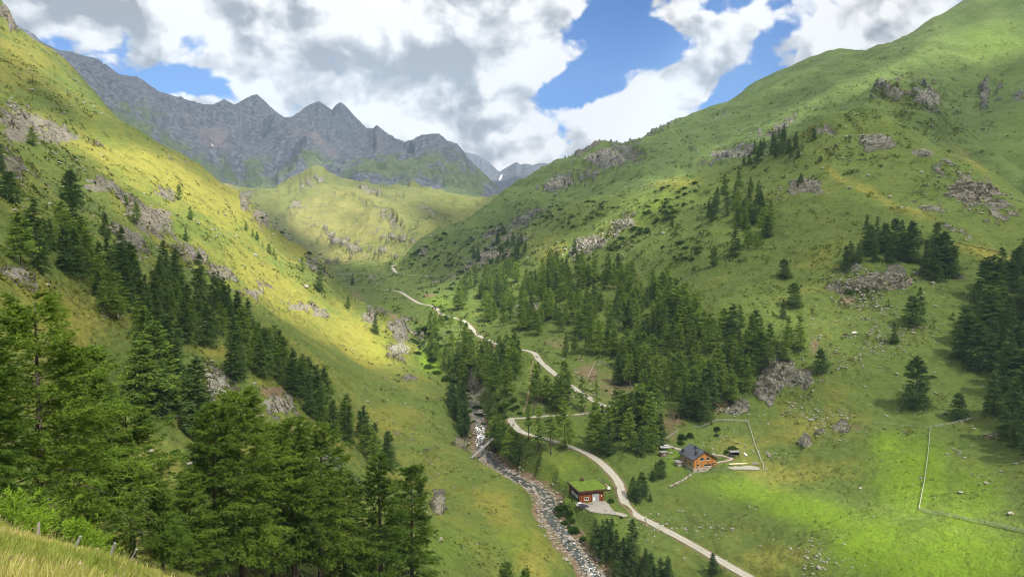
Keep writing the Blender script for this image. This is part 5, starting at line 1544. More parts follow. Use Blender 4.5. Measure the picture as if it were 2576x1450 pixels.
def boulder(me, x, y, size, label, group=None, z=None, sink=.35):
    z = float(gz(x, y)) if z is None else z
    o_ = link("boulder", me, None, (x, y, z + size * (.5 - sink)))
    o_.scale = (size * RNG.uniform(.8, 1.3), size * RNG.uniform(.8, 1.2), size * RNG.uniform(.8, 1.1))
    o_.rotation_euler = (RNG.uniform(-.3, .3), RNG.uniform(-.3, .3), RNG.uniform(0, 6.28))
    tag(o_, label, "boulder", group)
    return o_


for px, py, sz, lb in ((1340, 1238, 2.6, "largest flat grey boulder on the stream's left bank"), (1436, 1361, 2.3, "big brownish boulder parting the white water in the lower stream"), (1472, 1402, 1.5, "dark rounded boulder at the end of the stream's pool"),
                       (1407, 1342, 1.2, "boulder beside the upper white cascade of the lower stream"), (1372, 1240, 1.5, "rusty orange boulder on the stream's right bank")):
    q = hit(px, py, 60)
    boulder(PR[int(sz * 10) % 8], q[0], q[1], sz, lb, None, None, .2)
k_ = 0
own = []
while k_ < 190:
    i_ = int(g.integers(0, int(len(RIVER) * .62)))
    off = g.normal(0, 3.4)
    if abs(off) > 11:
        continue
    x, y = RIVER[i_, :2] + nrm[i_] * off
    sz = float(np.clip(g.lognormal(-.45, .42), .35, 1.6))
    if any((x - q[0]) ** 2 + (y - q[1]) ** 2 < (.55 * (sz + q[2])) ** 2 for q in own):
        continue
    own.append((x, y, sz))
    boulder(PR[k_ % 8], x, y, sz, "grey boulder among the many in the rocky stream bed", "boulders in the stream bed", max(float(gz(x, y)), RIVER[i_, 2] - 1.1), .3)
    k_ += 1


def stones(name, N, where, size, mat, sub=1, seed=0, flat_=.55):
    """uncountable small stones: one mesh"""
    g = np.random.default_rng(seed)
    ico = bmesh.new()
    bmesh.ops.create_icosphere(ico, subdivisions=sub, radius=1.0)
    B = np.array([v.co[:] for v in ico.verts])
    ico.verts.index_update()
    BF = np.array([[v.index for v in f.verts] for f in ico.faces])
    ico.free()
    X, Y, SZ = where(g, N)
    n_ = len(X)
    J = B[None] * (1 + g.normal(0, .16, (n_, len(B), 1)))
    an = g.uniform(0, 6.28, n_)
    sc_ = np.stack([g.uniform(.8, 1.6, n_), g.uniform(.6, 1.1, n_), g.uniform(.35, .8, n_) * flat_ / .55], -1) * SZ[:, None]
    J = J * sc_[:, None]
    c, s = np.cos(an)[:, None], np.sin(an)[:, None]
    V = np.stack([J[..., 0] * c - J[..., 1] * s + X[:, None], J[..., 0] * s + J[..., 1] * c + Y[:, None], J[..., 2] + (gz(X, Y) + .15 * SZ)[:, None]], -1)
    F = BF[None] + (np.arange(n_) * len(B))[:, None, None]
    o_ = link(name, np_mesh(name, V.reshape(-1, 3), F.reshape(-1, 3), [mat]))
    o_["kind"] = "stuff"
    return o_


def in_stream(g, N):
    i_ = g.integers(0, int(len(RIVER) * .74), N)
    off = g.normal(0, 2.9, N) * np.where(i_ > len(RIVER) * .5, .55, 1.0)
    return RIVER[i_, 0] + nrm[i_, 0] * off, RIVER[i_, 1] + nrm[i_, 1] * off, np.clip(g.lognormal(-.95, .5, N), .15, .9)


def by_pixels(zones, clump=28.0):
    def f(g, N):
        X, Y, Z = [], [], []
        tot = sum(z[4] for z in zones)
        for cx, cy, rx, ry, wt, s0 in zones:
            for _ in range(int(N * wt / tot)):
                q = hit(cx + g.normal(0, rx), cy + g.normal(0, ry), 60)
                if q is None:
                    continue
                if float(fbm(np.array([q[0]]), np.array([q[1]]), clump, 3, .6, 7)[0]) < .06 and g.random() > .12:
                    continue
                X.append(q[0]); Y.append(q[1]); Z.append(s0 * float(np.clip(g.lognormal(0, .45), .4, 1.9)))
        return np.array(X), np.array(Y), np.array(Z)
    return f


stones("stones", 6500, in_stream, .3, M_BOULDER, 1, 3)
Z_STONES = [(1800, 1350, 130, 50, 3, .30), (1950, 1400, 130, 30, 2, .30), (2130, 1430, 60, 20, 1, .3), (1950, 1090, 80, 40, 2.5, .42), (2020, 1040, 90, 26, 2.5, .42), (2150, 900, 80, 70, 5, .45), (2250, 780, 80, 50, 4, .5), (2400, 960, 60, 60, 2, .4), (2150, 800, 60, 40, 3, .45),
            (2450, 1150, 90, 50, 1.2, .4), (1640, 1290, 60, 10, 1.5, .3), (1700, 1325, 60, 6, 1, .3), (1000, 1000, 120, 60, 2, .4), (1150, 1280, 90, 60, 2, .28), (1100, 1180, 80, 50, 1.2, .3), (700, 760, 160, 70, 3, .5), (480, 620, 130, 70, 3, .5), (300, 480, 150, 70, 3, .55),
            (120, 340, 100, 60, 3, .6), (600, 980, 80, 50, 2.5, .4), (1750, 330, 180, 50, 4, .9), (1900, 370, 120, 26, 3, 1.0), (1480, 610, 70, 26, 3, .9), (1250, 640, 90, 30, 2, .9), (2210, 715, 90, 30, 3, .7), (2430, 490, 90, 46, 3, .8), (1600, 1000, 160, 60, 2, .5), (1440, 930, 70, 50, 1.2, .5),
            (2000, 860, 60, 60, 1.5, .45), (1870, 1130, 50, 50, .8, .35), (900, 580, 170, 60, 2, 1.3), (1000, 560, 110, 30, 1.5, 1.3), (2300, 300, 140, 70, 2, .9), (1550, 400, 90, 40, 2, 1.1), (200, 200, 120, 80, 2, .9)]
stones("stones", 8000, by_pixels(Z_STONES), .4, M_FIELD, 1, 5)
for px, py, sz, gi in ((1960, 1062, .9, 0), (2041, 1055, 1.2, 1), (2000, 1050, .8, 2), (1868, 1090, .8, 3), (2226, 1078, .9, 4), (2335, 1170, .8, 5), (2482, 1215, .9, 1), (2416, 1238, .9, 2), (2540, 1290, 1.1, 3), (2112, 1140, .7, 4), (2165, 1225, .8, 0), (1842, 1330, .9, 5), (1805, 1312, .8, 2), (2060, 1428, 1.0, 1)):
    pass
FIELD = [(2042, 1056, 1.5, "pale boulder largest among the stones below the grey cliff's right end"), (2226, 1078, 1.1, "flat pale boulder by the upper edge of the bright meadow"), (2540, 1292, 1.3, "pinkish pale boulder near the right edge above the long fence"), (2416, 1238, 1.2, "pale boulder right of the straight pasture fence"),
         (2482, 1215, 1.1, "light boulder on the pasture far right of the straight fence"), (1842, 1330, 1.1, "largest pale boulder in the stony meadow above the road"), (2060, 1428, 1.2, "pale boulder at the bottom of the meadow"), (2165, 1228, .9, "small white boulder in the middle of the bright meadow"), (2380, 1040, 1.2, "pale boulder beside the junction of the upper fences"),
         (1875, 1122, 1.0, "pale boulder just right of the chalet's side fence"), (1895, 1135, .9, "lower pale boulder right of the chalet's side fence"), (1935, 1145, 1.1, "roundest pale boulder in the pasture right of the chalet"), (1110, 1356, 1.0, "grey slab on the left meadow near the stream"), (925, 1010, 1.6, "grey slab on the shaded left meadow"),
         (478, 1172, 1.8, "pale boulder between the near larches"), (520, 945, 1.5, "pale slab on top of the rocky knoll")]
for px, py, sz, lb in FIELD:
    q = hit(px, py, 60)
    boulder(PF[RNG.randrange(6)], q[0], q[1], sz, lb)

# ------------------------------------------------------------------ crags: broken rock standing out of the slopes
def crag(px, py, wpx, hpx, seed, label, tone, lean=.3, nblk=26):
    """a ragged bedrock skin over the slope, stepped along its strata, with a few loose blocks bedded in it"""
    q = hit(px, py, 60)
    dist = float(np.linalg.norm(q))
    mpp = dist / F0
    g = np.random.default_rng(seed)
    nu = int(np.clip(wpx * .9, 22, 90))
    nv = int(np.clip(hpx * 1.1, 18, 90))
    us, vs = np.linspace(-1, 1, nu), np.linspace(-1, 1, nv)
    P = np.zeros((nu, nv, 3))
    ok = np.ones((nu, nv), bool)
    for i_ in range(nu):
        for j_ in range(nv):
            h_ = hit(px + us[i_] * wpx * .62 + lean * .4 * vs[j_] * hpx * .5, py + vs[j_] * hpx * .62, 60)
            ok[i_, j_] = h_ is not None and abs(h_[1] - q[1]) < .25 * dist
            P[i_, j_] = h_ if h_ is not None else q
    x, y, z = P[..., 0], P[..., 1], P[..., 2]
    s_ = mpp * math.sqrt(wpx * hpx)
    L = s_ * .16
    rr_ = np.sqrt(us[:, None] ** 2 + vs[None] ** 2) + .38 * fbm(x, z * 1.6, L * 2.2, 4, .6, seed)
    env = 1 - sst(rr_, .35, .95)
    st = z + lean * x + .6 * L * fbm(x, z, L * 1.5, 3, .5, seed + 5)
    band = (st / (L * .8)) % 1.0
    step = np.where(band < .72, band / .72, (1 - band) / .28)
    rdg = 1 - 2 * np.abs(perlin(x / L + seed, (z * 1.4 + y * .5) / L, seed + 9))
    cell = fbm(x, z * 1.3 + y * .4, L * .55, 4, .65, seed + 3)
    hgt = s_ * .085 * (.75 * step + .55 * rdg + .95 * cell) * env - s_ * .10 * (1 - env)
    hgt = np.where(hgt > 0, hgt, hgt * 1.2)
    P = P + np.stack([0 * hgt, -.75 * hgt, .75 * hgt], -1)
    ids = np.arange(nu * nv).reshape(nu, nv)
    F = np.stack([ids[:-1, :-1], ids[:-1, 1:], ids[1:, 1:], ids[1:, :-1]], -1).reshape(-1, 4)
    good = ok.ravel()[F].all(1) & (hgt.ravel()[F].max(1) > -s_ * .07)
    pf = P.reshape(-1, 3)
    edge = np.linalg.norm(pf[F[:, 0]] - pf[F[:, 2]], axis=1)
    good &= edge < np.median(edge) * 6
    F = F[good]
    parts = [(pf - q, np.concatenate([F[:, [0, 1, 2]], F[:, [0, 2, 3]]]))]
    V, F = join(parts)
    used = np.unique(F)
    rm = np.zeros(len(V), int)
    rm[used] = np.arange(len(used))
    o_ = link("rock_outcrop", np_mesh("rock_outcrop", V[used], rm[F], [tone]), None, tuple(q))
    return tag(o_, label, "rock outcrop")


M_CRAG = stone_material("grey_crag", (.25, .24, .215), .35, True)
M_CRAGB = stone_material("brown_crag", (.185, .170, .145), .4, True)
CRAGS = [(1942, 945, 84, 128, .35, "big pale grey cliff rising at the right end of the forest", M_CRAG, 70), (2018, 952, 80, 44, .2, "lower grey ledges right of the big cliff", M_CRAG, 34), (1845, 1032, 84, 26, .2, "small grey rocks at the forest's lower tip", M_CRAG, 18), (2025, 1112, 46, 30, .3, "rounded rock hump in the meadow above the chalet", M_CRAG, 14), (2112, 1077, 50, 24, .2, "twin rock humps upslope of the rounded one", M_CRAG, 14),
         (2215, 715, 190, 46, -.4, "slanting rock outcrop in the upper right pasture", M_CRAGB, 44), (2028, 468, 90, 44, -.2, "dark rocky bump on the spur under a squat spruce", M_CRAG, 34), (2440, 480, 170, 66, .35, "wide broken rock field on the far right slope", M_CRAGB, 60), (2200, 352, 100, 36, .2, "rock patch near the crest of the spur", M_CRAG, 26), (2320, 384, 70, 26, .3, "small rock patch right of the spur's crest", M_CRAG, 16),
         (2335, 246, 90, 54, .5, "dark crag on the upper spur's right flank", M_CRAG, 34), (1525, 400, 130, 56, -.4, "grey crag under the right skyline's step", M_CRAG, 50), (1410, 458, 90, 34, -.4, "grey crag low on the right skyline", M_CRAG, 26), (1840, 388, 150, 24, -.3, "long grey ledge left of the high wood", M_CRAG, 36), (1480, 612, 110, 40, -.4, "sunlit boulder field on the right hill", M_CRAG, 44), (1570, 560, 80, 30, -.5, "sunlit rocks above the boulder field", M_CRAG, 22),
         (1008, 835, 50, 56, -.5, "upper dark cliff of the gorge", M_CRAGB, 34), (1005, 878, 60, 34, -.5, "pale slabs at the foot of the gorge cliff", M_CRAG, 26), (1195, 955, 46, 50, .3, "brown cliff in the grove on the gorge rim", M_CRAGB, 26), (1175, 1008, 60, 40, .2, "lower dark rocks under the gorge grove", M_CRAGB, 24), (1160, 1112, 60, 30, .2, "brown earth and rock bank above the footbridge", M_CRAGB, 22), (1240, 640, 130, 24, -.3, "pale scree band on the shaded right hill", M_CRAG, 36),
         (375, 545, 150, 70, .6, "largest broken rocks in the middle of the left slope", M_CRAGB, 60), (60, 320, 160, 90, .5, "highest rock bands at the left edge", M_CRAGB, 60), (250, 468, 110, 40, .5, "rock ledges left of the broken rocks on the left slope", M_CRAGB, 30), (150, 345, 130, 36, .4, "thin ledges right of the highest rock bands", M_CRAGB, 30), (330, 600, 90, 44, .5, "lower ledges under the broken rocks on the left slope", M_CRAGB, 34), (45, 688, 90, 36, .3, "grey slabs at the left edge above the near larches", M_CRAG, 26),
         (560, 690, 70, 22, .4, "small ledge on the lit slope above the tree belt", M_CRAGB, 18), (755, 772, 80, 20, .3, "upper small rocks low on the lit slope", M_CRAGB, 18), (805, 790, 70, 16, .3, "lower small rocks low on the lit slope", M_CRAGB, 14), (640, 735, 60, 18, .3, "little rocks in the middle of the lit slope", M_CRAGB, 14), (548, 965, 80, 60, .3, "pale slabs on the face of the rocky knoll", M_CRAG, 36), (705, 1018, 100, 54, .4, "grey rocks right of the knoll beneath the belt", M_CRAG, 40),
         (835, 1152, 70, 34, .5, "grey rocks behind the near larches' right side", M_CRAG, 24), (1104, 1268, 32, 56, .2, "upright grey rock right of the slim larches", M_CRAG, 22), (610, 490, 26, 34, .6, "dark crag on the left slope's edge against the sunlit hill", M_CRAGB, 20), (655, 540, 50, 34, .6, "dark ledges under the crag on the left slope's edge", M_CRAGB, 24), (930, 800, 50, 40, .5, "reddish rocks left of the gorge", M_CRAGB, 22), (18, 30, 40, 60, .5, "dark rock tower at the top left corner", M_CRAGB, 26), (1330, 770, 60, 26, .1, "pale rock in the upper larch forest", M_CRAG, 16)]
for i_, (px, py, wp, hp, ln, lb, tone, nb_) in enumerate(CRAGS):
    crag(px, py, wp, hp, 500 + i_, lb, tone, ln, nb_)

# ------------------------------------------------------------------ building kit
class MB:
    """collects boxes and polygons for one mesh"""

    def __init__(s):
        s.V, s.F = [], []

    def poly(s, pts_):
        n0 = len(s.V)
        s.V += [tuple(q) for q in pts_]
        s.F.append(tuple(range(n0, n0 + len(pts_))))
        return s

    def box(s, x0, y0, z0, x1, y1, z1):
        n0 = len(s.V)
        s.V += [(x0, y0, z0), (x1, y0, z0), (x1, y1, z0), (x0, y1, z0), (x0, y0, z1), (x1, y0, z1), (x1, y1, z1), (x0, y1, z1)]
        s.F += [tuple(n0 + i for i in f) for f in ((0, 3, 2, 1), (4, 5, 6, 7), (0, 1, 5, 4), (1, 2, 6, 5), (2, 3, 7, 6), (3, 0, 4, 7))]
        return s

    def prism(s, prof, y0, y1):
        """profile in xz, extruded along y"""
        n0, n = len(s.V), len(prof)
        s.V += [(x, y0, z) for x, z in prof] + [(x, y1, z) for x, z in prof]
        s.F.append(tuple(n0 + i for i in range(n)))
        s.F.append(tuple(n0 + n + i for i in reversed(range(n))))
        for i in range(n):
            j = (i + 1) % n
            s.F.append((n0 + i, n0 + n + i, n0 + n + j, n0 + j))
        return s

    def bar(s, a, b, r=.05, n=5):
        v, f = tube([a, b], [r, r], n)
        n0 = len(s.V)
        s.V += [tuple(q) for q in v]
        s.F += [tuple(int(i) + n0 for i in q) for q in f]
        return s

    def build(s, name, mat, parent=None, loc=(0, 0, 0), smooth=False):
        me = bpy.data.meshes.new(name)
        me.from_pydata(s.V, [], s.F)
        me.materials.append(mat)
        bm = bmesh.new()
        bm.from_mesh(me)
        bmesh.ops.recalc_face_normals(bm, faces=bm.faces)
        bm.to_mesh(me)
        bm.free()
        if smooth:
            for p_ in me.polygons:
                p_.use_smooth = True
        return link(name, me, parent, loc)


def board_material(name, lo, hi, width=.28, axis=0):
    m, t, o = material(name)
    pos = t.node('ShaderNodeTexCoord').outputs['Object']
    x, y, z = t.sep(pos)
    along = t.add(x, y) if axis == 2 else (x, y)[axis]
    k_ = t.m('FLOOR', t.div(along, width))
    wn_ = t.node('ShaderNodeTexWhiteNoise', noise_dimensions='1D')
    t.put(wn_.inputs['W'], k_)
    grain = t.noise(t.vm('MULTIPLY', pos, (6, 6, .5)), 1.6, 5, .65)
    f = t.add(t.mul(wn_.outputs[0], .65), t.mul(grain, .45))
    c = t.mix(t.ss(f, .2, .85), lo, hi)
    gap = t.m('ABSOLUTE', t.sub(t.m('FRACT', t.div(along, width)), .5))
    gp = t.ss(gap, .44, .48)
    c = t.mix(t.mul(gp, .75), c, tuple(v * .25 for v in lo))
    principled(t, o, c, .75, bump(t, t.sub(1.0, gp), .5, .02), .25)
    return m


def plain(name, col, rough=.7, spec=.3, metal=0.0, var=.12):
    return simple_material(name, col, rough, var, 2.0, (1, 1, 1), spec, 0, metal)


M_CHALET = board_material("larch_cladding", (.23, .085, .022), (.50, .22, .060), .34, 2)
M_CHALET_SIDE = board_material("weathered_cladding", (.24, .17, .10), (.40, .30, .18), .30, 2)
M_SLATE = simple_material("slate_roof", (.050, .056, .070), .55, .25, 1.6, (4, 1, 4), .4)
M_STONEWALL = stone_material("rubble_wall", (.40, .36, .30), .1)
M_GLASS = plain("window_glass", (.02, .022, .025), .08, .6)
M_DARK = plain("dark_metal", (.035, .038, .045), .5, .4)
M_FRAME = plain("window_frame", (.40, .30, .20), .7)
M_WHITE = plain("white_paint", (.78, .78, .75), .5)
M_RED = board_material("red_cladding", (.085, .022, .010), (.27, .072, .022), .30, 2)
M_FASCIA = plain("rust_fascia", (.070, .030, .020), .7)
M_GREY = plain("grey_door", (.40, .41, .42), .5)
M_LIGHTWOOD = plain("pale_wood", (.60, .50, .32), .8, .2, 0, .2)
M_GREYWOOD = simple_material("grey_wood", (.21, .20, .185), .9, .35, 4.0, (1, 1, 1), .1)
M_RUBBER = plain("tyre_rubber", (.02, .02, .02), .9, .2)


def window_on(parent, u0, u1, w0, w1, mat_frame=None, y=-.03, cross=False, sill=True):
    f = MB()
    tk = .09
    f.box(u0, y - .05, w0, u0 + tk, y + .03, w1).box(u1 - tk, y - .05, w0, u1, y + .03, w1)
    f.box(u0 + tk, y - .05, w1 - tk, u1 - tk, y + .03, w1).box(u0 + tk, y - .05, w0, u1 - tk, y + .03, w0 + tk)
    if cross:
        f.box((u0 + u1) / 2 - .04, y - .045, w0 + tk, (u0 + u1) / 2 + .04, y + .03, w1 - tk)
    o_ = f.build("window", mat_frame or M_FRAME, parent)
    MB().box(u0 + tk, y - .01, w0 + tk, u1 - tk, y + .02, w1 - tk).build("pane", M_GLASS, o_)
    if sill:
        MB().box(u0 - .1, y - .16, w0 - .10, u1 + .1, y - .052, w0 - .003).build("sill", M_WHITE, o_)
    return o_


# chalet: gable towards the camera
ch = empty("chalet", tuple(HOUSE), YAW)
tag(ch, "orange timber chalet with dark slate gable roof and stone base in the fenced garden", "house")
HW, HD, PL, EV, AP = 11.6, 12.5, 1.9, 6.0, 9.3
AX = 5.3
body = MB()
# gable wall built round the loggia opening (u 9.3-11.6, w 2.35-3.55)
body.prism([(0, PL), (9.3, PL), (9.3, EV + .0), (9.3, AP - (9.3 - AX) * (AP - EV + .3) / (HW - AX)), (AX, AP), (0, EV)], 0, .25)
body.prism([(9.3, 3.55), (HW, 3.55), (HW, EV - .3), (9.3, AP - (9.3 - AX) * (AP - EV + .3) / (HW - AX))], 0, .25)
body.box(9.3, 0, PL, HW, .25, 2.35)
body.box(9.3, 2.0, 2.35, HW - .25, 2.2, 3.55)
body.box(9.3, .25, 2.2, HW, 2.2, 2.35).box(9.3, .25, 3.55, HW, 2.2, 3.7)
body.build("wall", M_CHALET, ch)
MB().prism([(.05, PL), (HW - .05, PL), (HW - .05, EV - .35), (AX, AP - .05), (.05, EV - .05)], HD - .25, HD).build("wall", M_CHALET_SIDE, ch)
MB().box(-.0, .252, PL, .25, HD - .252, EV - .1).build("wall", M_CHALET_SIDE, ch)
MB().box(HW - .25, 2.21, PL, HW, HD - .252, EV - .4).build("wall", M_CHALET_SIDE, ch)
MB().box(-.06, -.06, -1.5, HW + .06, HD + .06, PL - .003).build("stone_base", M_STONEWALL, ch)
MB().box(HW - .22, .02, 2.352, HW - .02, .22, 3.548).build("loggia_post", M_CHALET, ch)
rl = MB()
for k_ in range(9):
    rl.box(9.35 + k_ * .25, -.62, 1.95, 9.47 + k_ * .25, -.56, 2.9)
rl.box(9.2, -.66, 2.9, HW + .1, -.5, 3.0)
rl.build("balcony_rail", M_CHALET, ch)
MB().box(9.2, -.7, 1.80, HW + .1, -.065, 1.92).build("balcony_floor", M_CHALET_SIDE, ch)
OV = .75
sl_l = (AP - EV) / AX
sl_r = (AP - EV + .3) / (HW - AX)
rf = MB()
tk = .28
xl, xr = -OV, HW + OV
zl, zr = AP - (AX + OV) * sl_l, AP - (HW + OV - AX) * sl_r
rf.prism([(xl, zl + .02), (AX, AP + .02), (AX, AP + tk), (xl, zl + tk)], -OV, HD + OV)
rf.prism([(AX + .002, AP + .02), (xr, zr + .02), (xr, zr + tk), (AX + .002, AP + tk)], -OV, HD + OV)
roof = rf.build("roof", M_SLATE, ch)
MB().box(AX - .18, -OV - .05, AP + tk - .05, AX + .18, HD + OV + .05, AP + tk + .06).build("ridge_cap", M_DARK, roof)
for cx_, cy_, hh_ in ((.3, 10.6, 2.0), (2.0, 1.4, 2.1), (4.3, 6.2, 1.6)):
    zb_ = AP - (AX - cx_) * sl_l
    c_ = MB().box(cx_ - .45, cy_ - .45, zb_ - .6, cx_ + .45, cy_ + .45, zb_ + hh_)
    co = c_.build("chimney", M_DARK, roof)
    MB().box(cx_ - .55, cy_ - .55, zb_ + hh_ + .003, cx_ + .55, cy_ + .55, zb_ + hh_ + .12)
for w_ in ((3.1, 5.15, 5.15, 6.45), (6.45, 8.1, 5.15, 6.35), (1.6, 2.9, 2.6, 3.75)):
    window_on(ch, *w_)
window_on(ch, 5.2, 8.85, 2.35, 3.45)
window_on(ch, 1.7, 2.7, .55, 1.25, None, -.10, False, False)
window_on(ch, 4.7, 5.9, .65, 1.3, None, -.10, False, False)
window_on(ch, 7.9, 9.1, .75, 1.35, None, -.10, False, False)
MB().box(7.3, -.13, .40, 9.6, -.064, .70).build("sign_board", M_LIGHTWOOD, ch)
for y0_ in (2.2, 7.0):
    f = MB().box(-.10, y0_, 3.0, -.003, y0_ + 1.3, 4.1)
    wo = f.build("window", M_FRAME, ch)
    MB().box(-.13, y0_ + .12, 3.1, -.102, y0_ + 1.18, 4.0).build("pane", M_GLASS, wo)
MB().box(-3.6, 7.6, -1.0, -.07, 11.2, 2.5).build("porch_wall", M_STONEWALL, ch)
MB().box(-4.1, 7.2, 2.503, -.3, 11.6, 2.75).build("porch_roof", M_GREYWOOD, ch)
MB().box(HW + .07, 5.5, .6, HW + 2.6, 11.5, 3.3).build("terrace_annex", M_CHALET_SIDE, ch)
MB().box(HW + .02, 5.2, 3.303, HW + 2.9, 11.8, 3.5).build("terrace_deck", M_GREYWOOD, ch)
tr_ = MB()
for k_ in range(8):
    tr_.bar((HW + 2.8, 5.3 + k_ * .9, 3.5), (HW + 2.8, 5.3 + k_ * .9, 4.4), .04)
tr_.bar((HW + 2.8, 5.3, 4.4), (HW + 2.8, 11.7, 4.4), .05).bar((HW + .3, 5.3, 4.4), (HW + 2.8, 5.3, 4.4), .05)
tr_.build("terrace_rail", M_GREYWOOD, ch)

# barn with the turf roof
bn = empty("barn", tuple(BARN + np.array([0, 0, .02])), YAW)
tag(bn, "low red brown timber barn with a flat grass roof beside the stream", "barn")
BW, BD, BH = 11.0, 13.0, 5.0
MB().box(0, 0, -2, BW, .25, BH - .6).build("wall", M_RED, bn)
MB().box(0, .253, -2, .25, BD - .253, BH - .6).build("wall", plain("shaded_cladding", (.045, .026, .020), .8), bn)  # left wall's shade is put into its colour
MB().box(BW - .25, .253, -2, BW, BD - .253, BH - .2).build("wall", M_RED, bn)
MB().box(0, BD - .25, -2, BW, BD, BH - .2).build("wall", M_RED, bn)
fs = MB()
RX0, RX1, RY0, RY1 = -.7, 13.4, -.9, BD + .6
for (x0, y0, x1, y1) in ((RX0, RY0, RX1, RY0 + .25), (RX0, RY1 - .25, RX1, RY1), (RX0, RY0 + .252, RX0 + .25, RY1 - .252), (RX1 - .25, RY0 + .252, RX1, RY1 - .252)):
    fs.box(x0, y0, BH - .55, x1, y1, BH + .25)
fs.box(RX0 + .252, RY0 + .252, BH - .5, RX1 - .252, RY1 - .252, BH - .15)
rf = fs.build("roof", M_FASCIA, bn)
gx, gy = np.meshgrid(np.linspace(RX0 + .26, RX1 - .26, 46), np.linspace(RY0 + .26, RY1 - .26, 46), indexing='ij')
gh = BH + .10 + .14 * fbm(gx, gy, 3.2, 4, .6, 3) + .05
ids = np.arange(46 * 46).reshape(46, 46)
F = np.stack([ids[:-1, :-1], ids[1:, :-1], ids[1:, 1:], ids[:-1, 1:]], -1).reshape(-1, 4)
mt_, t, o = material("roof_turf")
pos = t.node('ShaderNodeTexCoord').outputs['Object']
na, nb_ = t.noise(pos, .6, 5, .65), t.noise(pos, 3.0, 4, .65)
c = t.mix(t.ss(na, .35, .65), (.070, .125, .014), (.130, .190, .024))
principled(t, o, t.mix(t.mul(t.ss(nb_, .45, .65), .5), c, (.06, .085, .012)), .95, bump(t, nb_, .8, .15), .1)
link("turf", np_mesh("turf", np.stack([gx, gy, gh], -1).reshape(-1, 3), F, [mt_], smooth=True), rf)
MB().box(5.3, RY1 - 1.6, BH + .05, 6.5, RY1 - .5, BH + 1.5).build("chimney", M_FASCIA, rf)
dr = MB().box(5.9, -.10, -.02, 8.9, -.003, 3.35).build("double_door", M_GREY, bn)
pd = MB()
for u in (6.15, 7.5):
    pd.box(u, -.125, .25, u + 1.15, -.102, 3.1)
pd.build("door_panel", plain("door_panel_grey", (.29, .30, .32), .45), dr)
MB().box(6.25, -.15, .3, 6.95, -.128, 1.9).build("wicket", M_WHITE, dr)
MB().box(6.2, -.09, 3.5, 7.2, -.003, 4.05).build("vent_panel", M_DARK, bn)
MB().box(7.5, -.09, 3.55, 8.5, -.003, 4.05).build("vent_panel", M_DARK, bn)
window_on(bn, 2.3, 4.2, 1.0, 2.2, M_WHITE, -.03, True)
MB().box(9.9, -.22, 2.0, 10.2, -.003, 2.6).build("wall_lamp", M_WHITE, bn)
MB().box(RX1 - 1.1, RY0 - .6, BH + .2, RX1 + .1, RY0 - .15, BH + 1.1).build("junction_box", M_WHITE, bn)
sw = MB()
for y0_ in (1.6, 6.0):
    sw.box(-.08, y0_, 1.2, -.003, y0_ + 3.4, 2.6)
sw.build("side_window", plain("frosted_pane", (.35, .40, .42), .3, .5), bn)
nt = MB()
for k_ in range(8):
    y_ = 1.5 + k_ * 1.55
    nt.bar((RX1 + .25, y_, BH - 1.2), (RX1 + .25, y_, BH + 1.2), .045)
nt.bar((RX1 + .25, 1.5, BH + 1.15), (RX1 + .25, 12.4, BH + 1.15), .03).bar((RX1 + .25, 1.5, BH + .65), (RX1 + .25, 12.4, BH + .65), .03)
nt.build("guard_rail", M_GREYWOOD, bn)
MB().box(RX1 + .1, .5, BH + .0, RX1 + .35, 4.6, BH + .7).build("guard_board", M_LIGHTWOOD, bn)

# ------------------------------------------------------------------ small structures
def local(px, py, rz, name, label, cat, group=None):
    q = hit(px, py, 60)
    e = empty(name, tuple(q), rz)
    return tag(e, label, cat, group)


e = local(*zp(252, 825), YAW, "shed", "tiny wooden shed with a round opening below the white car", "shed")
MB().box(-1.5, 0, -.5, 1.5, .12, 1.9).box(-1.5, 2.2, -.5, 1.5, 2.32, 1.9).box(-1.5, .123, -.5, -1.38, 2.197, 1.9).box(1.38, .123, -.5, 1.5, 2.197, 1.9).build("wall", board_material("shed_boards", (.12, .075, .05), (.22, .14, .10), .25, 2), e)
MB().prism([(-1.8, 1.903), (1.8, 1.903), (1.8, 2.05), (-1.8, 2.1)], -.35, 2.7).build("roof", M_GREYWOOD, e)
v_, f_ = tube([(0, -.05, 1.0), (0, .0, 1.0)], [.5, .5], 14)
link("opening", np_mesh("opening", v_, f_, [M_WHITE]), e)
v_, f_ = tube([(0, -.07, 1.0), (0, -.052, 1.0)], [.34, .34], 14)
link("hatch", np_mesh("hatch", v_, f_, [M_DARK]), e)
e = local(*zp(1528, 826), YAW * .3, "shelter", "open dark wooden shelter with a flat pale roof on the chalet's lawn", "shelter")
MB().box(-2.2, -.3, 2.05, 2.2, 2.6, 2.25).build("roof", M_GREYWOOD, e)
MB().box(-2.0, 2.25, -.3, 2.0, 2.4, 2.045).build("back_wall", M_DARK, e)
for x_ in (-1.95, 1.95):
    MB().box(x_ - .09, -.1, -.3, x_ + .09, .08, 2.045).build("post", M_GREYWOOD, e)
MB().box(-2.0, .1, -.3, -1.9, 2.24, 1.9).box(1.9, .1, -.3, 2.0, 2.24, 1.9).build("side_wall", M_DARK, e)
MB().box(-1.3, .5, .4, 1.3, 1.2, .5).box(-1.2, .6, -.2, -1.05, 1.1, .398).box(1.05, .6, -.2, 1.2, 1.1, .398).build("bench", M_GREYWOOD, e)
e = local(*zp(1588, 972), YAW * .35, "log_trough", "long pale split log trough lying on the chalet's lawn", "trough")
v_, f_ = tube([(-4.4, 0, .35), (-1, .05, .4), (4.2, 0, .42)], [.32, .36, .33], 9)
link("log", np_mesh("log", v_, f_, [M_LIGHTWOOD]), e)
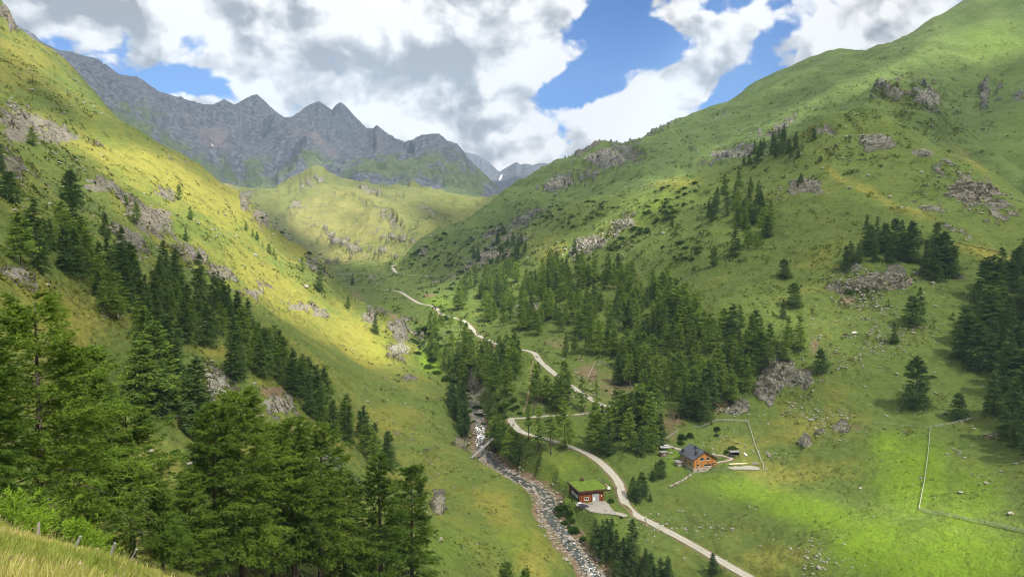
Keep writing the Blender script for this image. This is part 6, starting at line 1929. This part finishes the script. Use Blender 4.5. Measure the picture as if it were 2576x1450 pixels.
MB().box(-1.0, -.5, -.2, -.7, .5, .12).box(1.8, -.5, -.2, 2.1, .5, .12).build("support", M_GREYWOOD, e)
v_, f_ = tube([(.9, .1, .5), (.9, .1, 1.5)], [.09, .08], 7)
link("spout_post", np_mesh("spout_post", v_, f_, [M_GREYWOOD]), e)
q = hit(*zp(1897, 975), 60)
for k_ in range(6):
    v_, f_ = tube([(0, -.3, 0), (0, 3.6, .1)], [.24, .20], 8)
    o_ = link("log", np_mesh("log", v_, f_, [M_GREYWOOD]), None, (q[0] - 1.25 + .5 * k_, q[1] + .1 * (k_ % 2), float(gz(q[0], q[1])) + .25 + (.0 if k_ % 2 else .12)))
    o_.rotation_euler = (R_(4), 0, R_(8 + 3 * k_ % 5))
    tag(o_, "grey weathered log lying with others at the chalet garden's right end", "log", "logs in the chalet garden")
e = local(*zp(1738, 822), 0, "trough", "narrow white trough standing on the lawn right of the shelter", "trough")
MB().box(-.35, -.1, .25, .35, 4.6, .7).build("basin", M_WHITE, e)
MB().box(-.3, .3, -.3, .3, .6, .247).box(-.3, 3.6, -.3, .3, 3.9, .247).build("stand", M_DARK, e)


# ------------------------------------------------------------------ fences
M_RAIL = simple_material("fence_wood", (.36, .345, .31), .9, .3, 4.0, (1, 1, 1), .1)
M_WIRE = plain("green_wire", (.20, .25, .20), .6)


def fence(pix, label, spacing=3.0, hgt=1.15, rails=(.45, .95), pr=.075, rr=.055, mat=None, lean=0, pl=0):
    P = polyline(pix, 1.0, 3)
    P[:, 2] = gz(P[:, 0], P[:, 1])
    d = np.concatenate([[0], np.cumsum(np.linalg.norm(np.diff(P, axis=0), axis=1))])
    n = max(2, int(round(d[-1] / spacing)) + 1)
    s_ = np.linspace(0, d[-1], n)
    Q = np.stack([np.interp(s_, d, P[:, k_]) for k_ in range(3)], -1)
    e = empty("fence", tuple(Q[0]))
    tag(e, label, "fence")
    Q = Q - Q[0]
    for q in Q[:100]:
        MB().bar(q + (0, 0, -.3), q + (RNG.uniform(-.06, .06), RNG.uniform(-.06, .06), hgt * RNG.uniform(.93, 1.1)), pr, 6).build("post", mat or M_RAIL, e)
    for h_ in rails:
        r = MB()
        for a_, b_ in zip(Q[:-1], Q[1:]):
            dv = (b_ - a_) * .04
            r.bar(a_ - dv + (0, 0, h_ + RNG.uniform(-.05, .05)), b_ + dv + (0, 0, h_ + RNG.uniform(-.05, .05)), rr, 5)
        r.build("rail", mat or M_RAIL, e)
    return e


fence([zp(285, 535), zp(390, 445), zp(500, 370)], "grey rail fence running uphill behind the white car", 2.5)
fence([zp(800, 305), zp(900, 312), zp(1040, 258), zp(1140, 200), zp(1250, 186), zp(1400, 190), zp(1560, 192), zp(1760, 206)], "weathered rail fence along the upper edge of the chalet garden", 2.4, 1.25, (.35, .75, 1.15), .08, .07)
fence([zp(1760, 206), zp(1830, 420), zp(1900, 650), zp(1980, 860), zp(2045, 1000)], "pale pole fence closing the chalet garden on its right side", 4.0, 1.2, (.55, 1.05), .08, .07)
fence([zp(735, 1165), zp(1000, 1118), zp(1290, 1085), zp(1600, 1075), zp(2000, 1082), zp(2125, 1088)], "thin wire fence along the lower edge of the chalet garden", 2.6, 1.1, (.3, .6, .95), .06, .028, M_WIRE)
fence([zp(2050, 1000), zp(2030, 1055), zp(2125, 1085)], "short stout rail fence at the lower right corner of the chalet garden", 1.8, 1.2, (.5, 1.0), .10, .07)
fence([zp(735, 1160), zp(660, 1060), zp(590, 960), zp(500, 900), zp(360, 868), zp(200, 850)], "curving green wire fence below the chalet's left side", 2.6, 1.1, (.3, .6, .95), .06, .03, M_WIRE)
fence([zb(610, 830), zb(720, 905), zb(860, 960), zb(960, 1005), zb(1090, 1040), zb(1220, 1058), zb(1380, 1070), zb(1490, 1068)], "dark wire fence along the front of the barn yard", 2.2, 1.15, (.4, .95), .06, .03, M_GREYWOOD)
fence([(2340, 1078), (2336, 1130), (2330, 1180), (2324, 1220), (2317, 1255), (2312, 1283)], "straight pale pole fence running down the bright pasture", 4.0, 1.25, (.6, 1.1), .08, .075)
fence([(2312, 1283), (2370, 1295), (2430, 1308), (2500, 1322), (2600, 1342)], "long grey plank fence slanting to the right edge of the meadow", 3.2, 1.2, (.35, .75, 1.1), .08, .065)
fence([(2340, 1076), (2370, 1071), (2410, 1063), (2450, 1054)], "upper grey rail fence ending at the right-hand wood", 3.0, 1.2, (.5, 1.0), .08, .07)
fence([(2190, 1063), (2240, 1068), (2290, 1073), (2338, 1077)], "low grey fence at the top of the bright meadow", 3.5, .9, (.6,), .07, .05)

# dry stone wall below the chalet
P = polyline([zp(730, 1172), zp(640, 1225), zp(540, 1290), zp(440, 1345), zp(340, 1385)], .5, 5)
parts = []
g = np.random.default_rng(12)
for i_ in range(0, len(P)):
    for lv in range(3):
        me = PF[int(g.integers(0, 6))]
        B = np.array([v.co[:] for v in me.vertices]) * np.array([.42, .36, .36]) * g.uniform(.8, 1.25)
        an = g.uniform(0, 6.28)
        B = np.stack([B[:, 0] * math.cos(an) - B[:, 1] * math.sin(an), B[:, 0] * math.sin(an) + B[:, 1] * math.cos(an), B[:, 2]], -1)
        fx = np.array([[*p_.vertices] for p_ in me.polygons])
        zz_ = float(gz(P[i_, 0], P[i_, 1]))
        parts.append((B + np.array([P[i_, 0] + g.normal(0, .14), P[i_, 1] + g.normal(0, .14), zz_ + .1 + lv * .30]) - P[0], fx))
V, F = join(parts)
tag(link("stone_wall", np_mesh("stone_wall", V, F, [M_STONEWALL]), None, tuple(P[0])), "dry stone wall running down from the chalet's lower left corner", "wall")

# footbridge of two logs over the stream
a_, b_ = hit(1187, 1152, 60), hit(1242, 1134, 60)
b_[2] = max(b_[2], a_[2] + .1)
L_ = float(np.linalg.norm(b_ - a_))
e = empty("footbridge", tuple(a_), math.atan2(b_[1] - a_[1], b_[0] - a_[0]))
tag(e, "narrow grey wooden footbridge across the stream", "footbridge")
dz_ = (b_ - a_)[2]
MB().prism([(-1.0, .5), (L_ + .5, dz_ + .5), (L_ + .5, dz_ + .62), (-1.0, .62)], -.55, .55).build("deck", M_GREYWOOD, e)
for y_ in (-.6, .6):
    MB().bar((-1.2, y_, .38), (L_ + .7, y_, dz_ + .38), .16, 8).build("beam", M_GREYWOOD, e)
rl = MB()
for k_ in range(5):
    x_ = -.5 + (L_ + .5) * k_ / 4
    rl.bar((x_, .6, .5 + dz_ * k_ / 4), (x_, .6, 1.5 + dz_ * k_ / 4), .05)
rl.bar((-.6, .6, 1.45), (L_ + .3, .6, dz_ + 1.45), .05)
rl.build("handrail", M_GREYWOOD, e)
# tree trunks felled in the forest
for (x0, y0, x1, y1, lb) in ((1479, 950, 1500, 906, "bare fallen trunk leaning upslope in the forest clearing"), (1505, 908, 1540, 924, "fallen trunk lying flat in the forest clearing"), (1228, 1122, 1262, 1098, "pale dead trunk fallen beside the footbridge")):
    a_, b_ = hit(x0, y0, 60), hit(x1, y1, 60)
    v_, f_ = tube([(0, 0, .3), tuple((b_ - a_) * .5 + (0, 0, .45)), tuple(b_ - a_ + (0, 0, .4))], [.26, .2, .1], 7)
    tag(link("fallen_trunk", np_mesh("fallen_trunk", v_, f_, [M_TWIG]), None, tuple(a_)), lb, "trunk")


# ------------------------------------------------------------------ cars
def car(px, py, rz, paint, label):
    q = hit(px, py, 60)
    e = empty("parked_car", (q[0], q[1], float(gz(q[0], q[1])) + .08), rz)
    tag(e, label, "car")
    prof = [(-2.1, .45), (-2.15, .75), (-2.0, .98), (-1.55, 1.05), (1.05, 1.02), (1.75, .95), (2.1, .80), (2.15, .5), (2.05, .35), (-2.0, .35)]
    b = MB().prism(prof, -.86, .86)
    cab = [(-1.85, 1.052), (-1.5, 1.48), (-.3, 1.56), (.35, 1.50), (1.15, 1.03)]
    n0 = len(b.V)
    n = len(cab)
    for y_, ins in ((-.82, 1), (.82, -1)):
        b.V += [(x_, y_ + ins * .14 * max(0, (z_ - 1.05) / .5), z_) for x_, z_ in cab]
    b.F.append(tuple(n0 + i for i in range(n)))
    b.F.append(tuple(n0 + n + i for i in range(n)))
    for i in range(n):
        j = (i + 1) % n
        b.F.append((n0 + i, n0 + n + i, n0 + n + j, n0 + j))
    body_ = b.build("body", paint, e)
    bv = body_.modifiers.new("soft", 'BEVEL')
    bv.width = .06
    bv.segments = 2
    for y_ in (-1, 1):
        MB().poly([(-1.5, y_ * .825, 1.10), (.95, y_ * .825, 1.10), (.3, y_ * .70, 1.45), (-1.35, y_ * .70, 1.45)]).build("side_window", M_GLASS, e)
    MB().poly([(1.12, -.70, 1.08), (1.12, .70, 1.08), (.42, .62, 1.49), (.42, -.62, 1.49)]).build("windscreen", M_GLASS, e)
    MB().poly([(-1.83, -.66, 1.12), (-1.83, .66, 1.12), (-1.53, .60, 1.46), (-1.53, -.60, 1.46)]).build("rear_window", M_GLASS, e)
    for x_ in (-1.3, 1.35):
        for y_ in (-.84, .84):
            v_, f_ = tube([(x_, y_ - .11, .33), (x_, y_ + .11, .33)], [.33, .33], 14)
            wh = link("wheel", np_mesh("tyre", v_, f_, [M_RUBBER]), e)
            s_ = math.copysign(1, y_)
            v_, f_ = tube([(x_, y_ + s_ * .112, .33), (x_, y_ + s_ * .125, .33)], [.2, .19], 10)
            link("rim", np_mesh("rim", v_, f_, [M_GREY]), wh)
    for y_ in (-.6, .6):
        MB().box(2.08, y_ - .2, .62, 2.17, y_ + .2, .76).build("headlight", M_WHITE, e)
        MB().box(-2.19, y_ - .18, .74, -2.1, y_ + .18, .88).build("tail_light", plain("red_lens", (.35, .02, .02), .3), e)


def paint(name, col):
    m, t, o = material(name)
    b = principled(t, o, col, .28, None, .5)
    b.inputs['Coat Weight'].default_value = .6
    return m


car(*zb(830, 905), R_(8), paint("dark_blue_paint", (.030, .036, .060)), "dark blue car parked at the left end of the barn yard")
car(*zb(770, 872), R_(14), paint("silver_paint", (.50, .52, .55)), "silver car half hidden behind the dark blue one by the barn")
car(*zp(257, 678), R_(176), paint("white_paint_car", (.75, .75, .75)), "small white car parked on the lane left of the chalet")


# ------------------------------------------------------------------ hikers, cattle
def person(px, py, rz, shirt, trousers, label, step=.22, pack=None, hair=(.10, .06, .03)):
    q = hit(px, py, 60)
    z_ = float(gz(q[0], q[1])) + .16
    e = empty("person", (q[0], q[1], z_), rz)
    tag(e, label, "person")
    J = [(0, 0, .95), (0, .01, 1.15), (0, .02, 1.38), (0, .02, 1.50), (0, .03, 1.58), (0, .04, 1.68), (0, .03, 1.78),
         (.10, 0, .90), (.11, step, .50), (.11, step * .9, .08), (.11, step * .9 + .16, .03), (-.10, 0, .90), (-.11, -step * .5, .50), (-.11, -step * 1.3, .10), (-.11, -step * 1.3 + .15, .03),
         (.20, .02, 1.40), (.27, -.06, 1.12), (.27, .06, .88), (.27, .12, .80), (-.20, .02, 1.40), (-.27, .06, 1.12), (-.27, .18, .90), (-.27, .24, .83)]
    Ed = [(0, 1), (1, 2), (2, 3), (3, 4), (4, 5), (5, 6), (0, 7), (7, 8), (8, 9), (9, 10), (0, 11), (11, 12), (12, 13), (13, 14), (2, 15), (15, 16), (16, 17), (17, 18), (2, 19), (19, 20), (20, 21), (21, 22)]
    Rd = [.15, .14, .15, .06, .06, .105, .08, .10, .075, .05, .045, .10, .075, .05, .045, .065, .05, .038, .04, .065, .05, .038, .04]
    me = bpy.data.meshes.new("body")
    me.from_pydata(J, Ed, [])
    o_ = link("body", me, e)
    sk = o_.modifiers.new("skin", 'SKIN')
    for v, r_ in zip(me.skin_vertices[0].data, Rd):
        v.radius = (r_, r_ * .85)
    me.skin_vertices[0].data[0].use_root = True
    ss_ = o_.modifiers.new("round", 'SUBSURF')
    ss_.levels = ss_.render_levels = 1
    m, t, o = material("clothes")
    zc = t.sep(t.node('ShaderNodeTexCoord').outputs['Object'])[2]
    c = t.mix(t.m('GREATER_THAN', zc, .95), trousers, shirt)
    c = t.mix(t.m('GREATER_THAN', zc, 1.52), c, (.50, .32, .23))
    c = t.mix(t.m('LESS_THAN', zc, .10), c, (.05, .04, .035))
    principled(t, o, c, .8)
    me.materials.append(m)
    bm = bmesh.new()
    bmesh.ops.create_uvsphere(bm, u_segments=10, v_segments=7, radius=.12)
    for v in list(bm.verts):
        if v.co.z < -.03 and v.co.y > 0:
            v.co.z = -.03
    hm = bpy.data.meshes.new("hair")
    bm.to_mesh(hm)
    bm.free()
    hm.materials.append(plain("hair", hair, .7))
    link("hair", hm, e, (0, .02, 1.72))
    if pack:
        b_ = MB().box(-.16, -.30, 1.02, .16, -.10, 1.46).build("backpack", plain("backpack", pack, .7), e)
        b_.modifiers.new("soft", 'BEVEL').width = .05
    return e


person(1401, 1109, R_(70), (.05, .05, .06), (.04, .045, .06), "hiker in dark clothes on the road below the hairpin", .22)
person(1406, 1111, R_(70), (.62, .16, .16), (.12, .12, .14), "hiker in a red top on the road below the hairpin", .25, (.15, .02, .02))
person(1623, 1313, R_(200), (.20, .12, .08), (.05, .05, .06), "hiker in brown walking on the lower road", .22, (.08, .05, .03))
person(1626, 1314, R_(205), (.62, .60, .55), (.30, .26, .20), "hiker in pale clothes walking on the lower road", .2)
person(1552, 1231, R_(170), (.30, .20, .16), (.03, .03, .035), "hiker in dark trousers on the road right of the barn", .2)


def cow(px, py, rz, label, white=False, size=1.0):
    q = hit(px, py, 60)
    e = empty("cow", (q[0], q[1], float(gz(q[0], q[1])) - .02), rz)
    e.scale = (size,) * 3
    tag(e, label, "cow")
    J = [(-.75, 0, 1.12), (-.3, 0, 1.08), (.25, 0, 1.05), (.65, 0, 1.10), (.95, 0, 1.12), (1.15, 0, .98), (1.40, 0, .72), (1.52, 0, .58),
         (.62, .22, .80), (.62, .22, .45), (.60, .22, .06), (.62, -.22, .80), (.72, -.22, .45), (.70, -.22, .06),
         (-.72, .22, .88), (-.62, .24, .70), (-.82, .24, .42), (-.78, .24, .06), (-.72, -.22, .88), (-.55, -.24, .70), (-.72, -.24, .42), (-.68, -.24, .06), (-1.0, 0, 1.10), (-1.08, 0, .55)]
    Ed = [(0, 1), (1, 2), (2, 3), (3, 4), (4, 5), (5, 6), (6, 7), (3, 8), (8, 9), (9, 10), (3, 11), (11, 12), (12, 13), (0, 14), (14, 15), (15, 16), (16, 17), (0, 18), (18, 19), (19, 20), (20, 21), (0, 22), (22, 23)]
    Rd = [.33, .40, .42, .36, .24, .18, .16, .10, .14, .075, .065, .14, .075, .065, .20, .13, .075, .065, .20, .13, .075, .065, .06, .04]
    me = bpy.data.meshes.new("body")
    me.from_pydata(J, Ed, [])
    o_ = link("body", me, e)
    o_.modifiers.new("skin", 'SKIN')
    for v, r_ in zip(me.skin_vertices[0].data, Rd):
        v.radius = (r_ * .85, r_)
    me.skin_vertices[0].data[0].use_root = True
    o_.modifiers.new("round", 'SUBSURF').render_levels = 1
    m, t, o = material("cow_hide")
    pos = t.node('ShaderNodeTexCoord').outputs['Object']
    zc = t.sep(pos)[2]
    if white:
        c = t.mix(t.ss(t.noise(pos, 1.2, 2), .5, .6), (.72, .68, .60), (.55, .48, .40))
    else:
        c = t.mix(t.ss(t.add(zc, t.mul(t.noise(pos, 1.5, 2), .3)), .88, .98), (.62, .58, .48), (.020, .016, .014))
    principled(t, o, c, .8)
    me.materials.append(m)
    for y_ in (-1, 1):
        v_, f_ = tube([(1.22, y_ * .10, 1.0), (1.20, y_ * .26, 1.10), (1.22, y_ * .30, 1.22)], [.035, .03, .01], 5)
        link("horn", np_mesh("horn", v_, f_, [M_WHITE]), e)
        MB().poly([(1.12, y_ * .14, .98), (1.08, y_ * .34, .96), (1.14, y_ * .32, .86), (1.18, y_ * .14, .90)]).build("ear", M_DARK, e)


cow(2126, 848, R_(5), "black and white cow grazing in the stony pasture", False, 1.5)
cow(2148, 842, R_(10), "whitish cow grazing right of the black one in the stony pasture", True, 1.4)

# ------------------------------------------------------------------ shrubs and low growth
def bush_mesh(seed, mat, n=420, leaf=.16):
    g = np.random.default_rng(seed)
    th = g.uniform(0, 6.28, n)
    rr_ = np.sqrt(g.random(n))
    lump = 1 + .25 * np.sin(3 * th + seed) + .15 * np.sin(5 * th)
    x, y = rr_ * np.cos(th) * lump, rr_ * np.sin(th) * lump
    z = np.sqrt(np.clip(1.05 - rr_ ** 2, 0, 1)) * g.uniform(.35, 1.0, n) * .95
    p = np.stack([x, y, z], -1)
    d = p * (1, 1, .8) + g.normal(0, .5, (n, 3)) + (0, 0, .3)
    d /= np.linalg.norm(d, axis=1)[:, None]
    sd_ = np.cross(d, g.normal(0, 1, (n, 3)))
    sd_ /= np.linalg.norm(sd_, axis=1)[:, None]
    L = leaf * g.uniform(.7, 1.6, n)[:, None]
    V = np.concatenate([p - sd_ * L * .5 - d * L * .4, p + sd_ * L * .5 - d * L * .4, p + d * L * .7], 1).reshape(-1, 3)
    return V, np.repeat(np.clip(g.normal(.5, .28, n), 0, 1), 3)


P_BUSH = []
for k_ in range(7):
    V, T = bush_mesh(800 + k_, M_ALDER, 520, .2)
    P_BUSH.append(np_mesh("crown", V, np.arange(len(V)).reshape(-1, 3), [M_ALDER], attrs={'tint': T}))
tv, tf = join([tube([(0, 0, -.3), (math.cos(a) * .25, math.sin(a) * .25, .35), (math.cos(a) * .5, math.sin(a) * .5, .7)], [.06, .04, .015], 5) for a in (0, 1.3, 2.6, 3.9, 5.2)])
P_STEM = np_mesh("stems", tv, tf, [M_BARK])


def bush(px, py, size, label, group=None, tall=1.0):
    q = hit(px, py, 60)
    if q is None:
        return
    e = empty("alder_bush", (q[0], q[1], q[2] - .1), RNG.uniform(0, 6.28))
    e.scale = (size * RNG.uniform(.8, 1.3), size * RNG.uniform(.8, 1.2), size * tall * RNG.uniform(.7, 1.1))
    link("crown", RNG.choice(P_BUSH), e)
    link("stems", P_STEM, e)
    tag(e, label, "bush", group)


def bushes(poly, n, s0, s1, label, group, tall=1.0):
    xs_, ys_ = [q[0] for q in poly], [q[1] for q in poly]
    k_ = 0
    while k_ < n:
        x, y = RNG.uniform(min(xs_), max(xs_)), RNG.uniform(min(ys_), max(ys_))
        if inside(poly, x, y):
            q = hit(x, y, 60)
            k_ += 1
            if q is not None and np.min((ROAD[:, 0] - q[0]) ** 2 + (ROAD[:, 1] - q[1]) ** 2) > 14:
                bush(x, y, RNG.uniform(s0, s1), label, group, tall)


bushes([(1660, 460), (1760, 455), (1750, 500), (1660, 580), (1560, 640), (1500, 640), (1600, 560)], 46, 1.6, 3.4, "green alder bush on the sunlit rib of the right hill", "alders on the sunlit rib")
bushes([(1340, 520), (1500, 500), (1560, 520), (1480, 560), (1390, 590), (1330, 560)], 28, 1.6, 3.2, "dark alder bush in the streaks on the shaded right hill", "alders in the shaded streaks")
bushes([(1010, 650), (1100, 592), (1230, 560), (1300, 560), (1300, 640), (1180, 690), (1080, 690)], 58, 2.0, 4.0, "dark alder bush on the shaded hill above the upper road", "alders above the upper road")
bushes([(1020, 860), (1040, 790), (1090, 770), (1160, 800), (1110, 880), (1120, 950), (1070, 930)], 36, 1.8, 3.8, "bright green alder bush on the gorge's right rim", "alders on the gorge rim")
bushes([(1395, 1270), (1430, 1280), (1450, 1330), (1480, 1370), (1450, 1350), (1410, 1310)], 18, 1.0, 2.0, "leafy bush on the stream's right bank below the barn", "bushes on the stream bank")
bushes([(1110, 945), (1150, 960), (1200, 1010), (1222, 1080), (1195, 1070), (1150, 1000)], 22, 1.6, 3.0, "leafy bush crowding the upper stream above the footbridge", "bushes along the upper stream")
bushes([(1060, 760), (1130, 700), (1240, 690), (1220, 740), (1120, 790)], 26, 1.5, 3.0, "light green bush on the slope above the middle of the gravel road", "bushes above the middle road")
bushes([(612, 500), (640, 505), (760, 600), (870, 668), (850, 690), (740, 618), (630, 530)], 20, 1.6, 3.0, "dark shrub along the left slope's shaded edge", "shrubs on the left slope's edge")
bushes([(1660, 620), (1770, 600), (1780, 650), (1680, 660)], 12, 1.4, 2.8, "dark alder bush in the clump above the upper forest", "alders above the forest")
bushes([(1220, 1010), (1290, 1000), (1320, 1040), (1240, 1080), (1200, 1060)], 14, 1.2, 2.4, "alder bush on the steep bank left of the hairpin", "alders by the hairpin")
for px, py, sz, tl, lb in ((1715, 1106, 2.3, 1.6, "largest dark bush of the group left above the chalet"), (1735, 1100, 2.2, 1.5, "bushy green shrub right beside the largest one above the chalet"), (1712, 1116, 1.6, 1.3, "small round bush lowest of the group left above the chalet"), (1804, 1082, 1.4, 1.5, "upper light green bush inside the chalet garden"), (1803, 1096, 1.3, 1.0, "lower light green bush inside the chalet garden"),
                           (1843, 1132, 1.9, 1.7, "dark dense bush behind the open shelter"), (1827, 1138, 1.2, 1.6, "narrow bush left of the open shelter"), (1536, 1262, 1.5, 1.5, "green bush between the barn and the road"), (1562, 1302, .8, 1.1, "small dark bush at the yard's junction with the road"), (2345, 948, 1.8, .8, "green shrub right of the large lone spruce"), (2140, 735, 2.6, .8, "dark shrub on the left of the slanting outcrop"), (2178, 728, 2.0, .7, "low shrub at the foot of the slanting outcrop")):
    bush(px, py, sz, lb, None, tl)


def low_growth(name, N, zones, mat, seed, k=7):
    """heather, juniper and tussocks nobody could count: one mesh"""
    g = np.random.default_rng(seed)
    X, Y, Z = by_pixels(zones)(g, N)
    X, Y, Z = np.repeat(X, k), np.repeat(Y, k), np.repeat(Z, k)
    n = len(X)
    off = g.normal(0, .55, (n, 2)) * Z[:, None]
    x, y = X + off[:, 0], Y + off[:, 1]
    p = np.stack([x, y, gz(x, y) + Z * g.uniform(0, .4, n)], -1)
    d = g.normal(0, .7, (n, 3)) + (0, 0, .5)
    d /= np.linalg.norm(d, axis=1)[:, None]
    sd_ = np.cross(d, g.normal(0, 1, (n, 3)))
    sd_ /= np.linalg.norm(sd_, axis=1)[:, None]
    L = (Z * g.uniform(.4, 1.0, n))[:, None]
    V = np.concatenate([p - sd_ * L * .5, p + sd_ * L * .5, p + d * L], 1).reshape(-1, 3)
    o_ = link(name, np_mesh(name, V, np.arange(3 * n).reshape(-1, 3), [mat], attrs={'tint': np.repeat(g.random(n), 3)}))
    o_["kind"] = "stuff"


M_HEATH = foliage_material("heath", (0.040, 0.058, 0.018), (0.110, 0.125, 0.034), 0.0, 0.1)
M_TUFT = foliage_material("tussock", (0.085, 0.110, 0.022), (0.190, 0.200, 0.045), 0.0, 0.1)
Z_HEATH = [(1480, 560, 160, 60, 6, 1.6), (1250, 620, 150, 60, 6, 2.0), (1620, 560, 110, 60, 5, 1.3), (1130, 690, 90, 50, 4, 1.8), (1450, 800, 200, 70, 6, 1.1), (1650, 920, 200, 80, 6, .9), (1160, 900, 80, 60, 4, 1.0), (1230, 1060, 60, 60, 3, .8), (400, 560, 180, 90, 5, .9), (150, 380, 130, 90, 4, 1.0),
           (620, 620, 120, 70, 4, .6), (600, 960, 110, 60, 3, .6), (880, 680, 70, 30, 3, 1.5), (1000, 790, 40, 50, 2, 1.0), (1800, 400, 180, 50, 4, 1.8), (2200, 740, 140, 40, 3, .9), (1420, 1310, 30, 40, 2, .5), (1100, 1400, 120, 60, 3, .4), (1000, 1330, 90, 60, 3, .4), (760, 570, 60, 80, 2, .7), (1850, 560, 90, 90, 3, 1.0), (2350, 260, 120, 60, 3, 1.6)]
Z_TUFT = [(700, 760, 260, 150, 6, .7), (400, 520, 260, 150, 6, .9), (950, 1050, 200, 140, 5, .6), (1150, 1300, 160, 110, 5, .4), (200, 850, 160, 120, 4, .5), (2200, 850, 250, 140, 6, .6), (2000, 1150, 200, 90, 4, .45), (2300, 500, 220, 120, 5, 1.0), (1900, 650, 150, 120, 4, .9), (2250, 200, 220, 90, 4, 1.7), (1950, 300, 200, 60, 3, 1.8), (120, 200, 130, 90, 3, 1.4), (1900, 1350, 220, 60, 4, .35), (2400, 1150, 140, 100, 2, .4)]
low_growth("undergrowth", 19000, Z_HEATH, M_HEATH, 31)
low_growth("tussocks", 22000, Z_TUFT, M_TUFT, 32)

# ------------------------------------------------------------------ air: one even box of haze round the whole place
top = float(ZG[(np.abs(AZG) < R_(42))].max()) + 30
low = float(ZG.min()) - 1.0
hz_ = MB().box(-7500, -7500, low, 7500, 7500, top).build("haze", None or bpy.data.materials.new("air"))
ma = hz_.data.materials[0]
ma.use_nodes = True
ma.node_tree.nodes.clear()
t = NT(ma.node_tree)
o = t.node('ShaderNodeOutputMaterial')
pv_ = t.node('ShaderNodeVolumePrincipled')
pv_.inputs['Color'].default_value = (.50, .72, 1.0, 1)
pv_.inputs['Density'].default_value = 0.000078
pv_.inputs['Anisotropy'].default_value = 0.0
t.l.new(pv_.outputs[0], o.inputs[1])
hz_["kind"] = "stuff"
print("haze top", top, low)
